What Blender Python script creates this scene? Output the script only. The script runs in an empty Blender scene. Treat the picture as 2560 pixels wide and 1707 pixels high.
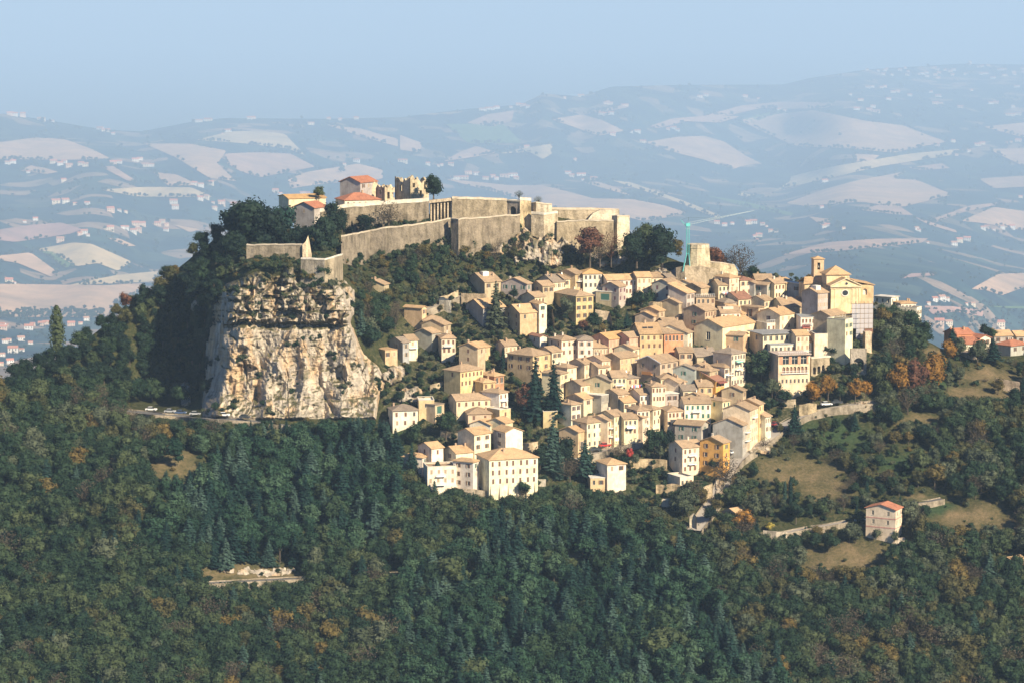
import bpy, bmesh, math, random
import numpy as np
from mathutils import Vector, noise, geometry

R = math.radians
scene = bpy.context.scene
C = scene.collection
rng = random.Random(7)
nrg = np.random.RandomState(11)

# ------------------------------------------------------------------ camera, light, exposure
F = 7000.0                       # focal length in photo pixels (photo 2560 x 1707)
PITCH = math.atan((853.5 + 14) / F)
cam_d = bpy.data.cameras.new('camera')
cam = bpy.data.objects.new('camera', cam_d)
C.objects.link(cam)
cam.location = (0, 0, 0)
cam.rotation_euler = (R(90) - PITCH, 0, 0)
cam_d.sensor_width = 36.0
cam_d.lens = F / 2560 * 36.0
cam_d.clip_start = 1.0
cam_d.clip_end = 130000
scene.camera = cam

SUN_EL = R(33)
SUN_XY = (0.66, -0.75)           # towards the sun: right of the view and behind the camera
sun_az = math.atan2(SUN_XY[0], SUN_XY[1])
world = bpy.data.worlds.new('World')
scene.world = world
world.use_nodes = True
wn = world.node_tree
wn.nodes.clear()
wo = wn.nodes.new('ShaderNodeOutputWorld')
wb = wn.nodes.new('ShaderNodeBackground')
ws = wn.nodes.new('ShaderNodeTexSky')
ws.sky_type = 'NISHITA'
ws.sun_disc = False
ws.sun_elevation = SUN_EL
ws.sun_rotation = sun_az
ws.altitude = 900
ws.air_density = 1.1
ws.dust_density = 0.5
ws.ozone_density = 2.0
wb.inputs['Strength'].default_value = 0.052
# a cooler, cleaner sky with thin cloud veils
wt = wn.nodes.new('ShaderNodeMix'); wt.data_type = 'RGBA'; wt.blend_type = 'MULTIPLY'
wt.inputs[0].default_value = 1.0; wt.inputs[7].default_value = (0.60, 0.82, 1.2, 1)
wn.links.new(ws.outputs[0], wt.inputs[6])
wn.links.new(wt.outputs[2], wb.inputs[0])
wn.links.new(wb.outputs[0], wo.inputs[0])

sd = bpy.data.lights.new('sun', 'SUN')
sd.energy = 5.0
sd.angle = R(0.5)
sd.color = (1.0, 0.86, 0.64)
so = bpy.data.objects.new('sun', sd)
C.objects.link(so)
so.location = (300, 300, 300)
_v = Vector((SUN_XY[0] * math.cos(SUN_EL), SUN_XY[1] * math.cos(SUN_EL), math.sin(SUN_EL)))
so.rotation_euler = _v.to_track_quat('Z', 'Y').to_euler()

scene.render.engine = 'CYCLES'
vs = scene.view_settings
vs.view_transform = 'Standard'
vs.look = 'None'
vs.exposure = 0.9
vs.gamma = 1.0
vs.use_curve_mapping = False
cy = scene.cycles
cy.use_denoising = True
cy.max_bounces = 5
cy.diffuse_bounces = 3
cy.glossy_bounces = 2
cy.transmission_bounces = 3
cy.transparent_max_bounces = 6
cy.volume_bounces = 1
cy.caustics_reflective = False
cy.caustics_refractive = False
cy.sample_clamp_indirect = 4

HAZE_DENSITY = 6.0e-5
HAZE_COLOR = (0.55, 0.76, 1.0)

# ------------------------------------------------------------------ geometry of the view
CT, ST = math.cos(PITCH), math.sin(PITCH)

def unp(px, py, Y):
    """The world point at forward distance Y seen at photo pixel (px, py)."""
    dx = (np.asarray(px, float) - 1280) / F
    dy = -(np.asarray(py, float) - 853.5) / F
    vy = CT + dy * ST
    vz = -ST + dy * CT
    k = np.asarray(Y, float) / vy
    return np.stack(np.broadcast_arrays(dx * k, vy * k, vz * k), -1)

def proj(p):
    x, y, z = p
    yc = y * CT - z * ST
    zc = y * ST + z * CT
    return 1280 + F * x / yc, 853.5 - F * zc / yc

def P(px, py, Y):
    return Vector(unp(px, py, Y).tolist())

# hill: forward distance of the ground under each photo pixel (control points, thin plate)
HC = [(-400,2150,770),(600,2150,765),(1280,2150,760),(2000,2150,765),(2950,2150,770),
(-400,1707,850),(0,1707,850),(600,1707,850),(1280,1707,843),(2000,1707,845),(2560,1707,850),(3000,1707,850),
(-400,1300,928),(0,1300,930),(600,1300,930),(1000,1350,925),(1280,1300,935),(2000,1400,912),(2560,1300,925),(3000,1300,930),
(-400,1100,968),(0,1080,975),(300,1075,985),(530,1062,982),(700,1065,980),(900,1060,982),
(200,980,1020),(330,1030,1012),(400,1036,1000),(530,1042,987),(640,1047,985),(800,1050,986),(940,1046,988),
(400,1008,1040),(400,980,1048),(470,1012,1022),(470,900,1046),(500,1020,1006),(440,820,1060),(540,760,1022),(560,900,1002),(700,900,996),(900,900,1000),
(560,690,1032),(620,660,1022),(720,655,1012),(830,690,1012),(900,760,1025),(820,640,1035),
(-400,980,1008),(0,960,1015),(100,900,1038),(200,820,1058),(330,740,1078),(430,670,1086),(560,580,1090),(640,530,1094),(330,880,1048),(430,780,1052),
(1000,1060,985),(1100,1010,994),(1300,1170,962),(1700,1180,962),(1850,1110,975),(1950,1050,992),(1300,1000,1000),(1600,1000,1000),
(1000,850,1033),(1300,850,1036),(1600,850,1038),(1850,850,1038),(1120,745,1062),(1450,700,1078),(1700,700,1078),(1950,720,1075),(2100,765,1064),
(2150,900,1020),(2100,1000,1000),(2190,1010,998),
(860,640,1074),(1000,620,1080),(1300,600,1090),(1500,650,1088),(900,560,1096),(1100,540,1102),(1300,520,1106),(1500,570,1100),(1650,640,1092),
(700,600,1078),(760,640,1045),
(2300,1000,1004),(2560,960,1028),(2420,880,1052),(2300,830,1062),(2200,750,1084),(2560,1150,962),(2200,1200,952),(2000,1200,955),(2560,880,1056),(3000,880,1060),(3000,1150,965)]
_hc = np.array(HC, float)
_q = _hc[:, :2] / 1000

def _tps(d2):
    return 0.5 * d2 * np.log(d2 + 1e-12)
_n = len(_q)
_A = np.zeros((_n + 3, _n + 3))
_d2 = ((_q[:, None] - _q[None]) ** 2).sum(-1)
_A[:_n, :_n] = _tps(_d2) + np.eye(_n) * 2e-4
_A[:_n, _n] = 1
_A[:_n, _n + 1:] = _q
_A[_n, :_n] = 1
_A[_n + 1:, :_n] = _q.T
_w = np.linalg.solve(_A, np.concatenate([_hc[:, 2], [0, 0, 0]]))
GX = np.arange(-500, 3061, 10.0)
GY = np.arange(2200, 295, -6.0)          # bottom of the photo first
gx, gy = np.meshgrid(GX / 1000, GY / 1000, indexing='ij')
acc = _w[_n] + _w[_n + 1] * gx + _w[_n + 2] * gy
for (qx, qy), wi in zip(_q, _w[:_n]):
    acc = acc + wi * _tps((gx - qx) ** 2 + (gy - qy) ** 2)
_tilt = np.arange(len(GY)) * 6.0 * 0.045
YH = np.maximum.accumulate(acc - _tilt, axis=1) + _tilt     # the ground never folds back

def bil(G, px, py):
    px = np.asarray(px, float); py = np.asarray(py, float)
    fx = np.clip((px - GX[0]) / 10, 0, len(GX) - 1.001)
    fy = np.clip((GY[0] - py) / 6, 0, len(GY) - 1.001)
    i = fx.astype(int); j = fy.astype(int)
    u = fx - i; v = fy - j
    return (G[i, j] * (1 - u) * (1 - v) + G[i + 1, j] * u * (1 - v) + G[i, j + 1] * (1 - u) * v + G[i + 1, j + 1] * u * v)

def yh(px, py):
    return bil(YH, px, py)

def gp(px, py, lift=0.0):
    p = P(px, py, float(yh(px, py)))
    p.z += lift
    return p

SIL = np.array([(-600,1040),(-200,1000),(0,972),(80,935),(160,895),(250,822),(290,795),(330,757),(410,702),(460,662),(533,600),(590,576),(660,566),(720,570),(850,565),(1000,545),(1130,530),(1300,530),
(1500,560),(1580,608),(1700,655),(1800,676),(1900,694),(2050,726),(2150,756),(2200,778),(2252,802),(2305,848),(2350,872),(2400,886),(2560,890),(3200,890)], float)

def sil(px):
    return np.interp(px, SIL[:, 0], SIL[:, 1])

# far country: forward distance grows from the valley to the skyline, slowly on slopes that face us, fast on those that lie away
BSIL = np.array([(-900,300),(0,285),(100,300),(250,325),(350,330),(480,305),(560,296),(800,298),(1000,294),(1100,281),(1200,270),(1300,262),(1360,234),(1450,242),(1530,217),
(1700,213),(1960,212),(2030,195),(2170,174),(2400,160),(2560,162),(3500,150)], float)
BYS = np.array([(-900,23000),(0,24000),(1000,27000),(1500,30000),(2000,34000),(2560,38000),(3500,38000)], float)
BX = np.arange(-900, 3501, 12.0)
BNR = 190
BT = np.linspace(0, 1, BNR)
BBOT = 960.0

def bnoise(x, y):
    return noise.fractal(Vector((x, y, 3.7)), 0.9, 2.0, 3)
_bs = np.interp(BX, BSIL[:, 0], BSIL[:, 1])
_by = np.interp(BX, BYS[:, 0], BYS[:, 1])
BPY = BBOT + (_bs[:, None] - BBOT) * BT[None]
_g = np.array([[math.exp(1.15 * bnoise(x / 800, y / 85)) * (0.5 + 1.7 * ((BBOT - y) / 700)) for y in col] for x, col in zip(BX, BPY)])
_c = np.concatenate([np.zeros((len(BX), 1)), np.cumsum(0.5 * (_g[:, 1:] + _g[:, :-1]), axis=1)], axis=1)
BYY = 6200 + (_by[:, None] - 6200) * _c / _c[:, -1:]

def yb(px, py):
    px = np.asarray(px, float); py = np.asarray(py, float)
    fx = np.clip((px - BX[0]) / 12, 0, len(BX) - 1.001)
    i = fx.astype(int); u = fx - i
    s = np.interp(px, BSIL[:, 0], BSIL[:, 1])
    t = np.clip((BBOT - py) / (BBOT - s), 0, 0.9999) * (BNR - 1)
    j = t.astype(int); v = t - j
    return (BYY[i, j] * (1 - u) * (1 - v) + BYY[i + 1, j] * u * (1 - v) + BYY[i, j + 1] * (1 - u) * v + BYY[i + 1, j + 1] * u * v)

def inpoly(poly, x, y):
    poly = np.asarray(poly, float); x = np.asarray(x, float); y = np.asarray(y, float)
    r = np.zeros(np.broadcast(x, y).shape, bool)
    for (x0, y0), (x1, y1) in zip(poly, np.roll(poly, -1, 0)):
        if y0 == y1:
            continue
        r ^= ((y0 > y) != (y1 > y)) & (x < (x1 - x0) * (y - y0) / (y1 - y0) + x0)
    return r

def sdist(poly, x, y):
    """Signed distance in pixels to a polygon, positive inside."""
    poly = np.asarray(poly, float)
    d = np.full(np.shape(x), 1e9)
    for (x0, y0), (x1, y1) in zip(poly, np.roll(poly, -1, 0)):
        ex, ey = x1 - x0, y1 - y0
        t = np.clip(((x - x0) * ex + (y - y0) * ey) / (ex * ex + ey * ey + 1e-9), 0, 1)
        d = np.minimum(d, np.hypot(x - x0 - t * ex, y - y0 - t * ey))
    return np.where(inpoly(poly, x, y), d, -d)

# ------------------------------------------------------------------ objects
class MB:
    """Collects polygons; build() links them as one mesh object."""
    def __init__(self):
        self.v = []; self.f = []; self.m = []
    def quad(self, a, b, c, d, m=0):
        n = len(self.v); self.v += [tuple(a), tuple(b), tuple(c), tuple(d)]; self.f.append((n, n + 1, n + 2, n + 3)); self.m.append(m)
    def tri(self, a, b, c, m=0):
        n = len(self.v); self.v += [tuple(a), tuple(b), tuple(c)]; self.f.append((n, n + 1, n + 2)); self.m.append(m)
    def poly(self, pts, m=0):
        n = len(self.v); self.v += [tuple(p) for p in pts]; self.f.append(tuple(range(n, n + len(pts)))); self.m.append(m)
    def box(self, x0, y0, z0, x1, y1, z1, m=0):
        n = len(self.v)
        self.v += [(x0,y0,z0),(x1,y0,z0),(x1,y1,z0),(x0,y1,z0),(x0,y0,z1),(x1,y0,z1),(x1,y1,z1),(x0,y1,z1)]
        for f in ((0,3,2,1),(4,5,6,7),(0,1,5,4),(1,2,6,5),(2,3,7,6),(3,0,4,7)):
            self.f.append(tuple(n + i for i in f)); self.m.append(m)
    def prism(self, lo, hi, m=0):
        """Closed solid between two rings of points."""
        n = len(self.v); k = len(lo)
        self.v += [tuple(p) for p in lo] + [tuple(p) for p in hi]
        self.f.append(tuple(n + i for i in reversed(range(k)))); self.m.append(m)
        self.f.append(tuple(n + k + i for i in range(k))); self.m.append(m)
        for i in range(k):
            j = (i + 1) % k
            self.f.append((n + i, n + j, n + k + j, n + k + i)); self.m.append(m)
    def tube(self, a, b, r0, r1=None, k=6, m=0):
        a = Vector(a); b = Vector(b); r1 = r0 if r1 is None else r1
        d = (b - a).normalized()
        s = d.orthogonal().normalized(); t = d.cross(s)
        ra = [a + (s * math.cos(2 * math.pi * i / k) + t * math.sin(2 * math.pi * i / k)) * r0 for i in range(k)]
        rb = [b + (s * math.cos(2 * math.pi * i / k) + t * math.sin(2 * math.pi * i / k)) * r1 for i in range(k)]
        self.prism(ra, rb, m)
    def slab(self, polys, t, m=0):
        """A sheet of polygons (sharing corners) given thickness t downwards."""
        idx = {}; V = []
        def g(p):
            key = (round(p[0], 4), round(p[1], 4), round(p[2], 4))
            if key not in idx:
                idx[key] = len(V); V.append(tuple(p))
            return idx[key]
        F_ = [[g(p) for p in q] for q in polys]
        n = len(self.v); k = len(V)
        self.v += V + [(x, y, z - t) for x, y, z in V]
        ed = {}
        for q in F_:
            self.f.append(tuple(n + i for i in q)); self.m.append(m)
            self.f.append(tuple(n + k + i for i in reversed(q))); self.m.append(m)
            for a, b in zip(q, q[1:] + q[:1]):
                ed[(a, b)] = 1
        for a, b in ed:
            if (b, a) not in ed:
                self.f.append((n + a, n + k + a, n + k + b, n + b)); self.m.append(m)
    def mesh(self, name, mats):
        me = bpy.data.meshes.new(name)
        me.from_pydata(self.v, [], self.f)
        for mt in (mats if isinstance(mats, (list, tuple)) else [mats]):
            me.materials.append(mt)
        if any(self.m):
            me.polygons.foreach_set('material_index', self.m)
        me.update()
        return me
    def build(self, name, mats, parent=None, color=None):
        return link(name, self.mesh(name, mats), parent, color)

def link(name, me, parent=None, color=None, loc=None):
    o = bpy.data.objects.new(name, me)
    C.objects.link(o)
    if parent: o.parent = parent
    if color: o.color = (*color, 1)
    if loc is not None: o.location = loc
    return o

def tag(o, label, cat, group=None):
    o['label'] = label; o['category'] = cat
    if group: o['group'] = group
    return o

def kind(o, k):
    o['kind'] = k
    return o

def thing(name, loc, label, cat, rz=0.0, group=None, scale=None):
    o = bpy.data.objects.new(name, None)
    C.objects.link(o)
    o.location = loc; o.rotation_euler = (0, 0, rz)
    o.empty_display_size = 0.5
    if scale: o.scale = scale
    return tag(o, label, cat, group)

def npmesh(name, V, Fq, mats, smooth=False):
    me = bpy.data.meshes.new(name)
    V = np.asarray(V, float).reshape(-1, 3)
    me.from_pydata(V.tolist(), [], [tuple(q) for q in np.asarray(Fq).tolist()])
    for mt in (mats if isinstance(mats, (list, tuple)) else [mats]):
        me.materials.append(mt)
    if smooth:
        me.polygons.foreach_set('use_smooth', [True] * len(me.polygons))
    me.update()
    return me

def gridfaces(a, b):
    i = np.arange(a - 1)[:, None] * b + np.arange(b - 1)[None]
    i = i.ravel()
    return np.stack([i, i + b, i + b + 1, i + 1], -1)

# ------------------------------------------------------------------ materials
def mat(name, rough=0.85, spec=0.25):
    m = bpy.data.materials.new(name)
    m.use_nodes = True
    nt = m.node_tree
    b = nt.nodes['Principled BSDF']
    b.inputs['Roughness'].default_value = rough
    b.inputs['Specular IOR Level'].default_value = spec
    return m, nt, b

def nd(nt, t, **kw):
    n = nt.nodes.new(t)
    for k, v in kw.items():
        if k in n.inputs: n.inputs[k].default_value = v
        else: setattr(n, k, v)
    return n

def ramp(nt, fac, stops):
    r = nt.nodes.new('ShaderNodeValToRGB')
    e = r.color_ramp.elements
    while len(e) < len(stops): e.new(0.5)
    for el, (p, c) in zip(e, stops):
        el.position = p; el.color = (*c, 1)
    nt.links.new(fac, r.inputs[0])
    return r.outputs[0]

def mix(nt, a, b, fac, mode='MIX'):
    n = nt.nodes.new('ShaderNodeMix'); n.data_type = 'RGBA'; n.blend_type = mode
    for sock, v in ((n.inputs[0], fac), (n.inputs[6], a), (n.inputs[7], b)):
        if isinstance(v, (int, float)): sock.default_value = v
        elif isinstance(v, tuple): sock.default_value = (*v, 1)
        else: nt.links.new(v, sock)
    return n.outputs[2]

def noi(nt, scale, detail=4, rough=0.55, coord=None, stretch=None, dist=0.0):
    n = nd(nt, 'ShaderNodeTexNoise', Scale=scale, Detail=detail, Roughness=rough, Distortion=dist)
    if coord is None:
        coord = nt.nodes.new('ShaderNodeNewGeometry').outputs['Position']
    if stretch:
        mp = nd(nt, 'ShaderNodeMapping'); mp.inputs['Scale'].default_value = stretch
        nt.links.new(coord, mp.inputs[0]); coord = mp.outputs[0]
    nt.links.new(coord, n.inputs['Vector'])
    return n.outputs['Fac']

def bump(nt, b, h, strength, dist):
    n = nd(nt, 'ShaderNodeBump', Strength=strength, Distance=dist)
    nt.links.new(h, n.inputs['Height']); nt.links.new(n.outputs[0], b.inputs['Normal'])

def flat(name, c, rough=0.8, spec=0.25):
    m, nt, b = mat(name, rough, spec)
    b.inputs['Base Color'].default_value = (*c, 1)
    return m

def objcol(nt):
    o = nt.nodes.new('ShaderNodeObjectInfo')
    return o.outputs['Color'], o.outputs['Random']

def m_plaster():
    m, nt, b = mat('plaster', 0.9, 0.15)
    c, r = objcol(nt)
    n1 = noi(nt, 0.35, 5, 0.65)
    n2 = noi(nt, 1.6, 4, 0.6, stretch=(1, 1, 0.22))
    k = ramp(nt, n1, [(0.3, (0.56, 0.52, 0.47)), (0.6, (1.04, 1.03, 1.0))])
    k2 = ramp(nt, n2, [(0.28, (0.72, 0.68, 0.62)), (0.55, (1, 1, 1))])
    x = mix(nt, c, k, 0.75, 'MULTIPLY')
    x = mix(nt, x, k2, 0.6, 'MULTIPLY')
    nt.links.new(x, b.inputs['Base Color'])
    bump(nt, b, noi(nt, 4, 4), 0.25, 0.06)
    return m

def m_roof():
    m, nt, b = mat('roof_tiles', 0.9, 0.12)
    c, r = objcol(nt)
    tc = nt.nodes.new('ShaderNodeTexCoord').outputs['Object']
    n1 = noi(nt, 0.45, 5, 0.7)
    n2 = noi(nt, 3.2, 3, 0.6)
    k = ramp(nt, n1, [(0.28, (0.62, 0.6, 0.6)), (0.5, (1, 1, 1)), (0.72, (1.22, 1.18, 1.1))])
    k2 = ramp(nt, n2, [(0.3, (0.6, 0.58, 0.56)), (0.5, (1, 1, 1)), (0.7, (1.25, 1.18, 1.08))])
    x = mix(nt, c, k, 0.85, 'MULTIPLY')
    x = mix(nt, x, k2, 0.7, 'MULTIPLY')
    wv = nd(nt, 'ShaderNodeTexWave', Scale=1.15, Distortion=0.5)
    nt.links.new(tc, wv.inputs[0])
    x = mix(nt, x, ramp(nt, wv.outputs['Fac'], [(0.1, (0.74, 0.72, 0.7)), (0.5, (1.02, 1.02, 1.02))]), 0.55, 'MULTIPLY')
    nt.links.new(x, b.inputs['Base Color'])
    bump(nt, b, wv.outputs['Fac'], 0.5, 0.12)
    return m

def m_stone():
    m, nt, b = mat('old_stone', 0.95, 0.1)
    c, r = objcol(nt)
    n1 = noi(nt, 0.22, 6, 0.7)
    n2 = noi(nt, 1.4, 5, 0.7)
    n3 = noi(nt, 0.5, 4, 0.6, stretch=(1, 1, 0.2))
    x = mix(nt, c, ramp(nt, n1, [(0.32, (0.5, 0.48, 0.45)), (0.58, (1.08, 1.05, 1.0))]), 0.9, 'MULTIPLY')
    x = mix(nt, x, ramp(nt, n2, [(0.33, (0.45, 0.43, 0.4)), (0.5, (1, 1, 1))]), 0.6, 'MULTIPLY')
    x = mix(nt, x, ramp(nt, n3, [(0.34, (0.38, 0.38, 0.34)), (0.52, (1, 1, 1))]), 0.75, 'MULTIPLY')
    nt.links.new(x, b.inputs['Base Color'])
    bump(nt, b, n2, 0.9, 0.4)
    return m

def m_rock():
    m, nt, b = mat('limestone', 0.95, 0.1)
    geo = nt.nodes.new('ShaderNodeNewGeometry')
    n1 = noi(nt, 0.13, 5, 0.6, stretch=(1.3, 1, 0.3))
    n2 = noi(nt, 0.42, 6, 0.68, stretch=(1, 1, 0.3))
    n3 = noi(nt, 0.16, 4, 0.6)
    base = ramp(nt, n2, [(0.3, (0.17, 0.15, 0.125)), (0.46, (0.33, 0.285, 0.225)), (0.62, (0.52, 0.445, 0.345))])
    ora = ramp(nt, n2, [(0.3, (0.26, 0.17, 0.1)), (0.6, (0.54, 0.375, 0.21))])
    om = ramp(nt, n1, [(0.48, (0, 0, 0)), (0.6, (0.8, 0.8, 0.8))])
    x = mix(nt, base, ora, om)
    att = nd(nt, 'ShaderNodeAttribute', attribute_name='veg')
    vg = ramp(nt, noi(nt, 0.7, 4, 0.7), [(0.35, (0.035, 0.042, 0.018)), (0.65, (0.13, 0.11, 0.055))])
    x = mix(nt, x, vg, att.outputs['Fac'])
    nt.links.new(x, b.inputs['Base Color'])
    bump(nt, b, n2, 0.9, 0.8)
    return m

def m_hill():
    m, nt, b = mat('hill_ground', 1.0, 0.05)
    at = nd(nt, 'ShaderNodeAttribute', attribute_name='zone')
    n1 = noi(nt, 0.12, 5, 0.65)
    n2 = noi(nt, 0.9, 5, 0.7)
    scrub = ramp(nt, n2, [(0.3, (0.018, 0.026, 0.010)), (0.5, (0.045, 0.05, 0.02)), (0.7, (0.10, 0.085, 0.045))])
    dry = ramp(nt, n1, [(0.3, (0.075, 0.072, 0.032)), (0.5, (0.15, 0.12, 0.065)), (0.7, (0.21, 0.155, 0.09))])
    dry = mix(nt, dry, ramp(nt, n2, [(0.3, (0.5, 0.55, 0.45)), (0.6, (1.1, 1.05, 1))]), 0.8, 'MULTIPLY')
    town = ramp(nt, n2, [(0.34, (0.026, 0.036, 0.014)), (0.52, (0.06, 0.06, 0.028)), (0.7, (0.19, 0.16, 0.105))])
    grass = ramp(nt, n2, [(0.3, (0.022, 0.042, 0.018)), (0.6, (0.048, 0.075, 0.032))])
    sx = nt.nodes.new('ShaderNodeSeparateColor')
    nt.links.new(at.outputs['Color'], sx.inputs[0])
    x = mix(nt, scrub, dry, sx.outputs[0])
    x = mix(nt, x, town, sx.outputs[1])
    x = mix(nt, x, grass, sx.outputs[2])
    nt.links.new(x, b.inputs['Base Color'])
    bump(nt, b, n2, 0.8, 0.6)
    return m

def m_far():
    m, nt, b = mat('far_country', 1.0, 0.05)
    n1 = noi(nt, 0.0011, 3, 0.5)
    n2 = noi(nt, 0.006, 5, 0.65)
    vo = nd(nt, 'ShaderNodeTexVoronoi', Scale=0.0048, Randomness=0.9)
    geo = nt.nodes.new('ShaderNodeNewGeometry')
    mp = nd(nt, 'ShaderNodeMapping'); mp.inputs['Scale'].default_value = (1, 0.55, 0.2); mp.inputs['Rotation'].default_value = (0, 0, 0.5)
    nt.links.new(geo.outputs['Position'], mp.inputs[0]); nt.links.new(mp.outputs[0], vo.inputs['Vector'])
    sx = nt.nodes.new('ShaderNodeSeparateColor'); nt.links.new(vo.outputs['Color'], sx.inputs[0])
    par = ramp(nt, sx.outputs[0], [(0.0, (0.009, 0.028, 0.042)), (0.3, (0.016, 0.046, 0.052)), (0.5, (0.012, 0.038, 0.052)), (0.7, (0.028, 0.064, 0.055)), (0.84, (0.05, 0.075, 0.062)), (0.87, (0.24, 0.17, 0.12)), (1.0, (0.30, 0.21, 0.15))])  # parcels bluer than the land itself; some distance haze put into the colour
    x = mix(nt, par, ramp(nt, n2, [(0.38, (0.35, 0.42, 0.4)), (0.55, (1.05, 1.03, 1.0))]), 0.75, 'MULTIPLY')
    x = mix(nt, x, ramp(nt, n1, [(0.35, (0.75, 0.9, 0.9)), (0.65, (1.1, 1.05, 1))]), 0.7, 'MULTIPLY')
    nt.links.new(x, b.inputs['Base Color'])
    return m

def m_field():
    m, nt, b = mat('ploughed_field', 1.0, 0.05)
    c, r = objcol(nt)
    n1 = noi(nt, 0.003, 4, 0.6)
    x = mix(nt, c, ramp(nt, n1, [(0.3, (0.72, 0.75, 0.78)), (0.7, (1.12, 1.08, 1.03))]), 0.9, 'MULTIPLY')
    n2 = noi(nt, 0.012, 4, 0.7, stretch=(1, 0.25, 0.25))
    x = mix(nt, x, ramp(nt, n2, [(0.35, (0.74, 0.78, 0.8)), (0.6, (1.05, 1.04, 1.02))]), 0.8, 'MULTIPLY')
    nt.links.new(x, b.inputs['Base Color'])
    return m

def m_leaf(name, stops, var=0.35):
    m, nt, b = mat(name, 0.75, 0.15)
    c, r = objcol(nt)
    x = ramp(nt, r, stops)
    n = noi(nt, 0.6, 3, 0.6)
    x = mix(nt, x, ramp(nt, n, [(0.3, (0.55, 0.6, 0.6)), (0.65, (1.35, 1.28, 1.15))]), 0.8, 'MULTIPLY')
    nt.links.new(x, b.inputs['Base Color'])
    return m

PLASTER, ROOF, STONE, ROCK = m_plaster(), m_roof(), m_stone(), m_rock()
GLASS = flat('window_glass', (0.025, 0.03, 0.035), 0.25, 0.5)
WOOD_B = flat('brown_shutter', (0.16, 0.09, 0.06))
WOOD_G = flat('green_shutter', (0.05, 0.13, 0.10))
WOOD_P = flat('plum_shutter', (0.15, 0.07, 0.08))
WOOD_T = flat('tan_shutter', (0.36, 0.27, 0.18))
FRAME = flat('pale_surround', (0.62, 0.56, 0.46))
WHITE = flat('white_paint', (0.8, 0.79, 0.76))
IRON = flat('dark_iron', (0.05, 0.05, 0.055), 0.6)
BARK = flat('bark', (0.09, 0.07, 0.05))
ASPHALT = flat('asphalt', (0.13, 0.125, 0.12))
TEAL = flat('teal_crane_paint', (0.13, 0.5, 0.47), 0.5)
L_PINE = m_leaf('pine_needles', [(0, (0.010, 0.032, 0.018)), (0.6, (0.022, 0.054, 0.030)), (1, (0.05, 0.09, 0.05))])
L_OAK = m_leaf('oak_leaves', [(0, (0.009, 0.024, 0.013)), (0.5, (0.021, 0.042, 0.020)), (1, (0.054, 0.070, 0.030))])
L_CON = m_leaf('conifer_needles', [(0, (0.006, 0.022, 0.018)), (0.6, (0.015, 0.042, 0.034)), (1, (0.055, 0.095, 0.074))])
L_OCH = m_leaf('autumn_leaves', [(0, (0.040, 0.048, 0.020)), (0.6, (0.068, 0.062, 0.024)), (1, (0.115, 0.082, 0.024))])
L_GOLD = m_leaf('golden_leaves', [(0, (0.16, 0.085, 0.018)), (1, (0.24, 0.12, 0.022))])
L_RED = m_leaf('russet_leaves', [(0, (0.085, 0.042, 0.028)), (1, (0.12, 0.052, 0.03))])
L_BARE = m_leaf('dry_twigs', [(0, (0.06, 0.05, 0.038)), (1, (0.095, 0.078, 0.056))])
L_DARK = m_leaf('dark_evergreen_leaves', [(0, (0.006, 0.016, 0.011)), (1, (0.013, 0.028, 0.016))])
L_OLV = m_leaf('olive_leaves', [(0, (0.045, 0.058, 0.034)), (1, (0.07, 0.083, 0.05))])

# ------------------------------------------------------------------ setting: near hill
TOWN = [(955,870),(1040,770),(1150,705),(1330,668),(1560,660),(1800,668),(2000,695),(2190,765),(2195,1015),(1985,1055),(1905,1110),(1830,1180),(1740,1225),(1700,1265),(1640,1285),
        (1500,1205),(1390,1195),(1345,1230),(1200,1240),(1050,1190),(1040,1085),(955,1062)]
CLIFF = [(550,712),(600,690),(650,672),(700,684),(708,662),(736,662),(746,700),(800,712),(862,694),(890,724),(893,772),(880,805),(893,835),(912,880),(952,915),(968,960),(950,1004),(944,1052),(640,1054),(500,1046),
         (502,1000),(508,950),(510,900),(512,850),(518,800),(530,750)]
CLEAR = [(430,1165,75,42),(620,1432,150,24),(2120,1398,130,46),(1990,1180,110,40),(2070,1225,80,28),(2440,1300,135,44),(2300,1050,60,16),(2440,985,110,26),(2480,940,90,22),(2350,880,60,16),(2320,1252,60,10),(1430,1395,40,14)]
GRASS = [(2080,1090,110,45),(2330,960,60,30),(1450,620,100,14),(2330,1270,60,20),(1620,1225,60,18),(1010,1090,60,25),(2250,1165,60,40)]

def zones(px, py):
    qx = px + 9 * np.sin(py / 7.0) + 8 * np.sin(px / 11.0 + py / 13.0); qy = py + 6 * np.sin(px / 15.0) + 4 * np.sin(px / 6.0 - py / 9.0)
    def ell(L):
        z = np.zeros(np.shape(px))
        for x, y, a, b in L:
            z = np.maximum(z, np.clip(1.6 - 1.3 * np.hypot((qx - x) / a, (qy - y) / b), 0, 1))
        return z
    tw = np.clip(sdist(TOWN, px, py) / 14 + 0.5, 0, 1)
    return ell(CLEAR), tw, ell(GRASS)

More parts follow.
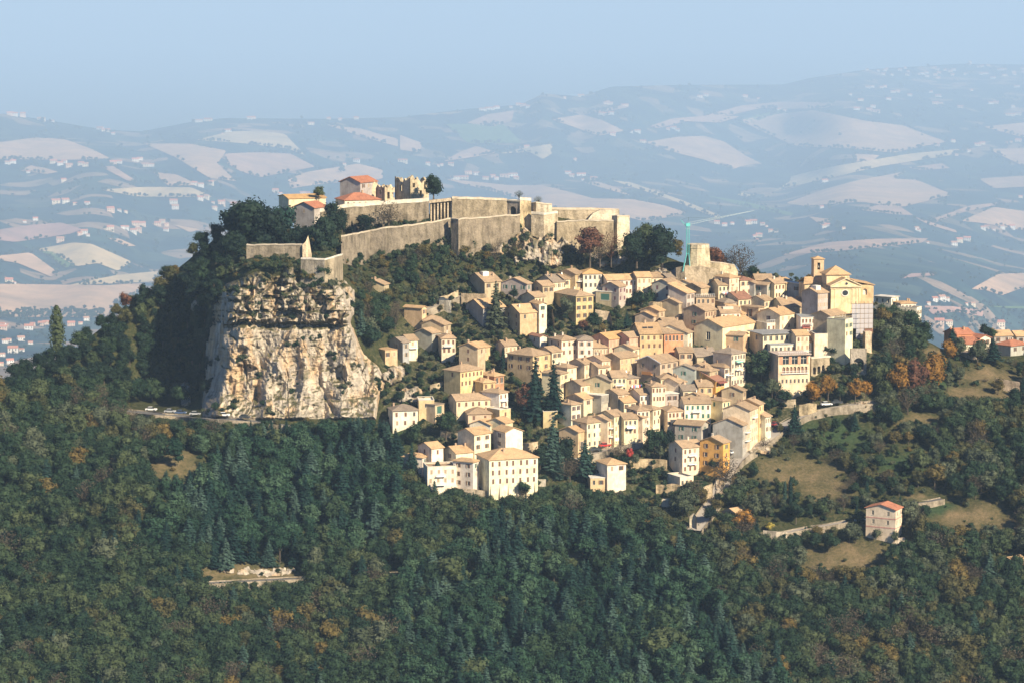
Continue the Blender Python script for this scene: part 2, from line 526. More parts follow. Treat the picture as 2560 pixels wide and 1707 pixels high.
def build_hill():
    bx = np.arange(-480, 3041, 10.0)
    nr = 150
    t = np.linspace(0, 1, nr)
    s = sil(bx)
    PX = np.repeat(bx[:, None], nr, 1)
    PY = 2150 + (s[:, None] - 2150) * t[None]
    Yv = yh(PX, PY) + 7 * np.clip((sdist(CLIFF, PX, PY) - 4) / 14, 0, 1)
    V = unp(PX, PY, Yv)
    nz = np.array([noise.fractal(Vector((float(x) * 0.06, float(y) * 0.06, 0)), 0.9, 2.0, 4) for x, y, _ in V.reshape(-1, 3)]).reshape(PX.shape)
    V[..., 2] += nz * 0.7
    back = []
    for k, (dy, dz) in enumerate(((6, -0.6), (25, -7), (70, -32), (160, -90), (330, -190), (700, -300))):
        b = V[:, -1].copy(); b[:, 1] += dy; b[:, 2] += dz; back.append(b)
    V = np.concatenate([V, np.stack(back, 1)], 1)
    n2 = V.shape[1]
    me = npmesh('hillside', V, gridfaces(len(bx), n2), m_hill(), True)
    z = np.zeros((len(bx), n2, 4), np.float32); z[..., 3] = 1
    a, b_, c_ = zones(PX, PY)
    z[:, :nr, 0] = a; z[:, :nr, 1] = b_; z[:, :nr, 2] = c_
    at = me.attributes.new('zone', 'FLOAT_COLOR', 'POINT')
    at.data.foreach_set('color', z.ravel())
    kind(link('hillside', me), 'structure')
build_hill()

# ------------------------------------------------------------------ the cliff
def build_cliff():
    step = 1.7
    bx = np.arange(375, 1000, step); by = np.arange(640, 1062, step)
    PX, PY = np.meshgrid(bx, by, indexing='ij')
    m = np.clip((sdist(CLIFF, PX, PY) + 3) / 16, 0, 1); m = m * m * (3 - 2 * m)
    Yb = yh(PX, PY)
    B = np.zeros_like(PX); VG = np.zeros_like(PX)
    for i, x in enumerate(bx):
        for j, y in enumerate(by):
            mm = m[i, j]
            if mm <= 0: continue
            x = float(x); y = float(y)
            wx = x + 9 * noise.noise(Vector((x / 40, y / 40, 9)))
            r1 = 1 - abs(2 * noise.noise(Vector((wx / 46, y / 230, 1.5))))
            r2 = 1 - abs(2 * noise.noise(Vector((wx / 21, y / 95, 4.5))))
            f2 = noise.fractal(Vector((x / 26, y / 34, 2)), 0.8, 2.1, 4)
            f3 = noise.noise(Vector((x / 7.5, y / 11, 5)))
            d = noise.voronoi(Vector((wx / 34, y / 30, 7)))[0]
            crk = min(1.0, (d[1] - d[0]) * 3.2)
            cell = noise.cell(Vector((math.floor(wx / 31 + 0.7 * noise.noise(Vector((x / 60, y / 50, 1)))), math.floor(y / 37), 3)))
            up = 1 / (1 + math.exp((y - 806 - 5 * noise.noise(Vector((x / 30, 0, 8)))) / 2.5)) if 555 < x < 900 else 0.0
            r0 = 1 - abs(2 * noise.noise(Vector((wx / 95, y / 330, 2.2))))
            r3 = 1 - abs(2 * noise.noise(Vector((x / 52 + 0.4 * noise.noise(Vector((x / 40, y / 38, 3))), y / 260, 8.8))))
            st_ = noise.noise(Vector((x / 90, y / 5.5 + x / 60, 6)))
            if y < 812: b = 1.6 * (r1 - 0.55) + 1.6 * f2 + 1.0 * f3 + 3.4 * (crk - 0.6) + 2.2 * cell + 0.7 * st_
            else: b = 5.2 * (r0 - 0.5) + 2.2 * (r1 - 0.55) + 0.7 * (r2 - 0.5) + 1.2 * f2 + 0.45 * f3 + 0.4 * st_ + 0.9 * (crk - 0.7) - 1.5 * max(0, r3 - 0.86) * 7 * max(0, 0.35 + 1.6 * noise.noise(Vector((x / 35, y / 45, 17))))
            b += 2.4 * up * min(1, max(0, (y - 700) / 40))
            led = math.exp(-((y - 757 - 4 * noise.noise(Vector((x / 25, 3, 8)))) / 5) ** 2)
            b -= 1.2 * led
            b -= 2.2 * math.exp(-((y - 813) / 7) ** 2) * (1 if x > 560 else 0)
            if 700 < x < 742 and y < 718: b += 5 * max(0, 1 - abs(x - 721) / 20) * min(1, (720 - y) / 12)
            for cx, cy_, rx, ry, dp in ((850,940,16,26,4),(612,930,30,18,3.5),(640,985,14,22,3),(690,965,20,26,3.2),(880,905,15,18,3),(600,880,22,16,2.5),(780,880,12,40,2.2),(925,930,8,30,3),(560,905,22,26,2.6)):
                e = math.hypot((x - cx) / rx, (y - cy_) / ry)
                if e < 1.3: b -= dp * max(0, 1 - (e / 1.2) ** 2)
            B[i, j] = b
            vn = noise.fractal(Vector((x / 30, y / 18, 12)), 0.8, 2, 4)
            top = max(0, 1 - (y - 690) / 70) if y < 790 else 0
            VG[i, j] = max(0, min(1, 3 * (vn + 0.55 * top - 0.34)))
    Y = Yb + 4 * (1 - m) - m * (2.2 + B)
    V = unp(PX, PY, Y)
    # grass keeps to the ledges
    du = np.gradient(V, axis=0); dv = np.gradient(V, axis=1)
    n = np.cross(du, dv); n /= np.linalg.norm(n, axis=-1, keepdims=True) + 1e-9
    up = np.abs(n[..., 2]) * np.where(n[..., 1] > 0, 1, 1)
    VG = np.clip(np.maximum(VG * (0.35 + up), (up - 0.62) * 4), 0, 1)
    fc = gridfaces(len(bx), len(by))
    keep = (m.ravel()[fc].max(1) > 0)
    me = npmesh('cliff', V, fc[keep], ROCK)
    at = me.attributes.new('veg', 'FLOAT', 'POINT')
    at.data.foreach_set('value', VG.ravel().astype(np.float32))
    me.polygons.foreach_set('use_smooth', [False] * len(me.polygons))
    kind(link('cliff', me), 'structure')
    return bx, by, V, m
CLIFF_GRID = build_cliff()

def outcrop(name, cx, cy_, w, h, dep, seed, lab, color=None):
    """A rock face standing out of the slope, in pixels of the photo."""
    nx, ny = max(8, int(w / 3)), max(8, int(h / 3))
    U, W = np.meshgrid(np.linspace(-1, 1, nx), np.linspace(-1, 1, ny), indexing='ij')
    PX = cx + U * w / 2; PY = cy_ + W * h / 2
    wob = np.array([noise.fractal(Vector((float(a) / 26, float(b) / 26, seed + 9)), 0.8, 2, 3) for a, b in zip(PX.ravel(), PY.ravel())]).reshape(PX.shape)
    edge = np.clip((0.8 - (np.abs(U) ** 2.4 + np.abs(W) ** 2.4) + 0.75 * wob) * 2.2, 0, 1)
    Y0 = float(yh(cx, cy_ + h * 0.5))
    Yg = yh(PX, PY)
    nz = np.array([noise.fractal(Vector((float(a) / 17, float(b) / 22, seed)), 0.8, 2, 4) + 0.9 * (1 - abs(2 * noise.noise(Vector((float(a) / 19, float(b) / 60, seed + 3))))) for a, b in zip(PX.ravel(), PY.ravel())]).reshape(PX.shape)
    Y = Yg + 2.5 - edge * (2.5 + dep * (0.5 + 0.55 * nz))
    me = npmesh(name, unp(PX, PY, Y), gridfaces(nx, ny), ROCK)
    at = me.attributes.new('veg', 'FLOAT', 'POINT')
    at.data.foreach_set('value', np.clip(2.5 * (nz - 0.75), 0, 0.8).ravel().astype(np.float32))
    return kind(link(name, me), 'structure')
outcrop('rock_outcrop', 1345, 618, 190, 105, 5, 1, '')
outcrop('rock_outcrop', 1385, 640, 60, 70, 5, 8, '')
outcrop('rock_outcrop', 1520, 640, 150, 60, 3, 12, '')
outcrop('rock_outcrop', 1690, 695, 190, 60, 3, 2, '')
outcrop('rock_outcrop', 487, 765, 24, 30, 5, 3, '')
outcrop('rock_outcrop', 462, 985, 34, 80, 5, 23, '')
outcrop('rock_outcrop', 1660, 1335, 46, 44, 3, 4, '')
outcrop('rock_outcrop', 985, 935, 70, 60, 4, 5, '')
outcrop('rock_outcrop', 1030, 985, 80, 50, 3, 15, '')
outcrop('rock_outcrop', 1900, 1120, 70, 46, 3, 6, '')
outcrop('rock_outcrop', 1800, 1215, 34, 80, 3, 7, '')
outcrop('rock_outcrop', 1240, 620, 70, 40, 3, 9, '')
outcrop('rock_outcrop', 2160, 1015, 60, 30, 3, 10, '')
outcrop('rock_outcrop', 650, 1428, 230, 34, 0.7, 11, '')
outcrop('rock_outcrop', 1525, 1405, 70, 30, 2, 13, '')

# ------------------------------------------------------------------ far country
def build_far():
    PX = np.repeat(BX[:, None], BNR, 1)
    V = unp(PX, BPY, BYY)
    back = []
    for dy, dz in ((200, -8), (900, -90), (2500, -330), (5000, -700)):
        b = V[:, -1].copy(); b[:, 1] += dy; b[:, 2] += dz; back.append(b)
    near = V[:, :1].copy(); near[..., 1] -= 900; near[..., 2] -= 60
    near2 = V[:, :1].copy(); near2[..., 1] = 2000; near2[..., 2] = -560
    V = np.concatenate([near2, near, V, np.stack(back, 1)], 1)
    V[..., 2] = np.maximum(V[..., 2], -1598)
    me = npmesh('far_hills', V, gridfaces(len(BX), V.shape[1]), m_far(), True)
    kind(link('far_hills', me), 'structure')
    pl = MB(); pl.quad((-19800, -250, -1600), (19800, -250, -1600), (19800, 79500, -1600), (-19800, 79500, -1600))
    kind(pl.build('plain', flat('plain_ground', (0.06, 0.08, 0.05))), 'structure')
build_far()

hz = MB(); hz.box(-20000, -300, -1601.5, 20000, 80000, 20)
hm = bpy.data.materials.new('haze_air'); hm.use_nodes = True
hn = hm.node_tree; hn.nodes.clear()
ho = hn.nodes.new('ShaderNodeOutputMaterial'); hv = hn.nodes.new('ShaderNodeVolumePrincipled')
hv.inputs['Color'].default_value = (*HAZE_COLOR, 1)
hv.inputs['Density'].default_value = HAZE_DENSITY
hv.inputs['Anisotropy'].default_value = 0.0
hn.links.new(hv.outputs[0], ho.inputs['Volume'])
kind(hz.build('haze', hm), 'stuff')

FIELD = m_field()
def chaikin(p, n=1):
    p = np.asarray(p, float)
    for _ in range(n):
        q = np.roll(p, -1, 0)
        p = np.stack([0.94 * p + 0.06 * q, 0.06 * p + 0.94 * q], 1).reshape(-1, 2)
    return p

FIELDS = []
def field(poly, sx, ox, oy, color, n=1):
    poly = np.asarray(poly, float) * sx + (ox, oy)
    sk = np.interp(poly[:, 0], BSIL[:, 0], BSIL[:, 1])
    poly[:, 1] = np.maximum(poly[:, 1], sk + 3)
    q = chaikin(poly, n)
    out = []
    for a, b in zip(q, np.roll(q, -1, 0)):
        k = max(1, int(np.hypot(*(b - a)) / 14))
        for i in range(k): out.append(a + (b - a) * i / k)
    q = np.array(out)
    FIELDS.append(q)
    gx_, gy_ = np.meshgrid(np.arange(q[:, 0].min(), q[:, 0].max(), 14), np.arange(q[:, 1].min(), q[:, 1].max(), 5))
    gx_, gy_ = gx_.ravel(), gy_.ravel()
    k = sdist(q, gx_, gy_) > 2.5
    pts = [Vector((float(a), float(b))) for a, b in q] + [Vector((float(a), float(b))) for a, b in zip(gx_[k], gy_[k])]
    nq = len(q)
    r = geometry.delaunay_2d_cdt(pts, [(i, (i + 1) % nq) for i in range(nq)], [], 1, 1e-4)
    vv = np.array([(p.x, p.y) for p in r[0]])
    V = unp(vv[:, 0], vv[:, 1], yb(vv[:, 0], vv[:, 1])) * 0.9965
    me = bpy.data.meshes.new('field')
    me.from_pydata(V.tolist(), [], r[2])
    me.materials.append(FIELD)
    me.polygons.foreach_set('use_smooth', [True] * len(me.polygons))
    kind(link('field', me, None, color), 'structure')
TAN, TAN2, STUB, GRN, MAUVE = (0.54, 0.36, 0.23), (0.46, 0.30, 0.21), (0.56, 0.43, 0.25), (0.11, 0.18, 0.06), (0.42, 0.26, 0.21)
S1 = (0.3827, 0, 180); S2 = (0.3401, 1000, 120); S3 = (0.3401, 1760, 120); S4 = (0.1913, 2160, 680)
for poly, s, col in [
 ([(-200,450),(0,460),(230,430),(420,440),(600,505),(720,565),(500,575),(330,575),(0,570),(-200,570)], S1, TAN),
 ([(940,468),(1240,470),(1480,515),(1420,600),(1550,715),(1370,695),(1150,560)], S1, TAN),
 ([(1470,535),(1700,525),(1900,535),(2060,620),(1880,655),(1700,690),(1570,650),(1480,595)], S1, TAN2),
 ([(1280,445),(1500,390),(1700,385),(1860,405),(2000,550),(1880,500),(1560,465)], S1, STUB),
 ([(130,645),(200,612),(300,630),(380,655),(300,668)], S1, TAN),
 ([(660,620),(740,615),(900,720),(830,710)], S1, TAN2),
 ([(1000,655),(1150,670),(1300,740),(1100,745)], S1, TAN),
 ([(650,770),(950,752),(1250,755),(1400,820),(900,815)], S1, STUB),
 ([(-100,1040),(0,1030),(200,1000),(400,985),(540,1030),(450,1060),(100,1112),(-100,1090)], S1, MAUVE),
 ([(230,1160),(480,1115),(600,1125),(860,1240),(770,1300),(640,1250),(500,1270),(330,1180)], S1, STUB),
 ([(-100,1210),(0,1200),(200,1180),(380,1310),(330,1338),(120,1250),(0,1230)], S1, TAN),
 ([(270,1175),(340,1170),(490,1265),(430,1280)], S1, GRN),
 ([(-300,1385),(0,1385),(350,1390),(700,1395),(930,1380),(900,1440),(760,1500),(690,1600),(0,1600),(-300,1600)], S1, TAN),
 ([(440,1395),(750,1330),(1050,1300),(1000,1372)], S1, STUB),
 ([(1140,1000),(1310,1030),(1240,1048)], S1, TAN),
 ([(1880,705),(2000,655),(2340,600),(2500,640),(2500,700),(2100,732),(1900,762)], S1, TAN),
 ([(2130,345),(2352,370),(2600,440),(2600,490),(2352,420)], S1, TAN),
 ([(700,1085),(780,1090),(890,1138),(830,1140)], S1, TAN),
 ([(490,552),(640,490),(840,460),(820,540),(680,580)], S2, TAN2),
 ([(1110,525),(1340,490),(1480,530),(1650,610),(1460,648),(1300,590)], S2, TAN),
 ([(1340,487),(1640,420),(1690,437),(1500,470)], S2, TAN2),
 ([(730,778),(900,738),(1120,705),(1115,780),(1050,818),(950,765)], S2, STUB),
 ([(320,835),(430,770),(560,722),(720,770),(560,800)], S2, TAN2),
 ([(330,965),(500,980),(800,1010),(1040,1010),(1250,1060),(1420,1108),(1700,1112),(1950,1160),(2110,1212),(1980,1245),(1780,1272),(1650,1240),(1110,1180),(700,1060)], S2, TAN),
 ([(1350,990),(1450,983),(1600,1030),(1700,1090)], S2, TAN),
 ([(1560,975),(1700,990),(2100,1130),(2352,1230),(2352,1260),(2000,1120)], S2, STUB),
 ([(0,640),(160,700),(150,770),(0,750)], S2, TAN),
 ([(1830,578),(2000,520),(2300,495),(2500,505),(2352,550),(2100,540),(1900,592)], S2, TAN2),
 ([(260,530),(520,490),(800,458),(1200,540),(1460,570),(1640,640),(1790,692),(1600,725),(1400,772),(1080,740),(670,722),(420,612)], S3, TAN),
 ([(-440,695),(-200,655),(0,648),(150,690),(300,790),(450,865),(485,950),(375,978),(300,920),(0,822),(-250,760)], S3, TAN),
 ([(240,1080),(560,965),(900,880),(1500,780),(1960,735),(1800,792),(1300,870),(1000,940),(600,1030),(330,1098)], S3, STUB),
 ([(600,1142),(850,1050),(1100,980),(1490,908),(1400,962),(1560,970),(1830,1080),(1450,1172),(1150,1132),(740,1162)], S3, TAN),
 ([(1150,1192),(1300,1150),(1450,1172),(1540,1232),(1390,1222)], S3, TAN2),
 ([(0,500),(270,425),(540,398),(800,398),(950,412),(900,442),(640,450),(430,442),(300,470),(200,495)], S3, TAN2),
 ([(2050,580),(2352,550),(2600,555),(2600,700),(2352,660)], S3, TAN),
 ([(2090,745),(2352,738),(2600,760),(2600,900),(2352,872)], S3, TAN),
 ([(2020,962),(2352,940),(2600,945),(2600,1020),(2352,1022),(2130,1032)], S3, TAN),
 ([(1890,1272),(2130,1170),(2352,1200),(2600,1220),(2600,1360),(2352,1342),(2060,1290)], S3, TAN),
 ([(560,1525),(900,1430),(1250,1405),(1650,1400),(1600,1432),(1000,1492)], S3, TAN2),
 ([(770,1240),(950,1262),(860,1302)], S3, TAN),
 ([(1110,780),(1290,790),(1240,830),(1110,835)], S3, TAN),
 ([(1650,1270),(1950,1160),(2180,1135),(2170,1150),(1900,1210),(1700,1285)], S3, TAN2),
 ([(1500,880),(1750,850),(1810,885),(1600,900)], S3, TAN2),
 ([(1540,1240),(1850,1340),(1860,1360),(1650,1300)], S3, TAN2),
 ([(1400,225),(1750,30),(2100,15),(2400,20),(2400,190),(2091,200),(1800,310),(1600,240)], S4, TAN),
 ([(780,442),(1150,450),(1560,500),(1550,585),(1200,520),(900,555)], S4, MAUVE),
 ([(1600,450),(2100,452),(2400,460),(2400,480),(1900,475)], S4, GRN),
 ([(480,90),(620,20),(900,15),(940,45),(700,60)], S4, MAUVE),
 ([(230,540),(450,480),(580,450),(650,445),(330,560)], S3, GRN),
 ([(20,1085),(300,1130),(660,1215),(640,1235),(300,1165)], S3, GRN),
 ([(330,560),(760,560),(900,700),(500,700)], S2, GRN),
]:
    field(poly, *s, col)

# ------------------------------------------------------------------ houses
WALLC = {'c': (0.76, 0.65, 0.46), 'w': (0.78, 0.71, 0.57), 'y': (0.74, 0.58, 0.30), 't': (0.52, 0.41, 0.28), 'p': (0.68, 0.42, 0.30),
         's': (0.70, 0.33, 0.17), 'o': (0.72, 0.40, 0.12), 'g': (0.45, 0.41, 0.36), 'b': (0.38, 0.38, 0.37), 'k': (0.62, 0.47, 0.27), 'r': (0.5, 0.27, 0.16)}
ROOFC = {'b': (0.40, 0.29, 0.185), 'o': (0.53, 0.36, 0.20), 'r': (0.43, 0.185, 0.11), 'g': (0.29, 0.235, 0.18), 'y': (0.58, 0.37, 0.17), 'd': (0.30, 0.16, 0.11), 'w': (0.7, 0.67, 0.6), 's': (0.33, 0.34, 0.35)}
SHUT = {'b': WOOD_B, 'g': WOOD_G, 'p': WOOD_P, 't': WOOD_T}
_WM = {}

def win_meshes(style):
    """Shared window meshes for an opening 0.95 wide and 1.5 high: x along the wall, -y outwards."""
    if style in _WM: return _WM[style]
    m = MB()
    m.box(-0.56, -0.09, -0.1, 0.56, 0.0, -0.002)                       # sill
    m.box(-0.475, 0.08, 0, -0.42, 0.16, 1.5); m.box(0.42, 0.08, 0, 0.475, 0.16, 1.5)
    m.box(-0.42, 0.08, 1.44, 0.42, 0.16, 1.5); m.box(-0.03, 0.08, 0, 0.03, 0.15, 1.44)
    if style in 'bgpt':
        for s in (-1, 1):
            m.box(s * 0.72 - 0.235, -0.06, 0.02, s * 0.72 + 0.235, -0.004, 1.48, 1)
    if style in 'BGPT':
        for s in (-1, 1):
            m.box(s * 0.236 - 0.232, 0.0, 0.02, s * 0.236 + 0.232, 0.05, 1.48, 1)
    me = m.mesh('window', [FRAME, SHUT.get(style.lower(), WOOD_B)])
    p = MB(); p.box(-0.475, 0.165, 0, 0.475, 0.185, 1.5)
    _WM[style] = (me, p.mesh('pane', GLASS))
    return _WM[style]

def facade(mb, o, d, W, z0, z1, wins, dep=0.19, m=0):
    """Wall strip from o along d (2-D), with openings (x, z, w, h) and their reveals; outside is to the right of d."""
    nx, ny = d[1], -d[0]
    xs = sorted({0.0, W} | {x for w in wins for x in (w[0], w[0] + w[2])})
    zs = sorted({z0, z1} | {z for w in wins for z in (w[1], w[1] + w[3])})
    def pt(x, z, b=0.0):
        return (o[0] + d[0] * x - nx * b, o[1] + d[1] * x - ny * b, z)
    for a, b in zip(xs, xs[1:]):
        for c, e in zip(zs, zs[1:]):
            cx, cz = (a + b) / 2, (c + e) / 2
            if any(w[0] < cx < w[0] + w[2] and w[1] < cz < w[1] + w[3] for w in wins): continue
            mb.quad(pt(a, c), pt(b, c), pt(b, e), pt(a, e), m)
    for x, z, w, h in wins:
        mb.quad(pt(x, z), pt(x, z, dep), pt(x, z + h, dep), pt(x, z + h), m)
        mb.quad(pt(x + w, z, dep), pt(x + w, z), pt(x + w, z + h), pt(x + w, z + h, dep), m)
        mb.quad(pt(x, z), pt(x + w, z), pt(x + w, z, dep), pt(x, z, dep), m)
        mb.quad(pt(x, z + h, dep), pt(x + w, z + h, dep), pt(x + w, z + h), pt(x, z + h), m)

def rows(W, H, rc, fh=3.0, ww=0.95, wh=1.5, top=0.75, jit=0.0):
    out = []
    r, c = rc
    if not r or not c: return out
    ww = min(ww, W / c * 0.55)
    while r > 1 and H - top - wh - (r - 1) * fh < 0.3: fh -= 0.15
    for i in range(r):
        z = H - top - wh - i * fh
        if z < -3: continue
        for k in range(c):
            x = (k + 0.5) * W / c - ww / 2 + rng.uniform(-jit, jit)
            out.append((x, z, ww, wh))
    return out

def roof_polys(t, W, D, H, p, e, rise=None):
    tp = math.tan(R(p))
    if t == 'g':
        h = H + D / 2 * tp; z = H - e * tp
        return [[(-e, -e, z), (W + e, -e, z), (W + e, D / 2, h), (-e, D / 2, h)], [(-e, D / 2, h), (W + e, D / 2, h), (W + e, D + e, z), (-e, D + e, z)]]
    if t == 'x':
        h = H + W / 2 * tp; z = H - e * tp
        return [[(-e, -e, z), (W / 2, -e, h), (W / 2, D + e, h), (-e, D + e, z)], [(W / 2, -e, h), (W + e, -e, z), (W + e, D + e, z), (W / 2, D + e, h)]]
    if t == 'h':
        z = H - e * tp; a = min(W, D) / 2; h = H + a * tp
        c = [(-e, -e, z), (W + e, -e, z), (W + e, D + e, z), (-e, D + e, z)]
        if W >= D:
            r0, r1 = (a, D / 2, h), (W - a + 1e-3, D / 2, h)
            return [[c[0], c[1], r1, r0], [c[2], c[3], r0, r1], [c[1], c[2], r1], [c[3], c[0], r0]]
        r0, r1 = (W / 2, a, h), (W / 2, D - a + 1e-3, h)
        return [[c[0], c[1], r0], [c[1], c[2], r1, r0], [c[2], c[3], r1], [c[3], c[0], r0, r1]]
    if t == 's':
        h = H + D * tp; z = H - e * tp
        return [[(-e, -e, z), (W + e, -e, z), (W + e, D + e, h + e * tp), (-e, D + e, h + e * tp)]]
    if t == 'l':      # sheds down to the left wall
        h = H + W * tp; z = H - e * tp
        return [[(-e, -e, z), (W + e, -e, h + e * tp), (W + e, D + e, h + e * tp), (-e, D + e, z)]]
    return [[(-e, -e, H), (W + e, -e, H), (W + e, D + e, H), (-e, D + e, H)]]

def put_window(par, org, rz, style, win):
    me, pn = win_meshes(style)
    x, z, w, h = win
    o = link('window', me, par, None, (org[0] + math.cos(rz) * (x + w / 2), org[1] + math.sin(rz) * (x + w / 2), z))
    o.rotation_euler = (0, 0, rz); o.scale = (w / 0.95, 1, h / 1.5)
    if style not in 'BGPT':
        link('pane', pn, o)
    return o

CLOTH = [flat('cloth', c) for c in ((0.8, 0.8, 0.8), (0.55, 0.1, 0.1), (0.2, 0.3, 0.55), (0.75, 0.65, 0.5))]
def extras(lab, th, rf, W, D, H, t, tp, z0):
    """The odd features that single a house out."""
    has = lambda *w: any(x in lab for x in w)
    own = lab
    if has('with white rooftop dormer', 'front and dormer'):
        k = MB(); k.box(-1.3, -1.0, -0.6, 1.3, 1.4, 1.5); k.build('dormer', PLASTER, rf, (0.78, 0.75, 0.68)).location = (W * 0.4, D * 0.35, H + D * 0.35 * tp)
    if lab.startswith(('house with white awning', 'low terrace house with white awning', 'tall pale flats')) or 'dark awning' in lab:
        k = MB(); x = W * 0.45; z = H - 3.2
        k.prism([(x - 1.5, -1.6, z - 0.1), (x + 1.5, -1.6, z - 0.1), (x + 1.5, -0.004, z + 0.5), (x - 1.5, -0.004, z + 0.5)], [(x - 1.5, -1.6, z - 0.03), (x + 1.5, -1.6, z - 0.03), (x + 1.5, -0.004, z + 0.57), (x - 1.5, -0.004, z + 0.57)])
        k.build('awning', WHITE if 'white awning' in lab else flat('green_canvas', (0.05, 0.33, 0.25)) if 'green' in lab else IRON, th)
    if has('laundry on its', 'clothes line in'):
        for q in range(7):
            k = MB(); k.box(W * 0.3 + q * 0.62, -0.9, H - 3.4 - 0.1 * (q % 3), W * 0.3 + q * 0.62 + 0.5, -0.87, H - 2.5); k.build('laundry', CLOTH[q % 4], th)
    if has('with skylights between'):
        for q in (0.3, 0.55):
            k = MB(); y = D * 0.25
            k.box(-0.9, -0.5, 0.24, 0.9, 0.5, 0.36); o = k.build('skylight', GLASS, rf); o.location = (W * q, y, H + y * tp); o.rotation_euler = (math.atan(tp), 0, 0)
    if lab.startswith('house with white trimmed gable'):
        k = MB()
        for a, b in ((-0.5, D / 2), (D + 0.5, D / 2)):
            za = H + (0.0 - 0.5 * tp); zb = H + D / 2 * tp
            k.prism([(-0.56, a, za), (-0.56, b, zb), (-0.56, b, zb + 0.34), (-0.56, a, za + 0.34)], [(-0.47, a, za), (-0.47, b, zb), (-0.47, b, zb + 0.34), (-0.47, a, za + 0.34)])
        k.build('gable_trim', WHITE, th)
        k = MB(); k.box(-1.2, D * 0.3, H - 4.6, -0.004, D * 0.7, H - 4.45); k.box(-1.2, D * 0.3, H - 4.45, -1.1, D * 0.7, H - 3.5); k.build('balcony', flat('orange_paint', (0.6, 0.28, 0.1)), th)
    if has('buttressed foot'):
        for q in range(6):
            k = MB(); x = 0.8 + q * (W - 1.6) / 5
            k.prism([(x - 0.45, -2.0, z0), (x + 0.45, -2.0, z0), (x + 0.45, -0.003, z0), (x - 0.45, -0.003, z0)], [(x - 0.35, -0.1, 4.6), (x + 0.35, -0.1, 4.6), (x + 0.35, -0.003, 4.6), (x - 0.35, -0.003, 4.6)])
            k.build('buttress', PLASTER, th, (0.72, 0.62, 0.45))
    if has('small white sign'):
        k = MB(); k.box(0.6, -0.12, 1.2, 2.4, -0.004, 2.2); k.build('sign', WHITE, th)
    if has('slim columns on', 'pillared top floor'):
        n = 6
        for q in range(n):
            k = MB(); x = 0.3 + q * (W - 0.6) / (n - 1); k.tube((x, -0.25, H - 2.8), (x, -0.25, H - 0.05), 0.12, k=6); k.build('column', FRAME, th)
    if has('red balcony roof'):
        k = MB(); k.prism([(0.3, -1.8, H - 0.9), (W - 0.3, -1.8, H - 0.9), (W - 0.3, -0.5, H - 0.45), (0.3, -0.5, H - 0.45)], [(0.3, -1.8, H - 0.75), (W - 0.3, -1.8, H - 0.75), (W - 0.3, -0.5, H - 0.3), (0.3, -0.5, H - 0.3)]); k.build('balcony_roof', ROOF, th, (0.26, 0.1, 0.08))
    if lab.startswith('white house with red balcony') or 'black balcony' in lab:
        k = MB(); k.box(W * 0.1, -1.2, H - 4.0, W * 0.6, -0.004, H - 3.85); k.box(W * 0.1, -1.2, H - 3.85, W * 0.6, -1.12, H - 2.9); k.build('balcony', IRON if 'black' in lab else flat('red_paint', (0.42, 0.12, 0.09)), th)
    if lab.startswith('brown roofed house with glazed'):
        k = MB(); k.box(0.3, -1.5, H - 5.6, W - 0.3, -0.004, H - 3.1); k.build('veranda', GLASS, th)
        k = MB(); k.box(0.2, -1.6, H - 3.098, W - 0.2, -0.004, H - 2.95); k.build('veranda_roof', WHITE, th)
    if has('roof terrace cut'):
        k = MB(); k.box(-2.0, -1.0, -0.3, 2.0, 1.2, 0.75); k.build('roof_terrace', PLASTER, rf, (0.7, 0.62, 0.5)).location = (W * 0.45, D * 0.35, H + D * 0.35 * tp)
    if lab.startswith('lone cream house'):
        for z in (H - 3.3, H - 6.4):
            k = MB(); k.box(-0.06, -0.06, z, W + 0.03, -0.004, z + 0.3); k.box(-0.06, -0.004, z, -0.004, D, z + 0.3); k.build('pink_band', PLASTER, th, (0.6, 0.3, 0.26))

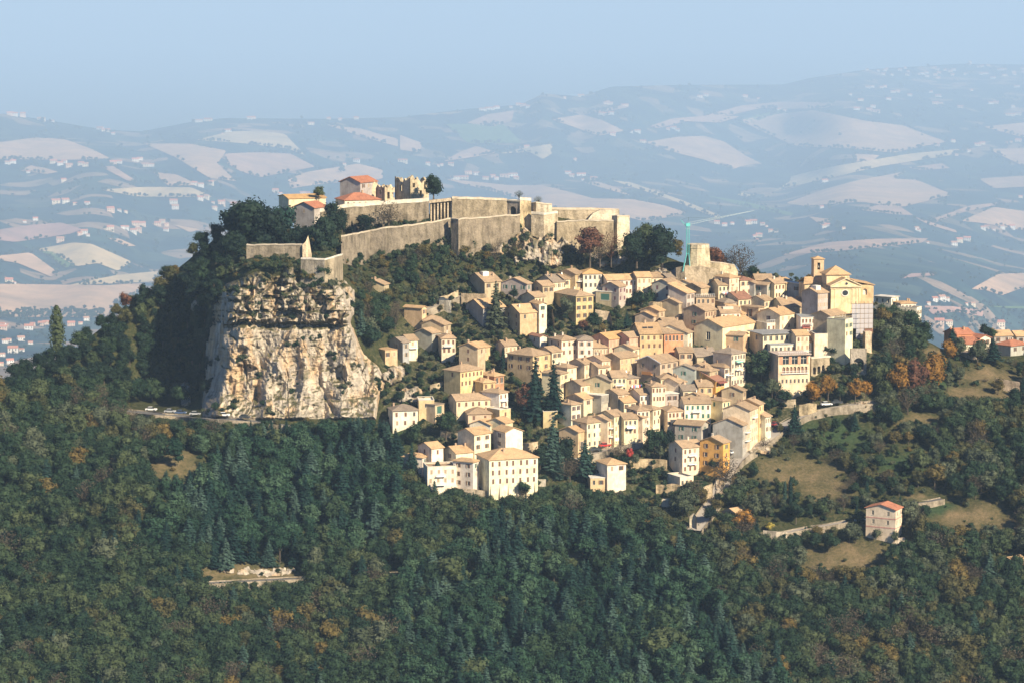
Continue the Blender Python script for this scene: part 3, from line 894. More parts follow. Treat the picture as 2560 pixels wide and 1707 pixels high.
HOUSES = []
def house(xl, xc, xr, ye, H, t, wall, roof, wr=(0, 0), wl=(0, 0), label='', a=None, p=21, e=0.45, st='', sl='', ch=None, name='house', cat='house',
          Y=None, fnd=6.0, dep=None, bal=0, wh=1.5, ww=0.86, fh=3.0, sat=False, rails=False, par=0.0, top=0.75, grp='houses of the hill town', topw=None, door=False):
    wlp, wrp = max(xc - xl, 2), max(xr - xc, 3)
    s = 6.8; yb_ = ye + H * s
    for _ in range(4):
        Yg = Y if Y else float(yh(xc, yb_)) - 3.0
        s = F / Yg; yb_ = ye + H * s
    al = R(a) if a else R(30)
    if not a:
        if wlp / (s * math.sin(al)) < 9: al = math.asin(min(1, wlp / (9 * s)))
        if wrp / (s * math.cos(al)) < 5: al = math.acos(min(1, wrp / (5 * s)))
        al = min(max(al, R(5)), R(80))
    W = wrp / (s * math.cos(al)); D = dep if dep else wlp / (s * math.sin(al))
    # perspective of the two receding walls
    W *= 1 + W * math.sin(al) / Yg; D *= 1 + D * math.cos(al) / Yg
    W = max(W, 3); D = min(max(D, 8), 26)
    base = P(xc, yb_, Yg)
    th = thing(name, base, label, cat, al, grp)
    mb = MB()
    wins_r = rows(W, H, wr, fh, ww, wh, top, 0.2); wins_l = rows(D, H, wl, fh, ww, wh, top, 0.2)
    z0 = -fnd
    tp = math.tan(R(p))
    hw = H + par if t == 'f' else H
    facade(mb, (0, 0), (1, 0), W, z0, hw, wins_r)
    facade(mb, (0, D), (0, -1), D, z0, hw, [(D - x - w, z, w, h) for x, z, w, h in wins_l])
    mb.quad((W, 0, z0), (W, D, z0), (W, D, hw), (W, 0, hw)); mb.quad((W, D, z0), (0, D, z0), (0, D, hw), (W, D, hw))
    if t == 'g':
        for x in (0, W): mb.tri((x, 0, H), (x, D, H), (x, D / 2, H + D / 2 * tp))
    elif t == 'x':
        for y in (0, D): mb.tri((0, y, H), (W, y, H), (W / 2, y, H + W / 2 * tp))
    elif t == 's':
        for x in (0, W): mb.tri((x, 0, H), (x, D, H), (x, D, H + D * tp))
        mb.quad((0, D, H), (W, D, H), (W, D, H + D * tp), (0, D, H + D * tp))
    elif t == 'l':
        for y in (0, D): mb.tri((0, y, H), (W, y, H), (W, y, H + W * tp))
        mb.quad((W, 0, H), (W, D, H), (W, D, H + W * tp), (W, 0, H + W * tp))
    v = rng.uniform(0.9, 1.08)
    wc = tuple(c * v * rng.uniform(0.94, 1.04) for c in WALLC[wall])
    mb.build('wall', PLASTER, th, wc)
    tk = 0.22
    rb = MB()
    if t == 'f':
        if par > 0: rb.slab([[(0.25, 0.25, H), (W - 0.25, 0.25, H), (W - 0.25, D - 0.25, H), (0.25, D - 0.25, H)]], 0.2)
        else: rb.slab([[(x, y, z + tk) for x, y, z in q] for q in roof_polys(t, W, D, H, p, e)], tk)
    else:
        rb.slab([[(x, y, z + tk) for x, y, z in q] for q in roof_polys(t, W, D, H, p, e)], tk)
    v = rng.uniform(0.88, 1.1)
    rf = rb.build('roof', ROOF if roof not in 'ws' else PLASTER, th, tuple(c * v for c in ROOFC[roof]))
    if t == 'f' and par > 0:
        k = MB()
        for x0, y0, x1, y1 in ((-0.08, -0.08, W + 0.08, 0.3), (-0.08, D - 0.3, W + 0.08, D + 0.08), (-0.08, 0.3, 0.3, D - 0.3), (W - 0.3, 0.3, W + 0.08, D - 0.3)):
            k.box(x0, y0, H + par, x1, y1, H + par + 0.12)
        k.build('coping', FRAME, th)
    stl = st or rng.choice('bbtBTbg')
    if wr[1] and W / wr[1] < 2.5 and stl in 'bgpt': stl = stl.upper() if rng.random() < 0.5 else 'x'
    for w in wins_r: put_window(th, (0, 0), 0, stl if st or rng.random() < 0.8 else rng.choice('BTx'), w)
    for x, z, w, h in wins_l: put_window(th, (0, D), -math.pi / 2, sl or stl, (D - x - w, z, w, h))
    n = ch if ch is not None else (0 if t == 'f' else rng.choice((0, 1, 1, 2)))
    for _ in range(n):
        cx, cy_ = rng.uniform(0.15, 0.85) * W, rng.uniform(0.25, 0.8) * D
        zr = {'g': H + (D / 2 - abs(cy_ - D / 2)) * tp, 'x': H + (W / 2 - abs(cx - W / 2)) * tp, 'h': H + min(cx, W - cx, cy_, D - cy_) * tp, 's': H + cy_ * tp, 'l': H + cx * tp, 'f': H}[t]
        k = MB(); k.box(-0.3, -0.3, -0.5, 0.3, 0.3, 1.0); k.box(-0.4, -0.4, 1.0, 0.4, 0.4, 1.12); k.box(-0.22, -0.22, 1.12, 0.22, 0.22, 1.35)
        k.build('chimney', PLASTER, rf, rng.choice(((0.5, 0.36, 0.25), (0.62, 0.55, 0.45), (0.42, 0.3, 0.2)))).location = (cx, cy_, zr)
    for i in range(bal):
        z = H - 2.9 - 3 * i
        k = MB()
        bx0 = W * 0.45
        k.box(bx0 - 1.6, -1.1, z - 0.15, bx0 + 1.6, -0.003, z)
        for q in range(9): k.box(bx0 - 1.58 + q * 0.39, -1.09, z, bx0 - 1.55 + q * 0.39, -1.06, z + 0.95)
        k.box(bx0 - 1.6, -1.1, z + 0.95, bx0 + 1.6, -1.05, z + 1.0)
        k.build('balcony', [WHITE], th)
    if rails:
        k = MB()
        z = H + par + 0.12 if t == 'f' and par > 0 else H + tk
        for q in range(int(W / 0.8) + 1): k.box(q * 0.8 - 0.03, -0.03, z, q * 0.8 + 0.03, 0.03, z + 0.95)
        k.box(-0.05, -0.05, z + 0.95, W + 0.05, 0.05, z + 1.02)
        k.build('railing', WHITE, th)
    if sat:
        k = MB(); k.tube((0, 0, 0), (0, 0, 1.2), 0.04)
        for q in range(10):
            a0, a1 = 2 * math.pi * q / 10, 2 * math.pi * (q + 1) / 10
            k.tri((0, -0.15, 1.2), (0.5 * math.cos(a0), -0.32, 1.2 + 0.5 * math.sin(a0)), (0.5 * math.cos(a1), -0.32, 1.2 + 0.5 * math.sin(a1)))
        k.build('satellite_dish', WHITE, rf).location = (W * 0.3, D * 0.45, H + min(D, W) * 0.4 * tp if t != 'f' else H + 0.2)
    if door:
        k = MB(); k.box(W * 0.3, -0.05, 0, W * 0.3 + 1.2, -0.004, 2.3); k.build('door', WOOD_B, th)
    extras(label, th, rf, W, D, H, t, tp, z0)
    HOUSES.append((xl, xc, xr, ye, W, D, al, H, base, th))
    return th, W, D, al

H_ = house
# hillside left of the town
H_(937,960,971,712,3.2,'g','t','b',(0,0),(0,0),'tiny stone hut with two chimney stubs alone among the trees below the fortress wall',ch=2)
H_(1165,1212,1252,705,5,'g','t','b',(1,2),(0,0),'tan gabled house with white rooftop dormer, first house right of the wooded slope',ch=2,sat=True)
H_(1021,1055,1064,770,7.6,'x','k','o',(1,1),(0,0),'narrow ochre tower house with plain shaded wall at the left edge of town',a=58,ch=0)
H_(1050,1058,1108,801,4.2,'h','c','b',(1,2),(0,0),'low house with brown hipped roof right behind the ochre tower house',ch=0)
H_(1053,1110,1126,812,6.5,'g','t','b',(1,1),(1,1),'tan gabled house with blank wall below the ochre tower house',a=62,ch=0)
H_(1052,1080,1102,833,5.5,'g','g','b',(1,1),(0,0),'small grey house with orange lean roof in front of the blank tan gable',a=55,ch=0)
H_(986,1007,1023,856,6.4,'g','b','g',(2,1),(1,1),'grey gabled house above the cliff path with tall pale front',a=40,ch=0)
H_(1012,1022,1044,850,6,'g','c','b',(1,1),(0,0),'cream house with white balcony beside the grey gabled house on the left',a=28,bal=1,ch=0)
H_(953,963,993,876,3.2,'f','k','o',(1,2),(0,0),'low yellow stone shed on the terrace left of the grey gabled house',e=0.1)
H_(1094,1104,1139,845,7.5,'h','c','b',(2,3),(0,0),'cream hipped house with open top loggia near the left trees',bal=1)
H_(1147,1194,1213,868,10.5,'g','t','o',(1,1),(2,1),'tall bare tan gable house with lit narrow side above the loggia house',a=58,ch=1)
H_(1198,1205,1225,868,4.5,'g','k','o',(1,1),(0,0),'tiny ochre annex attached right of the tall bare tan gable',ch=0)
H_(1246,1262,1293,864,4.5,'g','c','b',(1,3),(0,0),'small cream house beside the slim cypress in the left of town')
# upper rows under the fortress
H_(1253,1317,1329,710,5.5,'g','g','b',(1,1),(1,3),'grey gabled house with three attic windows and a round tree before it',a=62)
H_(1163,1208,1262,770,5.2,'g','b','o',(1,1),(0,0),'long low wing with sloping orange roof and dark open side behind the cedar',ch=0)
H_(1262,1300,1347,782,7.2,'g','k','o',(1,2),(2,2),'old ochre farmhouse with patched orange roof above a bushy garden',ch=1,p=24)
H_(1338,1348,1367,760,9.5,'x','w','o',(2,1),(0,0),'tall white gable end joined to the old ochre farmhouse',a=24,ch=0)
H_(1331,1357,1385,715,6,'g','t','b',(1,2),(1,1),'tan house with wide brown roof next to the grey house with attic windows')
H_(1328,1337,1363,743,5,'g','c','b',(1,3),(0,0),'low narrow house with small tiled porch roof under the wide brown roof')
H_(1345,1383,1413,705,5.5,'g','c','g',(1,6),(0,0),'cream house with greyish roof and a close row of six windows',ch=2,sat=True)
H_(1400,1410,1437,698,5.5,'g','c','b',(1,2),(0,0),'small cream link house with satellite dish under the fortress rock',sat=True)
H_(1427,1438,1457,685,8,'g','k','b',(2,1),(0,0),'narrow ochre house with balcony left of the cream block',bal=1)
H_(1448,1458,1505,684,7.6,'h','w','y',(2,4),(0,0),'bright cream block with ochre hipped roof and two rows of four dark windows',ch=0,st='b')
H_(1503,1518,1594,700,7,'g','w','o',(2,7),(0,0),'long pale house with orange roof right of the bright cream block',a=16)
H_(1586,1593,1629,693,7.2,'g','c','o',(2,3),(0,0),'cream house at the right end of the long pale orange-roofed row',a=14)
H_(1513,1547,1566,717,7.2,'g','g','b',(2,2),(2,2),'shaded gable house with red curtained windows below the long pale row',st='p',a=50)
H_(1497,1538,1548,731,4.2,'f','t','w',(0,0),(1,1),'flat roofed garage with green door on the garden terrace',sl='G',a=66,ww=3.4,wh=2.4,e=0.15)
H_(1386,1440,1484,740,9.3,'h','k','b',(3,3),(0,0),'tall crumbling ochre house standing alone above the gardens',st='b')
H_(1605,1647,1663,778,5,'g','t','o',(1,1),(0,0),'small gabled house, the upper of two stepped tan gables',a=58,ch=0)
H_(1597,1634,1649,791,3.6,'g','t','o',(1,1),(1,1),'small gabled house, the lower of two stepped tan gables',a=58,ch=0)
H_(1622,1630,1660,694,4.2,'g','c','b',(1,2),(0,0),'small cream house under the left foot of the bastion tower rock')
H_(1655,1672,1700,697,4,'g','g','g',(0,0),(0,0),'low house with plain grey roof at the foot of the bastion rock',ch=0)
H_(1631,1680,1705,711,8.5,'g','g','b',(1,1),(2,2),'grey gable house with four plum shuttered windows in two rows',sl='P',a=58,ch=0)
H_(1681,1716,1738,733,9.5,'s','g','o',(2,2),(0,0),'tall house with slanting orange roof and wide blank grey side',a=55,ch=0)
H_(1707,1731,1744,711,5.2,'g','c','b',(1,1),(0,0),'small cream house with white dish tucked behind the slanting orange roof',sat=True)
H_(1743,1752,1774,720,6,'g','t','b',(2,3),(0,0),'brown roofed house with glazed veranda between the blank grey side and laundry terrace')
H_(1730,1740,1788,744,5,'f','t','g',(1,4),(0,0),'low terrace house with white awning and a dark veranda',e=0.3,rails=True)
H_(1781,1796,1833,713,7.2,'g','c','b',(2,4),(0,0),'cream house with laundry on its terrace below the bastion tower',bal=1)
H_(1816,1823,1849,694,10,'h','c','o',(3,2),(0,0),'tall narrow house with orange hipped roof under the bastion wall')
H_(1844,1850,1881,700,7.5,'h','c','d',(2,2),(0,0),'house with dark red roof right of the tall narrow orange-roofed house')
H_(1810,1846,1881,748,5,'g','c','d',(1,3),(0,0),'low house with broad reddish roof in the middle of the upper town')
H_(1790,1812,1846,757,4.2,'h','g','g',(1,1),(0,0),'low house with grey hipped roof in front of the broad reddish roof',ch=0)
H_(1711,1762,1793,777,9.3,'g','t','b',(2,4),(2,1),'tan gable house with two dark green shuttered windows one above the other',sl='g',a=50,ch=0)
H_(1791,1803,1851,782,6.5,'g','w','b',(1,4),(0,0),'white house with four windows and a roof terrace cut in its tiles',st='B',ch=1)
H_(1848,1855,1877,785,3.2,'s','c','o',(1,1),(0,0),'open shed with orange lean-to roof beside the white house',ww=2.4,wh=1.8,st='x')
H_(1876,1896,1912,769,6.5,'h','t','b',(1,1),(1,1),'small square turret with tall dark opening at the upper street',ww=1.1,wh=3,p=12,ch=0,a=50)
# middle rows
H_(1745,1806,1896,817,9.5,'g','c','o',(1,1),(1,1),'long house with big tan roof and one arched window in its shaded end wall',a=50,dep=13,sl='x',wh=3,ww=1.9,top=2.2)
H_(1790,1858,1872,838,7,'x','k','b',(0,0),(1,2),'small gabled house with ridge towards the long tan roof house',a=66,ch=0)
H_(1481,1522,1571,847,8.3,'g','p','y',(1,5),(0,0),'pink house with bright ochre roof and five tall white windows',st='T',wh=2.4,ww=1.1,ch=1,a=40)
H_(1566,1573,1601,843,8.8,'g','p','b',(1,2),(0,0),'narrow pink house between the bright ochre roof and the yellow cream house',st='T')
H_(1590,1600,1658,834,9.2,'g','k','o',(2,4),(0,0),'yellow cream house with skylights between pink and salmon houses',ch=1,dep=16)
H_(1650,1660,1718,833,8.6,'g','s','b',(1,6),(0,0),'salmon red house with three triple white windows and broad brown roof',st='x',wh=2,ww=1.1,ch=1,dep=18)
H_(1714,1719,1733,832,8.6,'g','c','b',(2,1),(0,0),'slim cream end house right of the salmon red house',ch=0,dep=14)
H_(1476,1484,1522,868,5.5,'g','c','b',(1,5),(0,0),'low pale house with tall shutters left of the pink house')
H_(1372,1404,1444,850,8.7,'h','c','b',(2,3),(1,2),'cream house with paired attic windows in its dark left gable',ch=2)
H_(1440,1445,1483,849,8.7,'h','w','g',(2,2),(0,0),'white house with rosy grey roof between the attic gable house and low pale house')
H_(1336,1350,1360,842,3.4,'x','w','d',(0,0),(1,1),'small bright white garden house with red roof above the long villa',a=30,ch=0)
H_(1268,1332,1378,888,9,'h','k','b',(2,2),(2,3),'long ochre villa with tall windows behind the two big cedars',a=50,ch=1)
H_(1376,1380,1405,879,6.5,'g','c','b',(1,2),(0,0),'narrow cream house wedged right of the long ochre villa',ch=0)
H_(1431,1461,1506,909,6.5,'g','c','b',(2,4),(2,1),'first house of the long brown terrace row, with dark left gable',a=46,ch=2)
H_(1503,1505,1551,901,7.2,'g','c','b',(2,5),(0,0),'middle house of the long brown terrace row',a=46,dep=8,ch=2)
H_(1548,1550,1597,894,7.8,'g','k','b',(2,4),(0,0),'right end house of the long brown terrace row',a=46,dep=8)
H_(1405,1418,1442,918,7,'h','c','b',(2,1),(0,0),'small tower-like house left of the long brown terrace row',st='T')
H_(1394,1401,1420,933,8.5,'h','c','b',(2,2),(0,0),'tall cream house leaning on the second big cedar')
H_(1461,1527,1538,952,8.5,'g','t','g',(1,1),(1,1),'broad blank tan gable below the long brown terrace row',a=66,ch=0)
H_(1519,1531,1567,941,9.3,'g','c','b',(2,3),(0,0),'pale house with pink shutters right of the broad blank tan gable',st='p',bal=1)
H_(1563,1567,1598,944,7.5,'h','t','g',(2,2),(0,0),'tan house with low grey roof and clothes line in the town centre',sat=True)
H_(1594,1650,1698,906,8.5,'g','t','b',(1,3),(2,2),'house with white trimmed gable and orange balcony in the town centre',a=48,sl='t')
H_(1688,1736,1742,922,9.3,'g','b','g',(0,0),(1,1),'bluish grey gable house right of the white trimmed gable',a=74,ch=0)
H_(1734,1774,1797,926,8.6,'h','t','b',(1,2),(1,1),'brown hipped house with one tall window in its shaded wall below the salmon house',a=52)
H_(1728,1742,1792,890,6,'g','t','g',(0,0),(0,0),'house with a large plain brown roof sloping behind the tall pale flats',dep=12,ch=1)
H_(1785,1828,1866,883,12.5,'h','c','g',(4,5),(0,0),'tall pale flats with four storeys and a green awning above the road trees',a=44,bal=2,st='t')
H_(1802,1811,1837,917,8,'h','w','b',(2,2),(0,0),'white corner house attached left of the tall pale flats',bal=1)
H_(1780,1789,1813,951,6.5,'s','o','d',(1,3),(0,0),'orange wall house with dark red balcony roof below the white corner house',ch=0)
H_(1807,1857,1867,976,6.2,'g','t','b',(1,1),(1,1),'tan house with its roof sloping to the trees below the tall flats',a=68,ch=1)
H_(1660,1664,1697,984,5.2,'f','g','w',(1,2),(0,0),'low grey terrace house with white edged flat roof',e=0.3)
H_(1688,1696,1717,956,6.5,'g','c','b',(1,2),(0,0),'small bright house behind the white edged flat roof')
H_(1617,1630,1664,964,9,'h','c','b',(2,4),(0,0),'yellow cream house with brown eaves in the lower middle of town',st='b')
H_(1588,1600,1631,985,5.5,'g','w','b',(1,3),(0,0),'low white house left of the yellow cream house with brown eaves')
H_(1420,1428,1453,1010,7,'h','w','b',(2,2),(0,0),'white house with red framed windows right of the tall cedar by the palm',st='p')
H_(1430,1459,1482,996,5.5,'g','c','o',(1,1),(0,0),'house with dark shaded gable and roof terrace behind the white house with red frames',a=50)
H_(1477,1503,1521,988,5.6,'f','g','w',(1,3),(1,1),'flat roofed grey house with slim columns on its right front',e=0.3,a=50)
H_(1538,1560,1590,1005,4.5,'g','c','o',(1,2),(0,0),'low house with orange roof in a gap of the lower rows')
# lower rows and street front
H_(1448,1467,1521,1055,9.8,'h','c','b',(3,4),(1,1),'large cream corner house behind the parked red car',a=38,st='t')
H_(1403,1445,1467,1078,8,'g','k','o',(1,1),(1,1),'low ochre house with a dark passage in its left gable by the tall conifer',a=55,ch=0,sl='x',ww=2,wh=2.8,top=3.6)
H_(1514,1519,1537,1049,9.2,'g','c','b',(3,2),(0,0),'slim house with balcony railings right of the large cream corner house',bal=2)
H_(1530,1535,1561,1038,10,'g','c','b',(3,2),(0,0),'tall cream house with small white sign on the lower street')
H_(1555,1560,1594,1045,9.4,'g','c','b',(2,3),(0,0),'house with white awning on the lower street front',bal=1)
H_(1568,1593,1625,1024,10,'h','c','b',(3,3),(0,0),'house with dark roof side above the big roadside tree')
H_(1622,1632,1653,1022,8.5,'h','c','b',(2,2),(0,0),'narrow pale house behind the top of the big roadside tree')
H_(1652,1669,1711,1026,7.5,'h','c','b',(2,4),(0,0),'cream house with black balcony left of the tall whitish house')
H_(1702,1711,1778,1007,9.5,'g','w','b',(3,5),(0,0),'long whitish house with three storeys above the brown roof house',bal=1)
H_(1708,1760,1772,992,5,'g','t','b',(0,0),(0,0),'tan gable with satellite dishes rising behind the long whitish house',a=70,ch=0,sat=True)
H_(1688,1753,1773,1062,7.2,'x','g','b',(1,1),(2,2),'shaded house with long brown roof and lit right gable near the yellow house',a=64,ch=0)
H_(1780,1806,1827,1001,7,'h','c','b',(2,2),(1,1),'small cream house above the dark passage by the big grey wall',a=45)
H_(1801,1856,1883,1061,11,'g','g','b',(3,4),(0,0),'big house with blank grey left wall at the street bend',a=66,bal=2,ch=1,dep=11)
H_(1868,1874,1899,1023,14,'g','c','b',(4,4),(0,0),'tall pale house, second along the rising street on the right',a=66,bal=1,dep=10)
H_(1893,1898,1911,1009,12,'g','y','b',(3,2),(0,0),'yellow house, third along the rising street on the right',a=64,dep=9)
H_(1906,1913,1929,1040,8,'g','w','b',(2,3),(0,0),'white house with tan roof at the upper end of the rising street',a=50,st='b',dep=9)
H_(1751,1807,1826,1105,11,'g','o','b',(3,1),(3,2),'orange house with vivid yellow street front below the big grey wall',a=56,bal=0,ch=1,sl='b')
H_(1674,1706,1759,1117,9.2,'g','c','b',(3,4),(2,1),'cream house with balconies attached left of the orange house',bal=2,ch=1)
H_(1670,1700,1735,1195,4,'f','c','w',(1,3),(0,0),'low terrace building under the cream house with balconies',e=0.1,par=0.5)
H_(1492,1518,1566,1159,8.5,'h','w','o',(1,2),(1,0),'bright hip roofed house alone below the lower street by the conifer',ch=0)
H_(1468,1476,1513,1194,3.6,'f','k','t' if False else 'w',(1,2),(0,0),'small flat ochre shed left of the bright hip roofed house',e=0.1)
# loggia house and left lower rows
H_(1109,1151,1207,927,9.3,'h','y','b',(2,6),(1,1),'yellow house with dark shaded loggia side at the left of town',a=45,st='b',ch=1)
H_(1216,1236,1260,939,5,'h','r','o',(1,2),(0,0),'small open pavilion with brown hipped roof right of the yellow loggia house',ww=2,wh=2,st='x')
H_(1200,1208,1238,955,6,'h','k','o',(1,2),(0,0),'small orange-roofed house under the open pavilion')
H_(1235,1248,1270,981,8.3,'h','w','b',(2,2),(0,0),'white narrow house with stacked balconies beside the russet tree',bal=2)
H_(1120,1141,1239,1000,5.4,'g','c','b',(1,6),(0,0),'long low house with six openings under the yellow loggia house',a=20,st='b')
H_(1160,1170,1229,1033,4.8,'h','t','b',(1,2),(0,0),'low ochre house with brown roof above the lower complex',st='B')
H_(1227,1249,1277,1025,6.5,'f','k','w',(1,1),(0,0),'plain cubic house with flat roof and dark left wall',par=0.3,a=40)
H_(975,982,1045,1025,6,'h','w','g',(2,3),(0,0),'whitish house with pale roof at the left end of the lower town',a=14,ch=1)
H_(1041,1047,1086,1002,5,'f','k','w',(1,1),(0,0),'ruined ochre block with open top between the whitish house and the garage',e=0.0,par=0.4)
H_(1083,1088,1110,1012,4.5,'f','t','g',(1,1),(0,0),'small dark green fronted garage beside the ruined ochre block',st='G',ww=2.6,wh=2.6,e=0.2,top=0.5)
# lower complex
H_(1149,1183,1198,1152,11,'h','w','o',(1,1),(3,2),'left tower block of the large lower building, with small paired windows',a=60,ch=0,sl='b')
H_(1196,1223,1346,1146,13.5,'h','w','o',(3,7),(0,1),'large white building with many windows and buttressed foot at the bottom of town',a=20,st='B',ch=1,dep=13,wh=1.7,ww=0.8)
H_(1056,1069,1142,1167,9.5,'f','w','b',(2,4),(0,0),'white terrace building left of the large lower building, behind the black cypress',bal=2,par=0.4,st='T')
H_(1056,1079,1108,1119,7.5,'g','w','o',(1,1),(1,1),'small white gabled house at the upper left of the lower complex',ch=0,st='B')
H_(1038,1056,1071,1142,5,'h','w','o',(1,1),(0,0),'tiny white turret house at the far left of the lower complex',ch=0,ww=1.1,wh=1.8)
H_(1107,1140,1186,1131,6,'g','c','o',(0,0),(1,1),'low linking wing with two tall chimneys in the lower complex',ch=2)
H_(1143,1186,1227,1084,10.5,'g','w','o',(3,2),(1,0),'white gabled block with orange roof, upper left of the two tall lower blocks',a=42,ch=0,st='b')
H_(1238,1264,1307,1078,10.5,'x','w','o',(0,0),(3,1),'white windowless gable block, upper right of the two tall lower blocks',a=32,ch=0,sl='b')
H_(1212,1226,1240,1061,4.5,'g','w','o',(0,0),(0,0),'small roof house behind the two tall lower blocks, on the left',ch=0)
H_(1252,1263,1282,1056,7,'g','c','o',(0,0),(0,0),'small stair tower with pale front behind the windowless gable block',ch=0)
H_(1350,1358,1394,1030,4,'f','k','w',(1,1),(0,0),'low ochre wall house behind the lower cedars',par=0.4)
# right part of the town
H_(1862,1885,1893,708,6.2,'g','b','b',(1,1),(0,0),'grey blue gable with slim lit front right of the dark red roof',a=60,ch=0)
H_(1892,1917,1934,713,6.5,'x','g','b',(1,1),(1,1),'grey walled house with glazed side and lit gable in the upper right rows',a=50,ch=0)
H_(1928,1936,1964,709,7.2,'g','c','b',(2,3),(0,0),'cream house with three small shuttered windows per floor, upper right rows',st='b')
H_(1958,1964,1986,708,6,'g','t','o',(1,1),(0,0),'pale house with stepped roofs running down to the big grey side wall')
H_(1980,2016,2024,713,6.5,'s','b','w',(0,0),(1,1),'house with big blank grey side wall near the church',a=66,ch=0,p=6)
H_(2018,2044,2072,733,8,'g','g','b',(2,6),(1,0),Y=1033,label='grey sided house with white front and dormer next to the church facade',a=42,st='T',ch=0)
H_(1930,1958,2047,768,5.5,'g','c','b',(1,5),(0,0),'long house with broad brown roof below the church',a=16,dep=14,ch=3)
H_(1897,1949,2000,787,8.3,'g','c','o',(2,3),(1,1),'cream gabled house with orange roof above the modern flat roofs',a=46,ch=1,sl='p')
H_(1892,1917,1950,810,5.2,'f','w','w',(1,3),(0,0),'low white terrace house with railing under the cream gabled house',par=0.3,rails=True)
H_(1996,2001,2038,792,9.5,'f','w','s',(3,4),(0,0),'white house with red balcony and dark awning on the right',bal=2,e=0.3)
H_(2033,2074,2118,789,11.5,'g','t','b',(1,5),(0,0),'tall tan gabled house with pillared top floor below the church',a=48,st='x',ww=1.4,wh=1.5,ch=0)
H_(2106,2112,2134,803,14,'f','c','w',(2,2),(0,0),'slender stepped pale wall house beside the scaffold',par=0.8,e=0)
H_(2060,2095,2110,770,5,'g','k','o',(1,1),(1,1),'small orange house with one window right under the church facade',a=40,ch=0)
H_(1985,1990,2023,838,8.3,'g','c','o',(2,3),(0,0),'cream house with low orange roof left of the white balcony house')
H_(1880,1907,1990,835,9,'f','c','s',(2,6),(1,1),'modern house with wide grey flat roof and big dark windows',a=20,e=1.0,ww=1.6,wh=1.8,st='x')
H_(2030,2036,2078,838,7.5,'f','c','w',(0,0),(0,0),'stepped yellow garden wall house under the tall tan gabled house',par=0.6)
# fillers of the dense rows
H_(1884,1890,1932,700,5,'g','t','b',(1,2),(0,0),'low brown roof house at the upper edge between dark red roof and slim lit front')
H_(1690,1698,1732,880,7,'g','t','b',(1,2),(0,0),'brown roofed house right under the salmon red house')
H_(1575,1583,1600,872,6,'g','c','b',(1,1),(0,0),'tiny cream house under the narrow pink house')
H_(1440,1452,1478,962,7,'g','c','b',(2,2),(0,0),'small cream house left of the broad blank tan gable')
H_(1536,1545,1572,985,6,'g','t','b',(1,2),(0,0),'small tan house below the pale house with pink shutters')
H_(1640,1652,1692,945,6,'h','c','b',(2,2),(0,0),'small hipped house in front of the white trimmed gable')
H_(1735,1746,1782,965,6,'g','k','b',(1,2),(0,0),'low ochre house below the brown hipped house with one tall window')
H_(1700,1708,1742,975,6,'g','c','g',(1,2),(0,0),'low cream house with greyish roof behind the long whitish house')
H_(1600,1606,1626,1042,8,'g','c','b',(2,1),(0,0),'narrow house squeezed between awning house and narrow pale house')
H_(1760,1768,1786,920,7,'g','c','b',(2,1),(0,0),'narrow cream house left of the tall pale flats')
H_(1905,1911,1934,752,5,'g','c','b',(1,2),(0,0),'small cream house between broad reddish roof and long broad brown roof')
H_(1690,1697,1716,758,6,'g','t','b',(1,1),(0,0),'little tan house below the slanting orange roof house')
H_(1655,1662,1694,808,4.5,'g','t','b',(1,2),(0,0),'low tan house behind the salmon red house')
H_(1486,1496,1524,918,6,'g','c','b',(1,2),(0,0),'small cream house hidden under the terrace row middle')
# right village, beyond the ridge
H_(2212,2228,2249,744,3.4,'f','w','w',(1,2),(1,3),'flat white modern house with dark openings among the trees on the ridge',Y=1100,e=0.5,st='x',grp='houses right of the town')
H_(2246,2252,2291,759,6.5,'h','w','o',(2,4),(0,0),'white house with thin orange roof on the ridge above the trees',Y=1095,a=15,p=8,grp='houses right of the town')
H_(2286,2291,2307,772,9,'f','w','w',(2,2),(0,0),'white stepped block at the right of the ridge house',Y=1090,par=0.5,grp='houses right of the town')
H_(2368,2392,2436,836,5,'g','s','r',(1,3),(0,0),'orange walled house with red roof at the right edge village',Y=1062,grp='houses right of the town')
H_(2425,2450,2479,845,5,'x','w','r',(1,2),(0,0),'white gabled house with red roof in the middle of the right village',Y=1060,a=30,grp='houses right of the town')
H_(2392,2400,2467,860,4,'s','w','r',(0,0),(0,0),'long white wall house under a red lean-to roof in the right village',Y=1054,a=12,p=12,grp='houses right of the town')
H_(2397,2428,2475,884,9,'f','t','g',(1,2),(1,2),'rough unplastered stone block below the long white wall house',Y=1045,a=42,st='w',wh=1.4,e=0.15,grp='houses right of the town')
H_(2477,2483,2532,839,5,'g','g','o',(1,2),(0,0),'house with plain orange roof left of the far right roof edge',Y=1070,a=12,grp='houses right of the town')
H_(2536,2541,2585,840,5,'g','g','o',(1,2),(0,0),'house with orange roof cut by the right picture edge',Y=1072,a=12,grp='houses right of the town')
H_(2492,2526,2578,864,5.5,'h','g','r',(1,2),(0,0),'hip roofed house with bright red tiles in front of the far right houses',Y=1052,a=40,grp='houses right of the town')
# lone houses below
H_(2168,2238,2260,1272,9.3,'g','c','r',(3,2),(2,2),'lone cream house with red roof on the wooded slope at lower right',a=62,st='x',sl='x',ch=0,p=16,grp='lone houses on the lower slope')
H_(1812,1845,1872,1285,3.4,'g','t','o',(0,0),(0,0),'low ruined stone hut under trees right of the ramp',a=40,grp='lone houses on the lower slope')
H_(2512,2540,2578,1408,3.4,'g','r','o',(0,0),(0,0),'small brick shed with tan roof at the right picture edge',a=40,grp='lone houses on the lower slope')
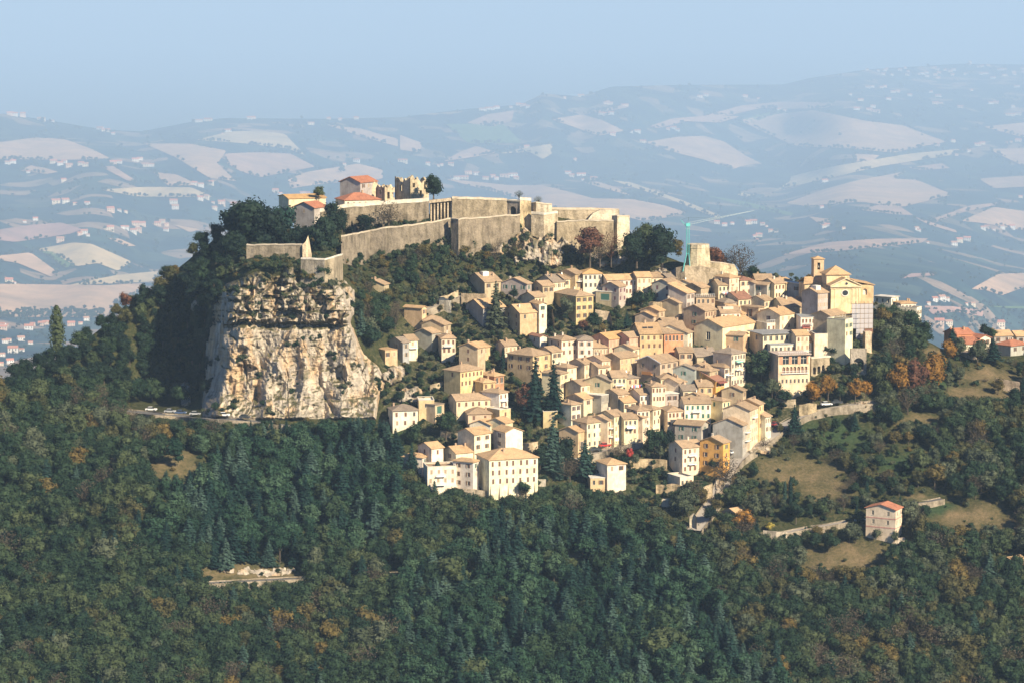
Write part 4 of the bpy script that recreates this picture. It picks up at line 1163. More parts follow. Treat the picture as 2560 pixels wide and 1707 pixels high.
# fortress buildings
H_(732,786,815,520,6.5,'g','g','r',(1,1),(1,1),'gabled fortress barrack with red roof and single small window behind the conifers',Y=1108,a=55,ch=0,grp='fortress buildings',fnd=4)
H_(835,862,949,501,4,'h','c','r',(1,6),(0,0),'long fortress building with big red hipped roof on the wall top',Y=1113,a=22,ch=1,p=22,grp='fortress buildings',fnd=4,top=0.9,wh=0.9)
H_(848,901,940,457,7,'g','g','r',(1,3),(0,0),'highest fortress building with grey gable and red roof left of the ruins',Y=1128,a=54,ch=0,grp='fortress buildings',fnd=6)
H_(690,722,812,497,3,'g','c','y',(0,0),(0,0),'long low fortress building with pale roof line behind the gabled barrack',Y=1122,a=20,ch=0,p=8,grp='fortress buildings')

# ------------------------------------------------------------------ walls of the fortress and the terraces
def wall_strip(name, pts, label, cat='wall', thick=2.5, color=(0.44, 0.36, 0.26), cap=None, capc=(0.58, 0.5, 0.38), batter=0.06, rough=0.15, grp=None, seed=0, down=2.0):
    """Masonry wall along points (px, top, bottom[, Y]) of the photo."""
    Q = []
    for q in pts:
        Y = q[3] if len(q) > 3 else float(yh(q[0], q[2])) - 1.0
        Q.append((q[0], q[1], q[2], Y))
    xs, tp, bt, Ys = (np.array([q[i] for q in Q], float) for i in range(4))
    d = np.concatenate([[0], np.cumsum(np.hypot(np.diff(xs), np.diff(Ys) * 6.6))])
    n = max(2, int(d[-1] / 9) + 1)
    t = np.unique(np.concatenate([np.linspace(0, d[-1], n), d]))
    xs, tp, bt, Ys = (np.interp(t, d, a) for a in (xs, tp, bt, Ys))
    T = unp(xs, tp, Ys); B = unp(xs, bt, Ys)
    B[:, 0] = T[:, 0]; B[:, 2] -= down
    hgt = T[:, 2] - B[:, 2]
    B[:, 1] = T[:, 1] - batter * hgt
    nz = np.array([noise.noise(Vector((float(x) * 0.35, float(y) * 0.35, seed))) for x, y, _ in T])
    T[:, 2] += nz * rough
    TB = T.copy(); TB[:, 1] += thick
    BB = B.copy(); BB[:, 1] = TB[:, 1] + 0.5
    base = Vector(((T[0] + T[-1]) / 2).tolist()); base.z = float(B[:, 2].min())
    th = thing(name, base, label, cat, 0, grp)
    m = MB(); bv = np.array(base)
    rows_ = 5
    V = []
    for k in range(rows_ + 1):
        V.append(B + (T - B) * k / rows_)
    V = np.stack(V, 1) - bv
    for i in range(len(T)):
        for k in range(1, rows_):
            p = V[i, k] + bv
            V[i, k, 1] += 0.25 * noise.noise(Vector((p[0] * 0.5, p[2] * 0.5, seed + 4)))
    for i in range(len(T) - 1):
        for k in range(rows_): m.quad(V[i, k], V[i + 1, k], V[i + 1, k + 1], V[i, k + 1])
        m.quad(T[i] - bv, T[i + 1] - bv, TB[i + 1] - bv, TB[i] - bv)
        m.quad(TB[i] - bv, TB[i + 1] - bv, BB[i + 1] - bv, BB[i] - bv)
    for i in (0, len(T) - 1): m.quad(B[i] - bv, T[i] - bv, TB[i] - bv, BB[i] - bv)
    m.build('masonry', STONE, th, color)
    if cap:
        k = MB()
        for i in range(len(T) - 1):
            a, b, c, e = (np.array(x) - bv for x in (T[i], T[i + 1], TB[i + 1], TB[i]))
            o = np.array([0, -0.18, 0]); u = np.array([0, 0, cap]); w = np.array([0, 0, 0.03])
            k.prism([a + o - u * 0.15, b + o - u * 0.15, c - u * 0.15, e - u * 0.15], [a + o + u, b + o + u, c + u, e + u])
        k.build('parapet', PLASTER, th, capc)
    return th

FW = 'walls of the fortress'
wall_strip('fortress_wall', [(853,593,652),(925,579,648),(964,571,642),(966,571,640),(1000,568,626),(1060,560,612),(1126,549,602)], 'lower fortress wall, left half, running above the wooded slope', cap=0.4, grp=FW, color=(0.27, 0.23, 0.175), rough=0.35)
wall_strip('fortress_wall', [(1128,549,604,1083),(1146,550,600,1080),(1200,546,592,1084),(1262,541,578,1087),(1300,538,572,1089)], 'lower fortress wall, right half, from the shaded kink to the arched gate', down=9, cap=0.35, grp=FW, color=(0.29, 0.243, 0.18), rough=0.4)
wall_strip('fortress_wall', [(800,530,590,1090),(862,519,582,1092),(950,512,578,1094),(1072,503,562,1096)], 'upper fortress wall with white parapet under the red roofed buildings', cap=1.2, capc=(0.72, 0.66, 0.54), grp=FW, color=(0.31, 0.26, 0.19), rough=0.3)
# ribbed bay
rb_ = wall_strip('fortress_wall', [(1074,500,560,1099),(1132,498,556,1099)], 'ribbed bay with tall stone buttresses in the upper fortress wall', grp=FW, rough=0.7, color=(0.48, 0.38, 0.26))
for i in range(7):
    x = 1078 + i * 8.4
    m = MB(); p0 = P(x - 1.6, 557 - i * 0.6, 1096.6) - rb_.location; p1 = P(x + 1.6, 507, 1096.9) - rb_.location
    m.prism([(p0.x, p0.y - 0.6, p0.z), (p1.x, p0.y - 0.6, p0.z), (p1.x, p0.y + 2, p0.z), (p0.x, p0.y + 2, p0.z)], [(p0.x, p1.y, p1.z), (p1.x, p1.y, p1.z), (p1.x, p1.y + 2, p1.z), (p0.x, p1.y + 2, p1.z)])
    m.build('buttress', STONE, rb_, (0.55, 0.45, 0.32))
m = MB(); a = P(1073, 509, 1096.2) - rb_.location; b = P(1134, 502, 1096.2) - rb_.location
m.prism([(a.x, a.y, a.z), (b.x, b.y, b.z), (b.x, b.y + 2.5, b.z), (a.x, a.y + 2.5, a.z)], [(a.x, a.y, a.z + 1.1), (b.x, b.y, b.z + 1.1), (b.x, b.y + 2.5, b.z + 1.1), (a.x, a.y + 2.5, a.z + 1.1)])
m.build('cornice', STONE, rb_, (0.58, 0.48, 0.35))
wall_strip('fortress_wall', [(1130,497,552,1096),(1200,499,548,1097),(1268,502,542,1098)], 'upper fortress wall between the ribbed bay and the arched gate', cap=0.7, capc=(0.6, 0.52, 0.4), grp=FW, color=(0.36, 0.30, 0.21), rough=0.3)
# gate block with a deep dark arch
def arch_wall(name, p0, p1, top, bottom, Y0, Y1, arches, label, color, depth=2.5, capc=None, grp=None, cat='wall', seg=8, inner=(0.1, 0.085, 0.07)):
    """Straight wall from photo column p0 to p1; arches = (u, width, sill z, springing z) in metres from its left foot."""
    A = P(p0, bottom, Y0); Bp = P(p1, bottom, Y1)
    dv = Vector((Bp.x - A.x, Bp.y - A.y)); W = dv.length; al = math.atan2(dv.y, dv.x)
    H = P(p0, top, Y0).z - A.z
    th = thing(name, A, label, cat, al, grp)
    m = MB()
    wins = [(u - w / 2, z0, w, z1 - z0 + w / 2) for u, w, z0, z1 in arches]
    facade(m, (0, 0), (1, 0), W, -3, H, wins, depth * 0.8)
    m.quad((0, 0, H), (W, 0, H), (W, depth, H), (0, depth, H)); m.quad((0, depth, -3), (W, depth, -3), (W, depth, H), (0, depth, H))
    m.quad((0, 0, -3), (0, depth, -3), (0, depth, H), (0, 0, H)); m.quad((W, 0, -3), (W, depth, -3), (W, depth, H), (W, 0, H))
    m.build('masonry', STONE, th, color)
    for (u, w, z0, z1) in arches:
        k = MB(); r = w / 2
        for sgn in (-1, 1):        # spandrels that round the top of the opening
            for q in range(seg):
                t0, t1 = math.pi / 2 * q / seg, math.pi / 2 * (q + 1) / seg
                x0, x1 = u + sgn * r * math.cos(t0), u + sgn * r * math.cos(t1)
                y0, y1 = z1 + r * math.sin(t0), z1 + r * math.sin(t1)
                k.prism([(x0, 0.02, y0), (x1, 0.02, y1), (x1, 0.02, z1 + r), (x0, 0.02, z1 + r)], [(x0, depth * 0.7, y0), (x1, depth * 0.7, y1), (x1, depth * 0.7, z1 + r), (x0, depth * 0.7, z1 + r)])
        k.build('arch', STONE, th, color)
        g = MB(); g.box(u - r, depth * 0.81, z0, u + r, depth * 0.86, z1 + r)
        g.build('recess', PLASTER, th, inner)  # back panel; its dark tone stands in for shade inside the arch
    if capc:
        k = MB(); k.box(-0.2, -0.25, H + 0.003, W + 0.2, depth + 0.1, H + 0.5); k.build('parapet', PLASTER, th, capc)
    return th
arch_wall('fortress_gate', 1268, 1301, 503, 540, 1098, 1094, [(2.8, 3.2, 0.4, 2.2)], 'fortress gate block with one deep dark arch', (0.4, 0.34, 0.27), 3.5, (0.7, 0.63, 0.5), FW)
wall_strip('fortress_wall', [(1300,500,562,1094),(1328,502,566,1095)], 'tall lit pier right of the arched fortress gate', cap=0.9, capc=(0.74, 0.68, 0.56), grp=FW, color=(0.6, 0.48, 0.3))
wall_strip('fortress_wall', [(1326,509,534,1100),(1340,508,536,1097),(1380,512,532,1099)], 'small block with a scaffolded niche on the fortress platform', cap=0.3, grp=FW, color=(0.58, 0.5, 0.38))
wall_strip('fortress_wall', [(1328,535,575,1091),(1360,537,590,1089),(1395,533,580,1092)], 'platform corner wall above the fortress crag', cap=0.7, capc=(0.7, 0.63, 0.5), grp=FW, color=(0.5, 0.42, 0.3))
wall_strip('fortress_wall', [(1380,524,560,1104),(1480,525,562,1105),(1548,528,560,1106)], 'rear wall of the right bastion along the fortress skyline', cap=0.7, grp=FW, color=(0.5, 0.42, 0.3))
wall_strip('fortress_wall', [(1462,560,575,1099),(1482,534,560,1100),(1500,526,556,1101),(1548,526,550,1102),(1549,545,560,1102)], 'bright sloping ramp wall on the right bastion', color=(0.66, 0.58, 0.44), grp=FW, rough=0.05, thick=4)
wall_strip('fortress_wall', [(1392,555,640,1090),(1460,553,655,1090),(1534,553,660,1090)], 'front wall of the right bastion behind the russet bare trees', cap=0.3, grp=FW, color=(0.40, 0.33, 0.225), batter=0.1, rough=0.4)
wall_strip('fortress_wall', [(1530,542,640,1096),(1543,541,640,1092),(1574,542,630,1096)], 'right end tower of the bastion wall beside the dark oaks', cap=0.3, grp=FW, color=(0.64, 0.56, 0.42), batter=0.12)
wall_strip('fortress_wall', [(616,614,668,1030),(690,613,672,1027),(757,613,672,1024)], 'left outwork wall crowning the cliff', cap=0.3, grp=FW, color=(0.33, 0.28, 0.21), batter=0.1, rough=0.3)
wall_strip('fortress_wall', [(756,613,668,1023),(765,603,664,1023),(770,590,660,1024),(773,605,655,1025),(779,640,655,1026)], 'pointed end of the left outwork wall', grp=FW, color=(0.58, 0.48, 0.34), rough=0.05, thick=1.5)
wall_strip('fortress_wall', [(752,648,690),(785,650,706),(812,651,722)], 'shaded flank of the corner bastion above the cliff', cap=0.4, capc=(0.72, 0.66, 0.56), grp=FW, color=(0.29, 0.26, 0.21), batter=0.12)  # stone toned darker than its sunlit neighbour; shade put into the colour
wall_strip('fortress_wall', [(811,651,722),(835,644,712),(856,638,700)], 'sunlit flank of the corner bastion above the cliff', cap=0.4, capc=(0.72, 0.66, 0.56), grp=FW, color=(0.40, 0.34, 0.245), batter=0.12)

# ruins
def ruin(name, xl, xc, xr, ye, yb_, Y, tops_l, tops_r, label, holes=()):
    s = F / Y; al = R(38)
    W = (xr - xc) / (s * math.cos(al)); D = (xc - xl) / (s * math.sin(al)); H = (yb_ - ye) / s
    th = thing(name, P(xc, yb_, Y), label, 'ruin', al, 'fortress buildings')
    def jag(o, d, L, tops, hl):
        m = MB(); n = len(tops) - 1
        nx, ny = d[1], -d[0]
        for i in range(n):
            x0, x1 = L * i / n, L * (i + 1) / n
            for (a, b, z0, z1, z2, z3) in ([(x0, x1, -3, -3, tops[i + 1] * H, tops[i] * H)] if i not in hl else [(x0, x1, -3, -3, hl[i][0] * H, hl[i][0] * H), (x0, x1, hl[i][1] * H, hl[i][1] * H, max(tops[i + 1], hl[i][1] + .05) * H, max(tops[i], hl[i][1] + .05) * H)]):
                f = [(o[0] + d[0] * a, o[1] + d[1] * a, z0), (o[0] + d[0] * b, o[1] + d[1] * b, z1), (o[0] + d[0] * b, o[1] + d[1] * b, z2), (o[0] + d[0] * a, o[1] + d[1] * a, z3)]
                m.prism(f, [(x - nx * 0.9, y - ny * 0.9, z) for x, y, z in f])
        m.build('wall', STONE, th, (0.56, 0.47, 0.33))
    jag((0, 0), (1, 0), W, tops_r, dict(holes))
    jag((0, D), (0, -1), D - 0.95, tops_l, {2: (0.35, 0.62)})
    jag((W, 0.95), (0, 1), D - 1, tops_l, {})
    jag((W, D), (-1, 0), W, tops_l, {1: (0.4, 0.7)})
ruin('ruined_tower', 985, 1026, 1071, 445, 500, 1118, [0.8, 0.98, 0.9, 0.62, 0.95, 0.8, 1.0], [0.98, 1.12, 0.85, 0.92, 0.86, 0.7, 0.84, 0.4, 0.3], 'jagged roofless ruin standing highest on the fortress', ((1, (0.55, 0.75)), (4, (0.12, 0.4)), (6, (0.45, 0.8))))
ruin('ruined_hall', 938, 962, 986, 462, 500, 1122, [0.7, 0.95, 0.8, 0.9, 0.7], [0.9, 0.75, 0.95, 0.6, 0.8], 'low broken ruin with dark openings left of the jagged tower', ((1, (0.05, 0.5)), (3, (0.1, 0.45))))
ruin('ruined_gable', 922, 930, 946, 452, 486, 1134, [0.6, 0.8, 0.5, 0.7], [0.5, 0.8, 1.0, 0.75, 0.9, 0.5], 'small broken gable beside the highest fortress building')

# bastion tower at the end of the fortress hill
def tower():
    th = thing('bastion_tower', P(1745, 672, 1076), 'squat tapering stone tower with a flat top beside the teal crane', 'tower', 0)
    m = MB(); k = 10
    ring = lambda r, z: [(r * math.cos(2 * math.pi * (i + 0.3) / k), r * math.sin(2 * math.pi * (i + 0.3) / k), z) for i in range(k)]
    m.prism(ring(5.4, -3), ring(4.4, 8.2)); m.build('shaft', STONE, th, (0.62, 0.53, 0.37))
    m = MB(); m.prism(ring(4.6, 8.203), ring(4.6, 8.5)); m.prism(ring(4.4, 8.503), ring(4.4, 9.5)); m.build('parapet', STONE, th, (0.66, 0.57, 0.42))
tower()
wall_strip('bastion_wall', [(1770,655,690,1074),(1800,658,694,1073),(1836,664,700,1075),(1845,680,705,1077)], 'low bastion wall right of the squat tower', cap=0.2, color=(0.62, 0.52, 0.35))
wall_strip('bastion_wall', [(1690,672,700,1072),(1712,664,702,1070),(1770,668,712,1069),(1838,690,720,1071)], 'rocky base wall under the squat tower', color=(0.46, 0.38, 0.27), batter=0.3, rough=0.6)

# terrace walls
TW = 'terrace walls of the town'
for pts, lab, col in [
 ([(1153,734,758),(1216,736,762)], 'stone base wall under the tan gabled house with the white dormer', (0.45, 0.36, 0.25)),
 ([(1085,747,757),(1120,738,749),(1146,726,738)], 'pale bank wall along the upper left lane', (0.55, 0.45, 0.3)),
 ([(1098,752,765),(1128,752,780)], 'short white terrace wall under the dark car on the upper lane', (0.62, 0.58, 0.48)),
 ([(1574,1150,1166),(1620,1146,1164),(1668,1150,1172)], 'ochre garden wall between the lower street and the cream house with balconies', (0.52, 0.41, 0.26)),
 ([(1640,1213,1228),(1680,1210,1232),(1716,1214,1236)], 'ochre terrace wall under the low terrace building', (0.56, 0.44, 0.28)),
 ([(1718,1222,1246),(1750,1220,1250),(1782,1208,1245)], 'tan retaining wall at the head of the ramp', (0.56, 0.45, 0.3)),
 ([(1724,1290,1318),(1735,1282,1316),(1742,1292,1325)], 'pale wall beside the foot of the ramp', (0.62, 0.55, 0.43)),
 ([(1640,1248,1262),(1690,1246,1262)], 'low pale wall of a small garden shed left of the ramp', (0.6, 0.54, 0.42)),
 ([(1908,1326,1352),(1940,1328,1356),(1968,1330,1346)], 'stone wall of the lane under the yellow bushes', (0.42, 0.37, 0.3)),
 ([(1998,1012,1040),(2020,1008,1042),(2042,1010,1036)], 'crenellated ochre wall left of the parked white van', (0.58, 0.47, 0.3)),
 ([(2035,1026,1036),(2080,1020,1032),(2120,1012,1026)], 'low wall along the outer side of the upper road', (0.55, 0.47, 0.36)),
 ([(1955,1000,1012),(1990,998,1014)], 'pale garden wall below the dark road trees', (0.55, 0.46, 0.33)),
 ([(1605,760,775),(1632,755,790),(1655,757,792)], 'ochre garden wall below the plum shuttered house', (0.58, 0.46, 0.29)),
 ([(1488,775,800),(1524,780,800),(1530,800,812)], 'bare retaining wall right of the tall crumbling house', (0.48, 0.39, 0.28)),
 ([(1380,770,790),(1386,800,830)], 'short wall left of the tall crumbling house', (0.5, 0.4, 0.28)),
 ([(1108,955,968),(1075,962,975)][::-1], 'low wall along the garden left of the yellow loggia house', (0.5, 0.41, 0.28)),
 ([(1100,1075,1084),(1140,1082,1094),(1180,1086,1098)], 'rubble wall above the left part of the lower complex', (0.5, 0.41, 0.3)),
 ([(1306,1108,1128),(1345,1104,1126)], 'pale bank wall right of the two tall lower blocks', (0.56, 0.45, 0.31)),
 ([(1120,1220,1240),(1180,1222,1246),(1215,1226,1248)], 'rubble foot wall under the lower complex', (0.42, 0.36, 0.27)),
 ([(1345,1198,1210),(1365,1199,1212)], 'low white railing wall right of the large lower building', (0.6, 0.55, 0.45)),
 ([(2160,1003,1012),(2195,1000,1010)], 'low wall at the far end of the upper road', (0.55, 0.47, 0.36)),
 ([(1362,1320,1340),(1400,1318,1345)], '', None),
 ([(2490,945,966),(2550,955,980)], 'pale terrace wall below the right village', (0.5, 0.4, 0.3)),
 ([(2238,1345,1352),(2262,1343,1350)], 'pale terrace edge at the foot of the lone cream house', (0.66, 0.58, 0.48)),
]:
    if lab: wall_strip('terrace_wall', pts, lab, thick=1.0, color=col, batter=0.03, rough=0.25, grp=TW, seed=len(lab), down=1.0)
arch_wall('arched_terrace_wall', 2028, 2074, 896, 940, 1012, 1016, [(1.4, 1.4, 0.6, 2.6), (3.4, 1.4, 0.6, 2.8), (5.3, 1.2, 1.6, 3.2)], 'terrace wall with dark arches right of the arcaded building', (0.5, 0.42, 0.3), 1.5, (0.7, 0.64, 0.52), TW)
arch_wall('arched_terrace_wall', 2126, 2166, 872, 925, 1012, 1012, [(3.0, 3.8, 0.2, 2.6)], 'stone arch base under the scaffolded church terrace', (0.48, 0.42, 0.34), 2.2, None, TW, inner=(0.3, 0.27, 0.22))

# ------------------------------------------------------------------ church
def disc_ring(m, c, r0, r1, y0, y1, k=20, sx=1.0, mi=0):
    for i in range(k):
        a0, a1 = 2 * math.pi * i / k, 2 * math.pi * (i + 1) / k
        q = lambda r, a, y: (c[0] + sx * r * math.cos(a), y, c[1] + r * math.sin(a))
        m.prism([q(r0, a0, y0), q(r1, a0, y0), q(r1, a1, y0), q(r0, a1, y0)], [q(r0, a0, y1), q(r1, a0, y1), q(r1, a1, y1), q(r0, a1, y1)], mi)

def church():
    Yc = 1038; s = F / Yc; al = R(8)
    base = P(2077, 760, Yc)
    th = thing('church', base, 'cream church with pediment, round window and small bell tower at the right of town', 'church', al)
    W, D, H = 11.4, 18.0, 6.6; z0 = -20; hp = 2.7
    m = MB()
    facade(m, (0, 0), (1, 0), W, z0, H, [])
    m.quad((0, 0, z0), (0, D, z0), (0, D, H), (0, 0, H)); m.quad((W, 0, z0), (W, D, z0), (W, D, H), (W, 0, H))
    m.quad((0, D, z0), (W, D, z0), (W, D, H), (0, D, H))
    for y in (0, D): m.tri((0, y, H), (W, y, H), (W / 2, y, H + hp))
    m.build('wall', PLASTER, th, (0.74, 0.60, 0.36))
    r = MB(); e = 0.5
    tpz = hp / (W / 2)
    r.slab([[(-e, -0.35, H - e * tpz + 0.3), (W / 2, -0.35, H + hp + 0.3), (W / 2, D, H + hp + 0.3), (-e, D, H - e * tpz + 0.3)], [(W / 2, -0.35, H + hp + 0.3), (W + e, -0.35, H - e * tpz + 0.3), (W + e, D, H - e * tpz + 0.3), (W / 2, D, H + hp + 0.3)]], 0.28)
    r.build('roof', ROOF, th, ROOFC['o'])
    k = MB(); k.box(-0.35, -0.62, H - 0.35, W + 0.35, -0.004, H); k.box(-0.3, -0.3, H - 1.0, W + 0.3, -0.005, H - 0.85)
    for sx in (-1, 1):
        x0 = W / 2 + sx * (W / 2 + 0.4)
        k.prism([(x0, -0.62, H + 0.003), (W / 2, -0.62, H + hp + 0.003), (W / 2, -0.62, H + hp + 0.35), (x0, -0.62, H + 0.3)], [(x0, -0.352, H + 0.003), (W / 2, -0.352, H + hp + 0.003), (W / 2, -0.352, H + hp + 0.35), (x0, -0.352, H + 0.3)])
    k.build('cornice', PLASTER, th, (0.74, 0.62, 0.42))
    for x in (1.6, 8.4, 9.9, 10.9):
        k = MB(); k.box(x - 0.28, -0.14, z0 / 2, x + 0.28, -0.003, H - 1.05); k.box(x - 0.36, -0.2, H - 1.35, x + 0.36, -0.142, H - 1.05)
        k.build('pilaster', PLASTER, th, (0.74, 0.6, 0.37))
    k = MB(); disc_ring(k, (5.4, 4.0), 0.98, 1.35, -0.2, -0.003, 22, 1.15); w = k.build('round_window', FRAME, th)
    k = MB(); k.prism([(5.4 + 1.13 * math.cos(i * .2856), -0.03, 4.0 + 0.98 * math.sin(i * .2856)) for i in range(22)], [(5.4 + 1.13 * math.cos(i * .2856), -0.004, 4.0 + 0.98 * math.sin(i * .2856)) for i in range(22)]); k.build('pane', GLASS, w)
    k = MB(); disc_ring(k, (5.9, 7.45), 0.52, 0.62, -0.12, -0.003, 16); w = k.build('round_window', FRAME, th)
    k = MB(); k.prism([(5.9 + 0.52 * math.cos(i * .3927), -0.03, 7.45 + 0.52 * math.sin(i * .3927)) for i in range(16)], [(5.9 + 0.52 * math.cos(i * .3927), -0.004, 7.45 + 0.52 * math.sin(i * .3927)) for i in range(16)]); k.build('pane', GLASS, w)
    # right chapel with an arched niche
    m = MB(); x0, x1 = W + 0.05, W + 5.2
    facade(m, (x0, 1.0), (1, 0), x1 - x0, z0, H + 0.2, [(1.0, 3.0, 1.7, 2.4)], 0.7)
    m.quad((x1, 1, z0), (x1, 13, z0), (x1, 13, H + 0.2), (x1, 1, H + 0.2)); m.quad((x0, 13, z0), (x1, 13, z0), (x1, 13, H + 0.2), (x0, 13, H + 0.2))
    m.build('chapel_wall', PLASTER, th, (0.62, 0.44, 0.25))
    k = MB()
    for sgn in (-1, 1):
        for q in range(6):
            t0, t1 = math.pi / 2 * q / 6, math.pi / 2 * (q + 1) / 6
            u = x0 + 1.85; rr = 0.85; zc = 3 + 2.4 - rr
            a, b = u + sgn * rr * math.cos(t0), u + sgn * rr * math.cos(t1)
            k.prism([(a, 1.01, zc + rr * math.sin(t0)), (b, 1.01, zc + rr * math.sin(t1)), (b, 1.01, zc + rr), (a, 1.01, zc + rr)], [(a, 1.6, zc + rr * math.sin(t0)), (b, 1.6, zc + rr * math.sin(t1)), (b, 1.6, zc + rr), (a, 1.6, zc + rr)])
    k.build('arch', PLASTER, th, (0.62, 0.44, 0.25))
    k = MB(); k.box(x0 + 1.0, 1.71, 3.0, x0 + 2.7, 1.76, 5.4); k.build('niche', PLASTER, th, (0.76, 0.68, 0.52))
    r = MB(); r.slab([[(W - 2.4, 0.6, H + 1.9), (x1 + 0.5, 0.6, H + 0.25), (x1 + 0.5, 13.5, H + 0.25), (W - 2.4, 13.5, H + 1.9)]], 0.25); r.build('chapel_roof', ROOF, th, ROOFC['o'])
    # lantern
    m = MB(); m.box(-0.2, 6, H - 1, 8.6, 13.6, 10.4); m.build('lantern', PLASTER, th, (0.70, 0.57, 0.36))
    r = MB(); ex = [(-0.8, 5.4, 10.42), (9.2, 5.4, 10.42), (9.2, 14.2, 10.42), (-0.8, 14.2, 10.42)]; ap = (4.2, 9.8, 13.4)
    r.slab([[ex[i], ex[(i + 1) % 4], ap] for i in range(4)], 0.2); r.build('lantern_roof', ROOF, th, ROOFC['o'])
    for x in (6.9,):
        put_window(th, (0, 6), 0, 't', (x, 7.6, 0.9, 1.9))
    # left transept roof
    r = MB(); r.slab([[(-7.5, 12, 6.4), (0.2, 12, 6.9), (0.2, 17, 8.8), (-6, 17, 8.5)], [(-6, 17, 8.5), (0.2, 17, 8.8), (0.2, 22, 7), (-7.5, 22, 6.4)]], 0.25); r.build('transept_roof', ROOF, th, ROOFC['o'])
    m = MB(); m.box(-7, 12.6, -4, -0.004, 21.4, 6.3); m.build('transept', PLASTER, th, (0.6, 0.47, 0.3))
    # bell tower
    bt = MB(); bx, by, bw = -2.6, 16.0, 3.9
    facade(bt, (bx, by), (1, 0), bw, 4, 15.2, [(1.35, 11.2, 1.1, 2.7)], 0.8)
    bt.quad((bx, by, 4), (bx, by + bw, 4), (bx, by + bw, 15.2), (bx, by, 15.2)); bt.quad((bx + bw, by, 4), (bx + bw, by + bw, 4), (bx + bw, by + bw, 15.2), (bx + bw, by, 15.2)); bt.quad((bx, by + bw, 4), (bx + bw, by + bw, 4), (bx + bw, by + bw, 15.2), (bx, by + bw, 15.2))
    bo = bt.build('bell_tower', PLASTER, th, (0.56, 0.42, 0.27))
    k = MB(); k.box(bx + 1.35, by + 0.81, 11.2, bx + 2.45, by + 0.86, 13.9); k.build('bell_opening', flat('painted_shade', (0.04, 0.035, 0.03)), bo)  # near-black panel; the shade inside the belfry is put into its colour
    k = MB(); k.tube((bx + 1.9, by + 0.45, 12.0), (bx + 1.9, by + 0.45, 12.7), 0.34, 0.16, 8); k.build('bell', flat('bronze', (0.25, 0.24, 0.2), 0.5), bo)
    r = MB(); c = [(bx - 0.35, by - 0.35, 15.4), (bx + bw + 0.35, by - 0.35, 15.4), (bx + bw + 0.35, by + bw + 0.35, 15.4), (bx - 0.35, by + bw + 0.35, 15.4)]
    r.slab([[c[i], c[(i + 1) % 4], (bx + bw / 2, by + bw / 2, 16.3)] for i in range(4)], 0.2); r.build('bell_tower_roof', ROOF, bo, ROOFC['o'])
church()

# scaffold with netting
def scaffold():
    Y = 1032; s = F / Y; al = R(10)
    base = P(2129, 822, Y)
    th = thing('scaffold', base, 'scaffold with pale netting wrapped round the church terrace', 'scaffold', al)
    W, H = 8.2, 9.2; x2a, x2b, zb = 1.7, 4.9, -7.6
    net, nt, b = mat('pale_netting', 0.9, 0.1)
    b.inputs['Base Color'].default_value = (0.40, 0.39, 0.41, 1)
    b.inputs['Alpha'].default_value = 0.84
    nx, nz = 5, 5
    for i in range(nx):
        for k in range(nz):
            m = MB(); a, c = W * i / nx + 0.07, W * (i + 1) / nx - 0.07; e, f = H * k / nz + 0.09, H * (k + 1) / nz - 0.09
            m.quad((a, -0.02, e), (c, 0.03, e), (c, -0.02, f), (a, 0.03, f)); m.build('netting', net, th)
    for i in range(2):
        for k in range(4):
            m = MB(); a, c = x2a + 1.6 * i + 0.07, x2a + 1.6 * (i + 1) - 0.07; e, f = zb * (k + 1) / 4 + 0.09, zb * k / 4 - 0.09
            m.quad((a, -0.02, e), (c, 0.03, e), (c, -0.02, f), (a, 0.03, f)); m.build('netting', net, th)
    for i in range(nx + 1):
        for y in (0.1, 1.2):
            m = MB(); m.tube((W * i / nx, y, zb if x2a - .2 < W * i / nx < x2b + .2 else 0), (W * i / nx, y, H + 0.8), 0.05); m.build('pole', IRON, th)
    for k in range(nz + 1):
        m = MB(); m.tube((0, 0.1, H * k / nz), (W, 0.1, H * k / nz), 0.04); m.build('rail', IRON, th)
        m = MB(); m.box(0, 0.15, H * k / nz - 0.06, W, 1.15, H * k / nz); m.build('deck', WOOD_T, th)
    m = MB(); m.box(4.9, -0.2, -1.3, W, 1.2, -0.25); m.build('rusty_platform', flat('rusty_planks', (0.2, 0.1, 0.07)), th)
    p = thing('stone_pier', P(2162, 925, 1028), 'tall pale stone pier carrying the right side of the church terrace', 'pier', R(10))
    m = MB(); m.box(0, 0, -3, 2.5, 3, 14.2); m.build('shaft', STONE, p, (0.62, 0.5, 0.36))
    m = MB(); m.box(-0.15, -0.15, 6.3, 2.65, 3.1, 6.6); m.build('band', STONE, p, (0.66, 0.55, 0.4))
scaffold()

